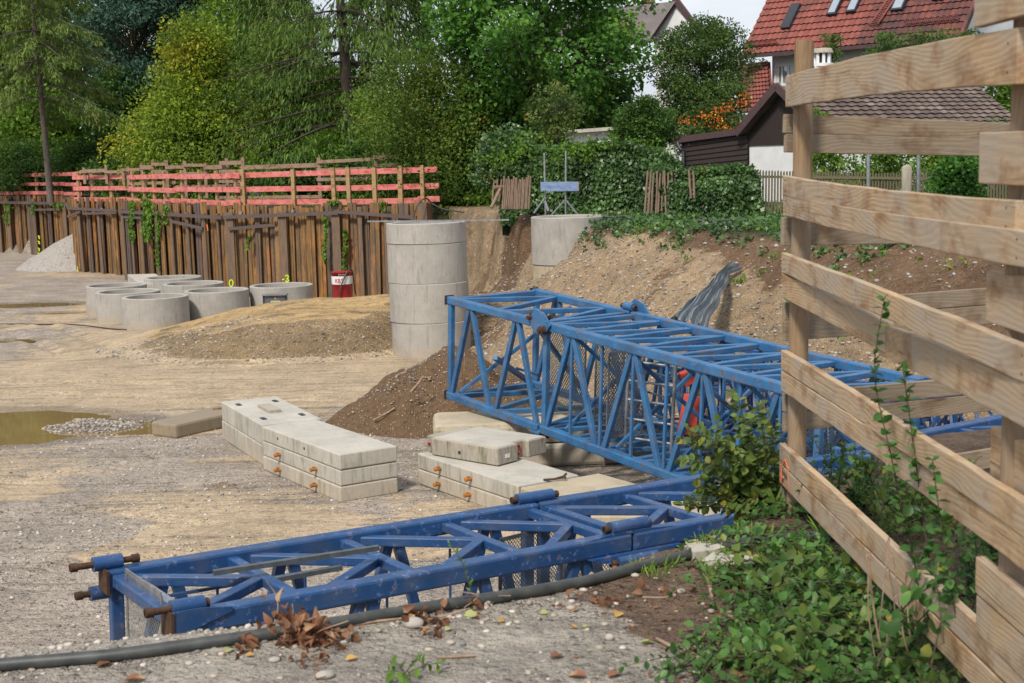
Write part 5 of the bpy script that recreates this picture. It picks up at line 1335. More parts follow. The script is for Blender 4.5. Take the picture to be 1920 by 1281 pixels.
# louvred white chimney
ch = empty('chimney', D(1541, 130, 37), 0, 'small white louvred masonry chimney head behind the round fence post', 'chimney'); c = D(1541, 100, 36.5)
m = MB(); m.tube([c+Vector((0, 0, -.0)), c+Vector((0, 0, .12)), c+Vector((0, 0, .13))], [.30, .26, .05], 8); m.build('cap', MAT['conc_side'], ch)
m = MB()
for k in range(8): t = k*math.pi/4; m.box(c+Vector((.2*math.cos(t), .2*math.sin(t), -.13)), (.07, .07, .28))
m.build('louvre', MAT['plaster'], ch)
m = MB(); m.tube([c+Vector((0, 0, -.34)), c+Vector((0, 0, -.26))], .32, 8); m.box(c+Vector((0, 0, -1.1)), (.46, .46, 1.6)); m.build('shaft', MAT['plaster'], ch)
m = MB(); m.cyl(c+Vector((0, 0, -.3)), c+Vector((0, 0, -.02)), .12, 10); m.build('flue', MAT['frame'], ch)
# garden shed with tiled gable roof
sh = empty('garden_shed', D(1450, 330, 34), 0, 'garden shed with dark boarded gable, white plinth and brown tiled roof', 'shed')
ap = D(1455, 163, 34.2); rd = Vector((.886, .464, 0)); sn = Vector((.464, -.886, 0)); ez = D(1398, 242, 35.3).z
dz = ap.z-ez; wv = 1.42; RL = 6.7
e0 = ap+sn*wv*1.08+Vector((0, 0, -dz*1.08)); tile_roof('roof', e0, e0+rd*RL, -sn*wv*1.08+Vector((0, 0, dz*1.08)), 'roofbrown', sh, 10, 22, .03, .04)
e1 = ap-sn*wv*1.08+Vector((0, 0, -dz*1.08)); tile_roof('roof', e1+rd*RL, e1, sn*wv*1.08+Vector((0, 0, dz*1.08)), 'roofbrown', sh, 10, 22, .03, .04)
g0, g1 = ap+sn*wv+rd*.25, ap-sn*wv+rd*.25
m = MB(); zs_ = ez-.42; m.add([(g1.x, g1.y, zs_), (g0.x, g0.y, zs_), (g0.x, g0.y, ez), (ap.x+rd.x*.25, ap.y+rd.y*.25, ap.z-.03), (g1.x, g1.y, ez)], [(0, 1, 2, 3, 4)]); m.build('gable_boarding', MAT['darkwood'], sh)
m = MB(); w_ = rd*.03; m.add([g1+w_, g0+w_, g0+rd*(RL-.4), g1+rd*(RL-.4)], []); 
m.F = []; m.V = []; m.A = []; m.sm = []
for a, b in ((g1+w_, g0+w_), (g0+w_, g0+rd*(RL-.4)), (g0+rd*(RL-.4), g1+rd*(RL-.4))): m.add([(a.x, a.y, 1.9), (b.x, b.y, 1.9), (b.x, b.y, ez-.1), (a.x, a.y, ez-.1)], [(0, 1, 2, 3)])
m.build('wall', MAT['plaster'], sh)
for s in (1, -1):
    m = MB(); q = ap+sn*s*wv*1.12+Vector((0, 0, -dz*1.12)); m.beam(ap+Vector((0, 0, .02)), q+Vector((0, 0, .02)), .06, .20); m.build('verge_board', MAT['trim'], sh)
# lean-to
ll = empty('lean_to', D(1330, 320, 36), 0, 'low lean-to of dark horizontal boards with a brown flat roof left of the shed', 'shed')
a = g1.copy(); b = D(1279, 300, 37.9); b.z = a.z; dirl = (b-a).normalized(); Lx = (b-a).length; nrm = Vector((dirl.y, -dirl.x, 0)); 
if nrm.y > 0: nrm = -nrm
zt0, zt1 = D(1398, 248, 35.3).z, D(1280, 268, 37.9).z
m = MB(); nbd = 15
for i in range(nbd):
    u0, u1 = i/nbd, (i+1)/nbd
    za0, zb0 = 2.3+(zt0-2.3)*u0, 2.3+(zt1-2.3)*u0; za1, zb1 = 2.3+(zt0-2.3)*u1, 2.3+(zt1-2.3)*u1
    p = [Vector((a.x, a.y, za0))+nrm*.035, Vector((b.x, b.y, zb0))+nrm*.035, Vector((b.x, b.y, zb1+.01))+nrm*.005, Vector((a.x, a.y, za1+.01))+nrm*.005]
    m.add(p+[q-nrm*.03 for q in p], [(0, 1, 2, 3), (4, 7, 6, 5), (0, 4, 5, 1)])
m.build('boarding', MAT['darkwood'], ll)
ra, rb_ = Vector((a.x, a.y, zt0+.06)), Vector((b.x, b.y, zt1+.06))+dirl*.45; rb_.z = D(1266, 263, 38).z
m = MB(); bk2 = -nrm*2.6; m.hexa([ra+nrm*.12+Vector((0, 0, -.1)), rb_+nrm*.12+Vector((0, 0, -.1)), rb_+bk2+Vector((0, 0, -.1)), ra+bk2+Vector((0, 0, -.1)), ra+nrm*.12+Vector((0, 0, .06)), rb_+nrm*.12+Vector((0, 0, .06)), rb_+bk2+Vector((0, 0, .06)), ra+bk2+Vector((0, 0, .06))]); m.build('roof', MAT['trim'], ll)
m = MB(); q = Vector((b.x, b.y, 0)); m.add([(b.x, b.y, 2.2), (b.x+bk2.x, b.y+bk2.y, 2.2), (b.x+bk2.x, b.y+bk2.y, zt1), (b.x, b.y, zt1)], [(0, 1, 2, 3)]); m.build('side_wall', MAT['darkwood'], ll)
m = MB(); m.tube(spl([D(1270, 268, 37.8), D(1276, 280, 37.7), D(1281, 286, 37.7), D(1281, 318, 37.6)], 5), .05, 8); m.build('downpipe', MAT['frame'], ll)
# far house (upper centre)
fh = empty('house', D(1250, 300, 58), 0, 'distant white gabled house with a grey tiled roof and brick chimney above the trees', 'house')
ap2 = D(1267, 6, 58); g2r = D(1305, 62, 57); g2l = D(1228, 66, 59)
m = MB(); m.add([g2l, g2r, ap2], [(0, 1, 2)]); m.add([(g2l.x, g2l.y, 2), (g2r.x, g2r.y, 2), tuple(g2r), tuple(g2l)], [(0, 1, 2, 3)]); m.build('wall', MAT['plaster'], fh)
rdl = Vector((-7, 5.0, 0)); tile_roof('roof', g2l+rdl+Vector((-.3, -.3, -.3)), g2l+Vector((-.3, -.3, -.3)), ap2-g2l+Vector((.3, .1, .35)), 'roofgrey', fh, 14, 18)
m = MB(); m.beam(ap2+Vector((0, -.1, .1)), g2l+Vector((-.3, -.1, -.25)), .12, .25); m.beam(ap2+Vector((0, -.1, .1)), g2r+Vector((.3, -.1, -.2)), .12, .25); m.build('verge_board', MAT['trim'], fh)
c = D(1213, 14, 60); m = MB(); m.box(c+Vector((0, 0, -.5)), (.55, .55, 1.3)); m.box(c+Vector((0, 0, .2)), (.65, .65, .08)); m.build('chimney', MAT['roofred'], fh)
# low white garage behind the ivy
gr = empty('garage', D(1115, 270, 38), 0, 'low white garage with a flat pale roof edge showing above the ivy', 'garage')
for (x0, x1, yt, yb, d, nm) in ((1066, 1152, 250, 300, 38, 1), (1243, 1273, 240, 300, 40.5, 2)):
    a, b = D(x0, yt, d), D(x1, yt-(7 if nm == 1 else -0), d-.3); m = MB(); m.hexa([Vector((a.x, a.y, 2.2)), Vector((b.x, b.y, 2.2)), Vector((b.x, b.y+2, 2.2)), Vector((a.x, a.y+2, 2.2)), a, b, b+Vector((0, 2, 0)), a+Vector((0, 2, 0))]); m.build('wall', MAT['plaster'], gr)
    m = MB(); m.beam(a+Vector((-.1, -.1, .03)), b+Vector((.15, -.1, .03)), .3, .09); m.build('roof_edge', MAT['conc'], gr)
wh = empty('site_hut', D(470, 330, 60), 0, 'white hut half hidden behind the trees and the grey guard rail', 'hut'); a, b = D(449, 292, 55), D(484, 291, 56)
m = MB(); m.hexa([Vector((a.x, a.y, 2.3)), Vector((b.x, b.y, 2.3)), Vector((b.x, b.y+2, 2.3)), Vector((a.x, a.y+2, 2.3)), a, b, b+Vector((0, 2, 0)), a+Vector((0, 2, 0))]); m.build('wall', MAT['plaster'], wh)
m = MB(); m.beam(a+Vector((-.1, -.05, .03)), b+Vector((.1, -.05, .03)), .2, .08); m.build('roof_edge', MAT['conc_side'], wh)
# ------------------------------------------------------------------ foliage tools
def unit(v): return v/np.maximum(np.linalg.norm(v, axis=-1, keepdims=True), 1e-9)
def leaf_cloud(name, C, size, mat, parent=None, aspect=.5, dirs=None, up=.6, droop=-.25, rnd=None, fold=.12):
    n = len(C); 
    d = unit(RNG.normal(size=(n, 3))+np.array([0, 0, droop])) if dirs is None else unit(dirs+RNG.normal(size=(n, 3))*.35)
    nn = unit(RNG.normal(size=(n, 3))*.8+np.array([0, -.25, up])); s = unit(np.cross(d, nn)); nn = np.cross(s, d)
    L = size[:, None]; W = L*aspect*.5
    V = np.stack([C, C+d*L*.45+s*W+nn*L*fold, C+d*L, C+d*L*.45-s*W+nn*L*fold], 1).reshape(-1, 3)
    F = np.arange(4*n)
    r = np.repeat(RNG.random(n) if rnd is None else rnd, 4)
    me = np_mesh(name, V, F, np.arange(n)*4, np.full(n, 4), {'rnd': r})
    return link_mesh(name, me, mat, parent)
def fine_leaves(name, C, size, mat, parent=None, aspect=.6, dirs=None, up=1., droop=-.15, curl=.25, fold=.25, jit=.3, rnd=None):
    n = len(C)
    d = unit(RNG.normal(size=(n, 3))+np.array([0, 0, droop])) if dirs is None else unit(dirs+RNG.normal(size=(n, 3))*jit)
    nn = unit(RNG.normal(size=(n, 3))*.45+np.array([0, -.15, up])); s = unit(np.cross(d, nn)); nn = np.cross(s, d)
    T = [(0, 0), (.22, -1), (.22, 0), (.22, 1), (.55, -1.0), (.55, 0), (.55, 1.0), (.82, -.6), (.82, 0), (.82, .6), (1, 0)]
    wd = {.22: .36, .55: .5, .82: .46}
    L = size[:, None]; V = []
    cu = (curl*(.5+RNG.random(n)))[:, None]
    for t, sd in T:
        w = wd.get(t, 0)*aspect*sd
        V.append(C+d*L*t+s*L*w+nn*L*(fold*abs(w)-cu*t*t*.6))
    V = np.stack(V, 1).reshape(-1, 3)
    F = [(0, 2, 1), (0, 3, 2), (1, 2, 5, 4), (2, 3, 6, 5), (4, 5, 8, 7), (5, 6, 9, 8), (7, 8, 10), (8, 9, 10)]
    base = (np.arange(n)*11)[:, None]
    loops = np.concatenate([np.array(sum([list(f) for f in F], []))[None]+base], 1).ravel()
    tot = np.tile([len(f) for f in F], n); st = np.concatenate([[0], np.cumsum(tot)[:-1]])
    me = np_mesh(name, V, loops, st, tot, {'rnd': np.repeat(RNG.random(n) if rnd is None else rnd, 11)}, True)
    return link_mesh(name, me, mat, parent)
L_ = m_leaf
MAT['lf_walnut'] = L_('broad fresh green leaves', (.018, .060, .012), (0.120, 0.288, 0.042), (.22, .30, .04), .08, cs=.45)
MAT['lf_olive'] = L_('olive bush leaves', (.022, .055, .010), (0.163, 0.250, 0.037), (.22, .16, .03), .10, cs=.6)
MAT['lf_dark'] = L_('dark hedge leaves', (0.011, 0.032, 0.009), (0.085, 0.176, 0.031), (.10, .15, .03), .06, cs=.7)
MAT['lf_ivy'] = L_('ivy leaves', (0.015, 0.041, 0.014), (0.112, 0.218, 0.059), (.17, .19, .045), .07, .2, .4, .9, .45)
MAT['lf_yellow'] = L_('yellowing hornbeam leaves', (.035, .080, .010), (0.284, 0.392, 0.038), (.36, .34, .032), .36, cs=.28)
MAT['lf_pine'] = L_('blue green pine needles', (0.016, 0.044, 0.030), (0.090, 0.179, 0.111), None, 0, .15, .6, .4)
MAT['lf_spruce'] = L_('spruce needles', (.025, .048, .010), (0.156, 0.228, 0.041), (.14, .12, .03), .08, .2, .6, .5)
MAT['lf_larch'] = L_('hanging larch needles', (.018, .045, .009), (0.138, 0.237, 0.037), (.15, .16, .03), .08, .25, .6, .5)
MAT['lf_green'] = L_('bright green leaves', (.030, .080, .010), (0.195, 0.338, 0.039), (.28, .29, .03), .12, cs=.4)
MAT['lf_far'] = L_('far woodland leaves', (0.014, 0.030, 0.011), (0.072, 0.125, 0.036), None, 0, .2, .6, .12)
MAT['lf_pear'] = L_('small pear leaves', (.018, .050, .012), (0.115, 0.196, 0.046), (.20, .22, .05), .06, cs=.6)
MAT['lf_orange'] = L_('orange firethorn berries', (.35, .07, .012), (.62, .15, .02), (.6, .5, .05), .2, .2, cs=2)
MAT['lf_weed'] = L_('fresh weeds', (.045, .10, .012), (.16, .30, .035), (.28, .30, .04), .06, cs=1.2)
MAT['lf_fore'] = L_('foreground leaves', (.018, .058, .014), (0.115, 0.243, 0.061), (.22, .26, .04), .08, .3, .4, 3.)
MAT['lf_bush'] = L_('olive foreground leaves', (.030, .060, .014), (0.156, 0.228, 0.054), (.30, .24, .04), .16, .3, .4, 4.)
MAT['lf_grass'] = L_('grass blades', (0.048, 0.108, 0.014), (0.224, 0.364, 0.056), (.36, .31, .12), .12, .3, .5, 3.)
MAT['lf_dry'] = L_('dry curled leaves', (.09, .038, .020), (.30, .15, .085), (.42, .27, .15), .25, .2, .6, 6.)
MAT['lf_fallenyellow'] = L_('fallen yellow leaf', (.45, .25, .07), (.6, .40, .13), None, 0, .2, .6, 6.)
MAT['lf_fallengreen'] = L_('fallen green leaf', (.28, .32, .10), (.4, .42, .18), None, 0, .2, .6, 6.)
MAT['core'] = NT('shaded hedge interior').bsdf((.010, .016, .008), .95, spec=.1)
def branches(parent, segs, mat, name='trunk', n=6):
    m = MB()
    for pts, rad in segs: m.tube(pts, rad, n, False)
    return m.build(name, mat, parent)
def ground_at(p, z=None):
    return Vector((p.x, p.y, 2.5 if z is None else z))
def tree(label, cx, yt, yb, rx, d, n, size, mat, shape='oval', clumps=90, rc=.10, trunk=.16, bark='bark', cat='tree', name='tree', base=2.45, aspect=.55, flat=.6, depth=1.0, group=None, gap=.0, lean=0., droop=-.25, stems=1, basepx=None, topz=None, limbs=True, shell=.55):
    c0 = D(cx, yt, d); c1 = D(cx, yb, d); z1 = c0.z if topz is None else topz; z0 = max(c1.z, base); R_ = rx*d/FPX; Hc = z1-z0
    bp = D(basepx if basepx else cx, 400, d); X0, Y0 = (c0.x, d)
    root = empty(name, (bp.x, d, base), 0, label, cat, group)
    def prof(t):
        if shape == 'oval': return np.sin(np.pi*np.clip(.06+.90*t, 0, 1))**.6
        if shape == 'cone': return np.clip((1-t)**.75*(.62+.38*np.sin(np.pi*np.clip(t*1.6+.18, 0, 1))), 0, 1)*1.05
        if shape == 'dome': return np.sqrt(np.clip(1-t**2.2, 0, 1))
        if shape == 'column': return np.clip(1.15-t, 0, 1)**.35*.95
        if shape == 'vase': return .35+.65*np.sin(np.pi*np.clip(t*.8+.08, 0, 1))
        return np.ones_like(t)
    t = RNG.random(clumps*2)
    w = prof(t); keep = RNG.random(clumps*2) < w; t = t[keep][:clumps]; w = w[keep][:clumps]; k = len(t)
    ang = RNG.uniform(0, 2*math.pi, k); ph = RNG.uniform(0, 6.28, 4); lob = 1+.20*np.sin(ang*2+ph[0]+t*5)+.14*np.sin(ang*5+ph[1]-t*9)+.10*np.sin(t*17+ph[2]+ang)
    rr = lob*(shell+(1-shell)*RNG.random(k))**.8*(1+.22*(RNG.random(k)-.5))*np.where(RNG.random(k) < .3, RNG.random(k), 1)
    P = np.stack([X0+np.cos(ang)*rr*w*R_*.92, Y0+np.sin(ang)*rr*w*R_*.92*depth, z0+t*Hc], 1)
    P[:, 0] += lean*d/FPX*t
    # limbs from the trunk to the clumps
    segs = []
    tr = Vector((X0, Y0, z0+.55*Hc)); b0 = Vector((bp.x, d, base))
    stp = [b0, b0.lerp(Vector((X0, Y0, z0)), .6)+Vector((.03*R_, 0, 0)), Vector((X0, Y0, z0+.15*Hc)), tr+Vector((.05*R_, 0, 0)), Vector((X0+.02*R_, Y0, z0+.92*Hc))]
    sp_ = spl(stp, 4); segs.append((sp_, [trunk*(1-.93*i/(len(sp_)-1)) for i in range(len(sp_))]))
    if limbs:
        for i in range(0, k, max(1, k//70)):
            p = Vector(P[i]); ht = max(z0-.05*Hc, p.z-.35*abs(p.x-X0)-.35*abs(p.y-Y0)-.1*Hc); ht = min(ht, z0+.85*Hc)
            s = Vector((X0, Y0, ht)); f = (ht-base)/max(.1, (z1-base)); m_ = s.lerp(p, .5)+Vector((0, 0, .08*(p-s).length))
            r0 = trunk*.42*(1-.7*min(1, max(0, f))); segs.append((spl([s, m_, p], 3), [r0*(1-.85*j/6) for j in range(7)]))
    branches(root, segs, MAT[bark])
    per = np.maximum(1, (RNG.random(k)*.8+.6)*n/k).astype(int)
    idx = np.repeat(np.arange(k), per); q = RNG.normal(size=(len(idx), 3)); q = q/np.maximum(1, np.linalg.norm(q, axis=1, keepdims=True)/1.6)
    rcl = (R_*rc*(1.0+RNG.random(k)*1.2)+Hc*rc*.12)[idx][:, None]
    C = P[idx]+q*rcl*np.array([1, 1, flat])
    out = unit(C-np.array([X0, Y0, z0+.35*Hc])+1e-6)
    C[:, 2] = np.maximum(C[:, 2], base+.03)
    s = size*RNG.uniform(.6, 1.2, len(C)); shade = np.clip(.5+.8*(RNG.random(k)[idx]-.5)+.5*(RNG.random(len(C))-.5)+.12*q[:, 2], 0, 1)
    leaf_cloud('crown' if cat == 'tree' else 'foliage', C, s, MAT[mat], root, aspect, out*.7+np.array([0, 0, droop])+RNG.normal(size=C.shape)*.7, rnd=shade)
    return root
def conifer(label, cx, d, zb, zt, rad, levels, mat, bark='barkgrey', trunk=.2, droop=.35, hang=.25, dens=26, size=.22, per=(5, 7), base=2.45, x1=None, irregular=.3, aspect=.22, prof=.85, group=None, side=None, up0=.0):
    b = D(cx, 400, d); root = empty('conifer_tree', (b.x, d, base), 0, label, 'tree', group); x1 = x1 if x1 is not None else b.x
    segs = []; C = []; DR = []; SH = []
    n = 10; tp = [Vector((b.x+(x1-b.x)*i/n, d, base+(zt-base)*i/n)) for i in range(n+1)]; segs.append((tp, [trunk*(1-.9*i/n) for i in range(n+1)]))
    for l in range(levels):
        u = (l+random.random()*.6)/levels; z = zb+(zt-zb)*u; Lr = rad*(1-u)**prof
        cxx = b.x+(x1-b.x)*(z-base)/(zt-base)
        for k in range(random.randint(*per)):
            a = random.uniform(0, 2*math.pi); L = Lr*random.uniform(1-irregular, 1+irregular*.6)+.15
            if L < .2: continue
            pts = []; m_ = 8
            for i in range(m_+1):
                t = i/m_; pts.append(Vector((cxx+math.cos(a)*L*t, d+math.sin(a)*L*t, z+L*(up0*t-droop*t*t*1.0+.18*droop*t**4*2))))
            segs.append((pts, [max(.006, .035*L/3*(1-.85*i/m_)) for i in range(m_+1)]))
            nn = int(dens*L); ts = np.sqrt(RNG.random(nn))*.97+.03
            for t in ts:
                i = min(int(t*m_), m_-1); f = t*m_-i; p = pts[i].lerp(pts[i+1], f)
                lat = random.uniform(-1, 1)*.30*L*(1-t*.75)*.6; sx, sy = -math.sin(a), math.cos(a)
                hg = random.random()*hang*(.3+t)
                C.append((p.x+sx*lat+random.gauss(0, .03), p.y+sy*lat+random.gauss(0, .03), p.z-abs(lat)*.35-hg+random.gauss(0, .03)))
                DR.append((math.cos(a)*.6+sx*np.sign(lat)*.4, math.sin(a)*.6+sy*np.sign(lat)*.4, -.4-hang*1.6)); SH.append(random.random())
    branches(root, segs, MAT[bark])
    C = np.array(C); leaf_cloud('crown', C, size*RNG.uniform(.6, 1.3, len(C)), MAT[mat], root, aspect, np.array(DR), up=.8, rnd=np.array(SH))
    return root

# ------------------------------------------------------------------ trees, back to front
def wood(label, x0, x1, ytop, d, n, base=2.4, seed=0):
    C = []
    a, b = D(x0, 400, d), D(x1, 400, d); x = RNG.uniform(a.x, b.x, n)
    top = (D((x0+x1)/2, ytop, d).z)*(1+.16*fbm(x, x*0+seed, .12, 4)); 
    z = base+(top-base)*RNG.random(n)**.85; y = d+RNG.uniform(0, 8, n)
    k = fbm(x, z, .35, 4)+.22 > -.05+.25*(z/top)**4; C = np.stack([x, y, z], 1)[k]
    o = leaf_cloud('distant_woodland', C, .5*RNG.uniform(.6, 1.3, len(C)), MAT['lf_far'], None, .7)
    return tag(o, label, 'woodland', kind='stuff')
wood('dark far woodland behind all the trees, left part', -420, 560, -60, 96, 34000)
wood('low dark woodland far behind the middle trees', 540, 1400, 210, 90, 14000, seed=9)
T = tree
conifer('spindly spruce with a tall bare trunk and drooping sparse boughs at the left edge', 97, 62, D(92, 190, 62).z, 21.5, 3.3, 30, 'lf_spruce', 'barkgrey', .155, .42, .35, 80, .24, (5, 7), x1=D(78, 400, 62).x, irregular=.35)
T('big dark pine with reddish limbs behind the yellowing tree, left one', 235, -160, 230, 110, 74, 30000, .30, 'lf_pine', 'oval', 110, .13, .3, bark='barkred', aspect=.3, shell=.4, flat=.45)
T('big dark pine with reddish limbs behind the yellowing tree, right one', 375, -190, 200, 105, 76, 28000, .30, 'lf_pine', 'oval', 100, .13, .3, bark='barkred', aspect=.3, shell=.4, flat=.45)
conifer('dark spruce behind the spindly spruce, cut by the left edge', -10, 80, 5, 25, 4.8, 28, 'lf_larch', 'barkgrey', .25, .35, .2, 60, .34, (5, 7))
T('mixed green tree behind the thick larch trunk', 625, 135, 330, 80, 60, 20000, .17, 'lf_green', 'oval', 120, .14, .15, shell=.4)
T('tall loose green tree behind the spindly spruce', 40, -60, 190, 120, 78, 16000, .26, 'lf_olive', 'oval', 110, .16, .3, shell=.3)
T('dense broad green bush-like tree at the far left under the spruce', 55, 178, 345, 115, 70, 20000, .24, 'lf_green', 'dome', 130, .13, .2)
T('dark green upright tree left of the yellowing tree', 205, 140, 345, 48, 71, 12000, .2, 'lf_dark', 'column', 90, .2, .2)
T('yellowing conical hornbeam, the brightest tree on the left', 330, 8, 345, 140, 55, 46000, .16, 'lf_yellow', 'cone', 230, .11, .2, bark='barkgrey', flat=.5, shell=.6, lean=42, topz=None)
T('tall mixed green tree filling the top edge right of the yellow tree', 470, -90, 210, 95, 66, 18000, .22, 'lf_green', 'oval', 110, .17, .28, shell=.3)
T('feathery olive tree right of the yellowing hornbeam', 545, 60, 335, 105, 53, 24000, .14, 'lf_olive', 'oval', 190, .11, .18, bark='barkgrey', shell=.5, droop=-.5)
conifer('tall larch with a thick dark trunk and hanging twigs against the sky', 668, 50, 5.2, 17, 4.6, 24, 'lf_larch', 'bark', .30, .30, .75, 42, .24, (4, 6), x1=D(640, 400, 50).x, irregular=.45, prof=.25)
conifer('second dark conifer right of the thick larch trunk', 745, 54, 7.5, 20, 2.5, 22, 'lf_larch', 'bark', .2, .38, .7, 90, .26, (5, 7), irregular=.4, prof=.4)
conifer('half hidden conifer with hanging boughs left of the thick larch trunk', 540, 58, 6.5, 18, 2.1, 22, 'lf_larch', 'bark', .2, .4, .7, 90, .26, (5, 7), irregular=.4, prof=.4)
T('bright broad-leaved walnut tree with spreading limbs in the centre', 1010, -130, 232, 222, 42, 27000, .20, 'lf_walnut', 'oval', 230, .070, .24, bark='bark', aspect=.6, shell=.6, flat=.75)
T('dark green tree filling in below the walnut', 1020, 180, 330, 190, 45, 16000, .17, 'lf_dark', 'oval', 120, .12, .12)
T('reddish tinged olive bush tree left of the walnut', 800, 112, 385, 130, 41.5, 38000, .11, 'lf_olive', 'dome', 150, .13, .12, shell=.45)
T('fresh green small tree between the olive bush tree and the walnut', 925, 175, 330, 62, 43.5, 12000, .13, 'lf_green', 'vase', 60, .18, .08)
T('bright green saplings right of the thick larch trunk', 715, 185, 350, 60, 46, 11000, .13, 'lf_green', 'vase', 55, .18, .07)
T('dark dense bush left of the ivy hedge', 800, 205, 395, 105, 44.5, 28000, .13, 'lf_dark', 'dome', 170, .11, .1, cat='bush', name='bush', base=2.45)
T('dark bush between the red rail end and the leaning stakes', 868, 245, 402, 70, 41.5, 17000, .12, 'lf_dark', 'dome', 120, .13, .1, cat='bush', name='bush')
T('upright pear tree with small leaves left of the red roofed house', 1318, 42, 235, 92, 41, 30000, .095, 'lf_pear', 'oval', 260, .095, .14, bark='barkgrey', shell=.55)
T('slender pale fruit tree rising out of the ivy hedge', 1040, 165, 290, 52, 34, 3500, .10, 'lf_bush', 'vase', 50, .12, .05, bark='barkgrey', cat='tree', aspect=.45)
T('dark glossy shrub above the right end of the ivy hedge', 1208, 188, 300, 52, 34.5, 15000, .085, 'lf_dark', 'oval', 120, .13, .06, cat='shrub', name='shrub')
T('yellowish shrub behind the ivy hedge left of the dark glossy shrub', 1165, 232, 300, 34, 35.5, 4000, .09, 'lf_weed', 'dome', 50, .2, .05, cat='shrub', name='shrub')
r = T('firethorn shrub with orange berries in front of the red side roof', 1335, 190, 280, 78, 39.5, 12000, .09, 'lf_pear', 'dome', 110, .14, .05, cat='shrub', name='shrub')
n = 330; a = RNG.normal(size=(n, 3))*np.array([.42, .3, .22]); cpt = D(1362, 205, 38.6)
cc = np.array([[D(px, py, 38.4).x, 38.4, D(px, py, 38.4).z] for px, py in ((1330, 215), (1345, 222), (1372, 200), (1385, 190), (1360, 240), (1338, 236), (1320, 220), (1280, 222), (1290, 228), (1355, 205), (1394, 178))])
C = cc[RNG.integers(0, len(cc), n)]+RNG.normal(size=(n, 3))*np.array([.17, .15, .07])
leaf_cloud('berries', C, .07*RNG.uniform(.6, 1.3, n), MAT['lf_orange'], r, .8)['kind'] = 'stuff'
for i, (px, yt, yb, w, d, lb) in enumerate(((1560, 62, 240, 22, 39, 'thin leafy fruit tree shoot in front of the red roof, left one'), (1655, 66, 240, 44, 40, 'fruit tree top in front of the white house wall, between the two rail boards'), (1745, 60, 240, 60, 40.5, 'wide fruit tree top in front of the house eave on the right'), (1815, 58, 200, 34, 41, 'fruit tree top at the right gable of the house'))):
    T(lb, px, yt, yb, w, d, (2200, 5200, 6500, 4000)[i], .10, 'lf_pear', 'vase' if i else 'column', (30, 60, 70, 45)[i], .14, .05, bark='barkgrey', shell=.3, group=None)
T('yellow green climber beside the dark gable of the shed', 1525, 196, 262, 20, 31.5, 900, .085, 'lf_weed', 'oval', 18, .2, .02, cat='shrub', name='shrub', aspect=.7)
for px, yt, w, d, mt, lb in ((1560, 262, 60, 30.5, 'lf_green', 'leafy garden shrub behind the picket fence, left of the grey poles'), (1665, 258, 70, 30.8, 'lf_weed', 'yellow green garden shrub behind the picket fence between the grey poles'), (1770, 250, 75, 30.2, 'lf_green', 'garden shrub with pale blossoms right of the concrete post'), (1880, 240, 70, 29.5, 'lf_dark', 'dark garden shrub at the right edge behind the fence'), (1800, 300, 48, 25.0, 'lf_walnut', 'bright climber hanging over the picket fence at the right')):
    T(lb, px, yt, 390, w, d, 6500, .09, mt, 'dome', 70, .15, .04, cat='shrub', name='shrub', shell=.4, aspect=.65)
T('tall green tree behind the shed at the right edge', 1905, 120, 330, 60, 42, 8000, .13, 'lf_green', 'oval', 60, .15, .1)
# understorey row behind the old guard rail
for i, (px, yt, w, d, mt, lb) in enumerate(((30, 262, 70, 66, 'lf_dark', 'dark undergrowth bush at the far left behind the rails'), (150, 268, 70, 64, 'lf_dark', 'dark undergrowth bush below the spindly spruce'), (260, 275, 75, 60, 'lf_dark', 'dark undergrowth bush left below the yellowing tree'), (395, 238, 80, 57, 'lf_dark', 'dark undergrowth bush right below the yellowing tree'), (520, 262, 60, 52, 'lf_green', 'light undergrowth bush beside the white hut'), (620, 255, 85, 49, 'lf_green', 'yellow green undergrowth bush below the thick larch trunk'), (690, 272, 70, 46, 'lf_dark', 'dark undergrowth bush behind the middle of the red rail'), (560, 300, 60, 48, 'lf_dark', 'low dark bush behind the grey guard rail'))):
    T(lb, px, yt, 350, w, d, 8500, .15, mt, 'dome', 80, .15, .08, cat='bush', name='bush', shell=.4)
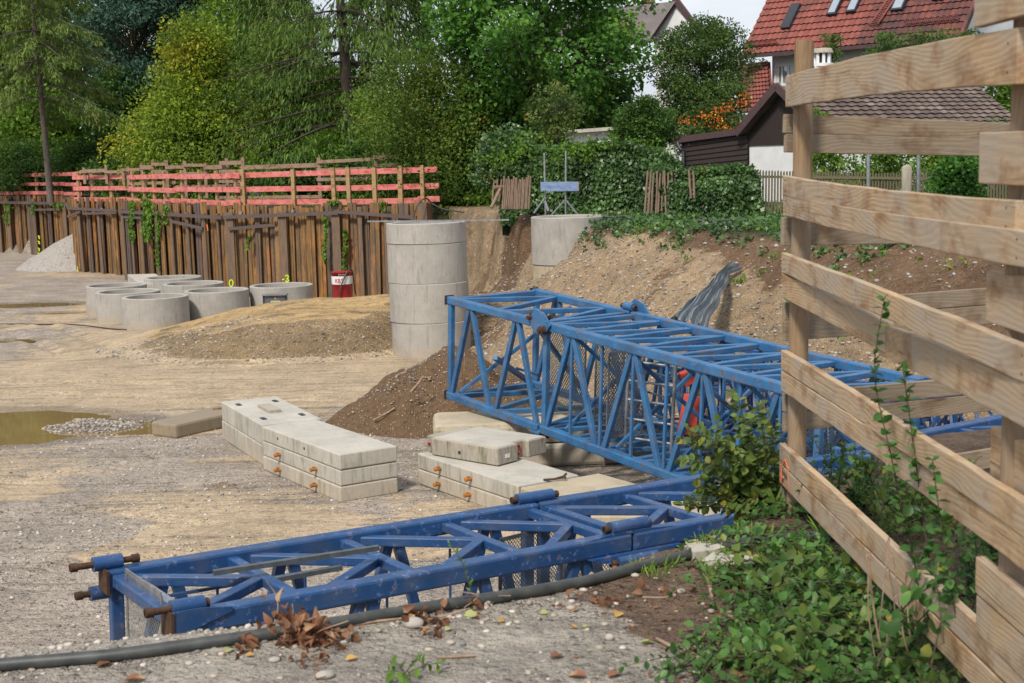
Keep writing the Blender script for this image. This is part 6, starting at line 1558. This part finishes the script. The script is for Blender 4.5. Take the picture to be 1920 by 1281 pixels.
# ------------------------------------------------------------------ ivy hedge
def ivy(label, pts, n, size, mat='lf_ivy', thick=.35, name='ivy_hedge', zb=2.3, parent=None, core=True):
    """pts: (px, ytop, d) along the hedge; leaves cover face and top"""
    P = [D(px, yt, d) for px, yt, d in pts]
    root = empty(name, (P[0].x, P[0].y, zb), 0, label, 'hedge')
    xs = np.array([p.x for p in P]); ys = np.array([p.y for p in P]); zs = np.array([p.z for p in P]); s = np.concatenate([[0], np.cumsum(np.hypot(np.diff(xs), np.diff(ys)))])
    u = RNG.uniform(0, s[-1], n); X = np.interp(u, s, xs); Y = np.interp(u, s, ys); ZT = np.interp(u, s, zs)+.10*fbm(u, u*0, 1.3, 3)
    f = RNG.random(n); top = f < .22
    z = np.where(top, ZT+RNG.normal(0, .05, n), zb+(ZT-zb)*RNG.random(n)); bul = .14*fbm(u, z, 1.1, 4)+.12
    y = np.where(top, Y+RNG.uniform(-.1, thick*1.6, n), Y-bul-np.abs(RNG.normal(0, .06, n))+thick*.9*np.clip((z-ZT+.35)/.35, 0, 1)**2)
    C = np.stack([X+RNG.normal(0, .04, n), y, z], 1)
    dr = np.stack([RNG.normal(0, .5, n), -.5+0*u, -.9+np.where(top, .9, 0)], 1)
    shade = np.clip(.5+.5*fbm(u*1.5, z*1.5, 1.4, 3)*1.6+.3*(RNG.random(n)-.5), 0, 1)
    leaf_cloud('foliage', C, size*RNG.uniform(.55, 1.3, n), MAT[mat], root, .85, dr, up=.25, rnd=shade)
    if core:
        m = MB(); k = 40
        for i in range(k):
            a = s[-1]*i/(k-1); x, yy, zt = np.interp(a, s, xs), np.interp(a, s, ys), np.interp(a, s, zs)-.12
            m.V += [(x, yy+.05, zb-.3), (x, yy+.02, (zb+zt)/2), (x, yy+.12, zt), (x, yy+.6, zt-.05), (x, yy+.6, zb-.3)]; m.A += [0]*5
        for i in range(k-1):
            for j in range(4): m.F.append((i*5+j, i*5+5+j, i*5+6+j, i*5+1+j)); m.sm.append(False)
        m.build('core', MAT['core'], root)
    return root
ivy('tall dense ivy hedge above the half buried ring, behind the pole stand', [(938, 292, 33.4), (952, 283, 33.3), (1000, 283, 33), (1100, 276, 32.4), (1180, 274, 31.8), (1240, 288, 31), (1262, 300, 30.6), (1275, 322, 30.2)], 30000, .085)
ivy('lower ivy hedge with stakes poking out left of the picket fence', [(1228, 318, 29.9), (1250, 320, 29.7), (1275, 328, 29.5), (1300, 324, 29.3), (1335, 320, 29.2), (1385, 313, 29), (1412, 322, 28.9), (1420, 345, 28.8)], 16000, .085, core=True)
# tumble of ivy over the left hedge end and yellow-green tips on top
T('lush climber tumbling over the left end of the ivy hedge', 950, 238, 340, 60, 33.5, 10000, .085, 'lf_ivy', 'dome', 90, .14, .03, cat='climber', name='climber', shell=.4, aspect=.8)
p = [D(x, y, 32.2) for x, y in ((1090, 278), (1120, 270), (1150, 274), (1190, 276), (1220, 282), (1060, 282), (960, 287), (930, 300), (1085, 290), (980, 262))]
C = np.array([[q.x, q.y, q.z] for q in p])[RNG.integers(0, len(p), 1300)]+RNG.normal(size=(1300, 3))*np.array([.3, .25, .10])
tag(leaf_cloud('creeper', C, .09*RNG.uniform(.6, 1.3, len(C)), MAT['lf_weed'], None, .7), 'yellow green creeper tips along the top of the tall ivy hedge', 'climber')
# ivy strands on the sheet piles
def strands(Mx, lst):
    for px, y0, y1, w, n, label in lst:
        C = []
        for i in range(n):
            t = random.random()**1.3; a, b = wz(Mx, px+random.gauss(0, w)*(1-.3*t)+1.5*math.sin(t*7), y0+(y1-y0)*t); q = Mx @ Vector((a, -.06-abs(random.gauss(0, .05)), b)); C.append(tuple(q))
        m = MB(); pts = []
        for k in range(9):
            a, b = wz(Mx, px+1.5*math.sin(k/8*7), y0+(y1-y0)*k/8); pts.append(Mx @ Vector((a, -.05, b)))
        C = np.array(C); o = empty('ivy_strand', pts[0], 0, label, 'ivy', 'ivy strands on the sheet piles')
        m.tube(pts, .012, 5, False); m.build('stem', MAT['barkgrey'], o)
        leaf_cloud('leaves', C, .12*RNG.uniform(.6, 1.2, len(C)), MAT['lf_weed'], o, .8, np.tile([[0, -.4, -1.]], (len(C), 1)))
strands(MW2, [(249, 375, 450, 3, 200, 'ivy strand at the left of the three on the receding rusty wall'), (275, 372, 450, 3.5, 300, 'widest ivy strand in the middle of the receding rusty wall'), (282, 378, 440, 4, 200, 'ivy strand just right of the widest one on the receding wall'), (298, 395, 500, 1.5, 160, 'long thin ivy strand reaching low on the receding wall'), (313, 385, 420, 2, 80, 'short ivy strand at the right of the receding wall')])
strands(MW4, [(14, 380, 420, 3, 110, 'ivy strand on the farthest rusty wall at the left edge'), (64, 378, 400, 2, 50, 'small ivy strand on the farthest rusty wall beside a post'), (112, 380, 390, 8, 70, 'low ivy patch along the top of the farthest rusty wall')])
strands(MW, [(611, 405, 490, .9, 110, 'thin ivy strand left of the barrel on the front wall'), (648, 430, 520, 1.2, 130, 'thin ivy strand directly above the red barrel'), (468, 440, 470, .6, 30, 'tiny ivy strand on the front wall left of the yellow 3'), (626, 375, 381, 6, 70, 'green tuft on top of the front wall under the red rail'), (718, 376, 390, 2, 50, 'green tuft near the right end of the front wall')])
# ------------------------------------------------------------------ weeds and ground cover
def weeds(name, label, n, x0, x1, y0, y1, cond, size, mat, hgt, per=9, kind='stuff', aspect=.5, upd=.9):
    x = RNG.uniform(x0, x1, n); y = RNG.uniform(y0, y1, n); z, f = HF(x, y, True); k = cond(x, y, f) > RNG.random(n); x, y, z = x[k], y[k], z[k]
    i = np.repeat(np.arange(len(x)), per); m = len(i); h = RNG.random(m)*hgt*(.4+.6*RNG.random(len(x))[i])
    C = np.stack([x[i]+RNG.normal(0, hgt*.35, m), y[i]+RNG.normal(0, hgt*.35, m), z[i]+h], 1)
    return tag(leaf_cloud(name, C, size*RNG.uniform(.5, 1.3, m), MAT[mat], None, aspect, RNG.normal(size=(m, 3))*.7+np.array([0, 0, upd])), label, 'weeds', kind=kind)
fb2 = lambda x, y, s: sst(fbm(x, y, s, 3), -.1, .35)
weeds('weeds', 'green weeds along the crest of the slope below the ivy', 5200, -1.5, 9.5, 18, 34, lambda x, y, f: sst(f['sl'], .66, 1.0)*(f['st'] > 0)*fb2(x, y, .8)*.7, .075, 'lf_green', .12)
weeds('dark_weeds', 'dark green weeds under the ivy hedge', 4200, -1.5, 9.5, 20, 34, lambda x, y, f: sst(f['sl']+.12*fbm(x, y, 1.2, 3), .74, .98)*(f['st'] > 0), .085, 'lf_ivy', .16, upd=-.2, aspect=.85)
weeds('slope_weeds', 'sparse weed tufts on the dark earth of the slope', 900, 3, 9.5, 14, 26, lambda x, y, f: (f['sl'] > .4)*(f['sl'] < .95)*(f['st'] > 0)*sst(fbm(x, y, 1.1, 3), .05, .4), .08, 'lf_weed', .12)
weeds('undergrowth', 'undergrowth on the high ground behind the red rails', 5000, -26, 0, 39.5, 62, lambda x, y, f: (f['sw'] > .7)*fb2(x, y, .4)*.9, .16, 'lf_green', .45, 10)
# grass blades on the bank near the hose
def blades(name, label, centres, n, h, spread, mat='lf_grass', w=.045, kind=None, cat='grass'):
    C = []; DR = []
    for c in centres:
        for i in range(n):
            a = random.uniform(0, 6.28); r = random.random()**.7*spread; C.append((c.x+math.cos(a)*r, c.y+math.sin(a)*r, c.z)); DR.append((math.cos(a)*.5, math.sin(a)*.5, 1.1))
    C = np.array(C); C[:, 2] = HF(C[:, 0], C[:, 1]); return tag(fine_leaves(name, C, h*RNG.uniform(.5, 1.2, len(C)), MAT[mat], None, w*2, np.array(DR), .2, 0, .9, .1, .15), label, cat, kind=kind)
gpx = [(1350, 1045), (1340, 1060), (1370, 1085), (1390, 1085), (1410, 1000), (1250, 1065), (1200, 1070), (1230, 1080), (1425, 1060), (1340, 1075), (1540, 1060), (1400, 1000), (1430, 1006), (1330, 1015), (1350, 1100)]
blades('grass', 'green grass tufts around the flat stone and the hose', [Z(x, y, 2.2) for x, y in gpx], 34, .055, .05, kind='stuff')
blades('grass', 'grass tufts beside the corner post of the timber fence', [Z(x, y, 2.12) for x, y in ((1420, 975), (1450, 980), (1520, 985), (1560, 1040), (1600, 1090), (1650, 1130))], 46, .085, .07, kind='stuff')
def plant(label, stems, leaf, mat, name='plant', cat='plant', aspect=.65, step=.028, stemr=.003, stemmat='stem', both=True, upn=1., jt=.35, droop=-.1, size_end=.55, curl=.3):
    root = empty(name, stems[0][0], 0, label, cat); m = MB(); C = []; DR = []; SZ = []
    for st in stems:
        pts = spl(st, 8); m.tube(pts, [stemr*(1-.6*i/(len(pts)-1)) for i in range(len(pts))], 5, False)
        L = 0; side = 1
        for i in range(1, len(pts)):
            L += (pts[i]-pts[i-1]).length
            while L > step:
                L -= step; t = i/len(pts)
                if t < .12: continue
                d = (pts[i]-pts[i-1]).normalized(); a = random.uniform(0, 6.28); lat = d.cross(Vector((math.cos(a), math.sin(a), .3))).normalized()
                C.append(tuple(pts[i])); DR.append(tuple(lat*1.0+d*.55+Vector((0, 0, droop)))); SZ.append(leaf*(1-(1-size_end)*t)*random.uniform(.6, 1.15))
    m.build('stem', MAT[stemmat], root)
    fine_leaves('leaves', np.array(C), np.array(SZ), MAT[mat], root, aspect, np.array(DR), upn, 0, curl, .3, jt)
    return root
def P3(px, py, d): return D(px, py, d)
def arch(px0, py0, d0, px1, py1, d1, lift=30, n=3, jx=8):
    a, b = P3(px0, py0, d0), P3(px1, py1, d1); mid = P3((px0*.5+px1*.5)+random.uniform(-jx, jx), (py0+py1)/2-lift, (d0+d1)/2); return [a, mid, b]
ru = random.uniform
st = [arch(ru(1400, 1490), ru(960, 1000), 6.25, ru(1270, 1400), ru(800, 950), ru(6.0, 6.8), ru(10, 50)) for _ in range(22)]+[arch(ru(1410, 1480), ru(970, 1000), 6.3, ru(1370, 1470), ru(740, 880), ru(6.1, 6.8), ru(0, 20)) for _ in range(16)]
st += [arch(1450, 985, 6.2, x, y, 6.2, 15) for x, y in ((1312, 805), (1275, 865), (1330, 880), (1300, 925), (1290, 950), (1372, 745), (1340, 790), (1420, 760))]
plant('yellow tinged bushy shrub in front of the round corner post', st, .074, 'lf_bush', 'shrub', 'shrub', .78, .014, .003)
st = [arch(ru(1500, 1640), ru(980, 1060), ru(5.9, 6.6), ru(1500, 1700), ru(815, 970), ru(5.7, 6.6), ru(5, 30)) for _ in range(64)]
plant('dense leafy shrub behind the lowest fence boards', st, .056, 'lf_fore', 'shrub', 'shrub', .65, .018, .003)
st = [arch(ru(1800, 1980), ru(1060, 1200), ru(4.6, 5.2), ru(1780, 1990), ru(900, 1080), ru(4.6, 5.3), ru(5, 40)) for _ in range(44)]
plant('leafy undergrowth behind the lower boards near the second post', st, .052, 'lf_fore', 'shrub', 'shrub', .65, .018, .003)
st = [arch(ru(1620, 1800), ru(960, 1100), ru(5.2, 6.4), ru(1600, 1860), ru(850, 1000), ru(5.2, 6.4), ru(5, 40)) for _ in range(44)]
plant('low leafy growth between the two fence runs', st, .05, 'lf_bush', 'shrub', 'shrub', .65, .018, .003)
st = [[P3(1745, 1230, 4.25), P3(1720, 1080, 4.25), P3(1672, 860, 4.25), P3(1640, 700, 4.3), P3(1658, 562, 4.3)], [P3(1760, 1180, 4.3), P3(1722, 900, 4.3), P3(1697, 720, 4.35), P3(1690, 680, 4.4)], [P3(1800, 1200, 3.9), P3(1770, 1020, 3.9), P3(1748, 862, 3.9)]]
plant('tall leafy sapling shoots growing up in front of the fence boards', st, .055, 'lf_fore', 'sapling', 'sapling', .68, .0095, .0035, curl=.2)
st = [arch(ru(1640, 1860), ru(1150, 1281), ru(3.7, 4.3), ru(1640, 1860), ru(960, 1180), ru(3.7, 4.5), ru(5, 20)) for _ in range(8)]
plant('dark leafy shrub climbing around the lowest boards at lower right', st, .056, 'lf_fore', 'shrub', 'shrub', .65, .018, .003)
# creeping ground cover
def creep(label, boxes, leaf, mat='lf_fore', seed=0, lift=(.01, .055)):
    st = []
    for (x0, x1, y0, y1, n) in boxes:
        for _ in range(n):
            px, py = ru(x0, x1), ru(y0, y1); a = Z(px, py, 2.14); q = ru(0, 6.28); L = ru(.12, .32); pts = []
            for k in range(4):
                x, y = a.x+math.cos(q)*L*k/3, a.y+math.sin(q)*L*k/3; pts.append(Vector((x, y, H(x, y)+ru(*lift)))); q += ru(-.4, .4)
            st.append(pts)
    return plant(label, st, leaf, mat, 'creeping_plant', 'plant', .74, .026, .0022, upn=1.6, jt=.5, curl=.2)
creep('dense creeping green plant covering the ground at lower right', [(1460, 1760, 1140, 1340, 260), (1400, 1560, 1070, 1180, 70), (1500, 1600, 1110, 1200, 50), (1380, 1500, 1180, 1330, 50)], .05)
creep('grey green bramble tendrils left of the dense creeping plant', [(1400, 1560, 1040, 1090, 46), (1300, 1420, 1200, 1310, 20), (1340, 1420, 1090, 1150, 12)], .045, 'lf_fore')
creep('low green growth behind the black hose at the foot of the round post', [(1390, 1550, 972, 1012, 34)], .045, lift=(.0, .05))
creep('small creeper at the bottom edge left of the bramble', [(1230, 1340, 1235, 1300, 7)], .042, 'lf_fore')
creep('broad pale bramble leaves scattered through the creeping plant', [(1440, 1740, 1120, 1330, 26), (1420, 1560, 1060, 1180, 12)], .07, 'lf_bush', lift=(.03, .09))
creep('small bright clover-like weed among the creeping plant', [(1380, 1700, 1080, 1320, 60), (1330, 1400, 1080, 1120, 10)], .026, 'lf_weed', lift=(.0, .07))
root = empty('dry_stalks', Z(1700, 1270, 2.1), 0, 'thin dry tan grass stalks rising in front of the lowest boards', 'dry grass')
for i in range(16):
    x, y = ru(1640, 1760), ru(1230, 1300); a = Z(x, y, 2.14); a.z = H(a.x, a.y); b = a+Vector((ru(-.07, .07), ru(-.03, .05), ru(.15, .38)))
    m = MB(); m.tube(spl([a, a.lerp(b, .5)+Vector((ru(-.02, .02), 0, 0)), b, b+Vector((ru(-.04, .04), 0, -.01))], 4), .0022, 5, False); m.build('stalk', MAT['stick'], root)
w_ = []
for x0, y0, x1, y1 in ((760, 1262, 730, 1240), (760, 1262, 790, 1236), (760, 1265, 720, 1262), (765, 1262, 832, 1244), (760, 1270, 775, 1290)): w_.append([Z(x0, y0, 2.22), Z((x0+x1)/2, (y0+y1)/2-6, 2.25), Z(x1, y1, 2.23)])
plant('small bright green weed at the bottom edge below the pale cobble', w_, .05, 'lf_weed', 'weed', 'weed', .5, .018, .002)
hw = Z(890, 1132, 2.22)
plant('lone yellow green weed stalk rising over the hose in front of the mast', [[hw, hw+Vector((-.02, .0, .08)), hw+Vector((-.045, 0, .16)), hw+Vector((-.085, 0, .225))]], .028, 'lf_weed', 'weed', 'weed', .32, .009, .002, droop=.6, size_end=.8)
# dried leaves
def dry(label, pts, n, leaf, spread=.05, hgt=.09, name='dried_leaf_cluster', mat='lf_dry', twigs=True):
    root = empty(name, Z(pts[0][0], pts[0][1], 2.22), 0, label, 'dead leaves'); C = []
    for px, py, k, hh in pts:
        c = Z(px, py, 2.22)
        for _ in range(k): x, y = c.x+random.gauss(0, spread), c.y+random.gauss(0, spread*.8); C.append((x, y, H(x, y)+.006+random.random()*hh))
    C = np.array(C); fine_leaves('dry_leaves', C, leaf*RNG.uniform(.5, 1.15, len(C)), MAT[mat], root, .8, None, .3, -.1, 1.2, .9)
    if twigs:
        m = MB()
        for px, py, k, hh in pts:
            c = Z(px, py, 2.22); m.tube(spl([c, c+Vector((ru(-.06, .06), ru(-.03, .03), hh*.7)), c+Vector((ru(-.1, .1), 0, hh*1.2))], 4), .0025, 5, False)
        m.build('twig', MAT['stick'], root)
    return root
dry('cluster of brown curled dead leaves on a twig beside the hose', [(560, 1205, 70, .075), (600, 1205, 50, .06), (535, 1190, 22, .09), (640, 1200, 20, .03), (520, 1170, 6, .13), (575, 1235, 12, .02)], 0, .038, .036)
dry('brown dead leaves draped on the hose left of the larger cluster', [(460, 1212, 9, .05), (440, 1222, 5, .02), (500, 1200, 4, .04)], 0, .044, .03, twigs=False)
dry('brown leaf litter around the pale cobble', [(820, 1160, 16, .025), (800, 1185, 10, .015), (760, 1155, 10, .03), (870, 1140, 8, .05), (925, 1130, 3, .02)], 0, .038, .05)
dry('brown dead leaves right at the foot of the hose near the mast joint', [(1100, 1112, 6, .02), (1135, 1120, 5, .02), (1080, 1118, 4, .02), (1220, 1095, 5, .02), (1300, 1110, 5, .015)], 0, .04, .05, twigs=False)
def leaf1(px, py, mat, label, sz=.045, rz=0):
    c = Z(px, py, 2.21); c.z = H(c.x, c.y)+.006
    o = fine_leaves('fallen_leaf', np.array([[c.x, c.y, c.z]]), np.array([sz]), MAT[mat], None, .8, np.array([[math.cos(rz), math.sin(rz), .12]]), 2., 0, .25, .5, .05); return tag(o, label, 'leaf')
for a in ((1155, 1155, 'lf_fallenyellow', 'tan fallen leaf lying flat on the dark soil, centre right', .05, 1.2), (1030, 1236, 'lf_dry', 'orange brown fallen leaf at the lower centre', .05, .3), (1095, 1178, 'lf_fallengreen', 'yellow green curled leaf on the dark soil', .035, .9), (1082, 1178, 'lf_fallenyellow', 'orange leaf beside the yellow green one', .035, 2.6), (1013, 1144, 'lf_fallengreen', 'pale green fallen leaf near the hose', .03, .2), (935, 1160, 'lf_fallenyellow', 'small yellow leaf right of the leaf litter', .03, .8),
          (1100, 1270, 'lf_dry', 'large red brown leaf at the bottom edge, centre', .06, 2.9), (1140, 1272, 'lf_dry', 'brown leaf right of the large red brown one', .045, .5), (1240, 1162, 'lf_dry', 'orange leaf near the flat stone', .03, 1.), (230, 1273, 'lf_dry', 'long brown leaf at the bottom left', .07, .1), (180, 1250, 'lf_dry', 'rust coloured leaf touching the hose at the left', .05, .6), (425, 1228, 'lf_fallengreen', 'green yellow leaf by the hose left of the dead leaf cluster', .04, 1.5), (460, 1235, 'lf_fallenyellow', 'pale yellow leaf in front of the dead leaf cluster', .03, .3),
          (648, 1238, 'lf_fallenyellow', 'yellow leaf right below the dead leaf cluster', .04, .4), (870, 1155, 'lf_fallengreen', 'flat yellow green leaf lying on the leaf litter', .05, .1), (835, 1182, 'lf_fallengreen', 'small lemon leaf by the cobble', .03, 1.), (1100, 1222, 'lf_fallengreen', 'tiny pale leaf on the sandy verge', .02, .2), (1200, 1207, 'lf_fallengreen', 'forked pale leaf stalk on the dark soil', .05, .1), (1350, 1160, 'lf_dry', 'dull brown leaf beside the short stick', .045, 2.), (1380, 1275, 'lf_dry', 'brown leaf under the creeping plant at the bottom', .05, 1.1), (1290, 1060, 'lf_dry', 'brown leaf by the flat pale stone', .035, .4), (590, 1275, 'lf_dry', 'yellow brown leaf beside the white broken stone', .05, .8), (1345, 1210, 'lf_fallenyellow', 'yellow leaf by the forked stick', .035, .8)):
    leaf1(*a)
def stick(pts, r, label):
    P = [Z(x, y, 2.22) for x, y in pts]
    for p in P: p.z = H(p.x, p.y)+r*.8
    q = spl(P, 5); m = MB(); m.tube(q, [r*(1-.45*i/(len(q)-1))*ru(.9, 1.1) for i in range(len(q))], 8); tag(m.build('stick', MAT['stick']), label, 'stick')
stick([(1318, 1236), (1290, 1222), (1262, 1212), (1232, 1194)], .011, 'peeled tan stick lying on the dark soil at the lower right')
stick([(1360, 1240), (1330, 1228), (1302, 1207)], .007, 'thinner stick crossing beside the peeled tan stick')
stick([(1327, 1070), (1331, 1092), (1336, 1118)], .011, 'short pale stick standing at the foot of the flat stone')
stick([(1368, 1144), (1376, 1165), (1385, 1180)], .011, 'short reddish stick between the creeping leaves')
stick([(650, 1176), (700, 1168), (760, 1158)], .007, 'thin twig lying along the hose behind the pale cobble')
stick([(1205, 1110), (1250, 1112), (1268, 1100)], .005, 'thin twig on the soil below the mast joint')
stick([(820, 1228), (860, 1226), (892, 1222)], .006, 'flat brown splinter on the sandy verge')
stick([(1290, 1205), (1315, 1190), (1328, 1165)], .004, 'curved thin twig right of the peeled stick')
P, s = scatter(1600, -.2, 2.2, 3.4, 6.2, lambda x, y, z, f: (f['sb'] > 0)*sst(x+(y-4.6)*.45, 0, .5), .012, .03, 2)
tag(fine_leaves('leaf_litter', P, s, MAT['lf_dry'], None, .55, None, .8, -.1, .8, .6), 'crumbled leaf litter on the dark soil of the bank', 'leaf litter', kind='stuff')
# roots and twigs on the earth heap
for (pts, r, lb) in (([(795, 705), (782, 722), (770, 735)], .02, 'exposed root on the earth heap'), ([(700, 788), (725, 775), (740, 765)], .015, 'thin branch on the lower flank of the earth heap')):
    q = [D(x, y, 19.4) for x, y in pts]; m = MB(); m.tube(spl(q, 4), r, 6); tag(m.build('root', MAT['stick']), lb, 'root')

# ------------------------------------------------------------------ light and sky
W = bpy.data.worlds.new("World"); S.world = W; W.use_nodes = True; nt = W.node_tree; nt.nodes.clear()
SUN_EL, SUN_AZ = 48, 205     # azimuth measured clockwise from +Y
sky = nt.nodes.new('ShaderNodeTexSky'); sky.sky_type = 'NISHITA'; sky.sun_disc = False; sky.sun_elevation = R(SUN_EL); sky.sun_rotation = R(SUN_AZ); sky.air_density = 1.2; sky.dust_density = 2.5
tc_ = nt.nodes.new('ShaderNodeTexCoord'); mp = nt.nodes.new('ShaderNodeMapping'); mp.inputs['Scale'].default_value = (1, 1, 3.2); nt.links.new(tc_.outputs['Generated'], mp.inputs[0])
ns = nt.nodes.new('ShaderNodeTexNoise'); ns.inputs['Scale'].default_value = 3.2; ns.inputs['Detail'].default_value = 7; ns.inputs['Roughness'].default_value = .55; nt.links.new(mp.outputs[0], ns.inputs['Vector'])
rp = nt.nodes.new('ShaderNodeValToRGB'); nt.links.new(ns.outputs[0], rp.inputs[0]); rp.color_ramp.elements[0].position = .3; rp.color_ramp.elements[0].color = (.72, .72, .72, 1); rp.color_ramp.elements[1].position = .68; rp.color_ramp.elements[1].color = (.97, .97, .97, 1)
cl = nt.nodes.new('ShaderNodeValToRGB'); nt.links.new(ns.outputs[0], cl.inputs[0]); cl.color_ramp.elements[0].position = .32; cl.color_ramp.elements[0].color = (5.6, 6.3, 7.4, 1); cl.color_ramp.elements[1].position = .7; cl.color_ramp.elements[1].color = (8.2, 8.3, 8.6, 1)
mx = nt.nodes.new('ShaderNodeMix'); mx.data_type = 'RGBA'; nt.links.new(rp.outputs[0], mx.inputs[0]); nt.links.new(sky.outputs[0], mx.inputs[6]); nt.links.new(cl.outputs[0], mx.inputs[7])
bg = nt.nodes.new('ShaderNodeBackground'); bg.inputs['Strength'].default_value = .125; nt.links.new(mx.outputs[2], bg.inputs[0])
ow = nt.nodes.new('ShaderNodeOutputWorld'); nt.links.new(bg.outputs[0], ow.inputs[0])
sl = bpy.data.lights.new('sun', 'SUN'); sl.energy = 4.1; sl.angle = R(8); sl.color = (1, .925, .81)
so = bpy.data.objects.new('sun', sl); COL.objects.link(so)
az, el = R(SUN_AZ), R(SUN_EL); dv = Vector((math.sin(az)*math.cos(el), math.cos(az)*math.cos(el), math.sin(el)))
so.rotation_euler = dv.to_track_quat('Z', 'Y').to_euler(); so.location = (0, 0, 30)
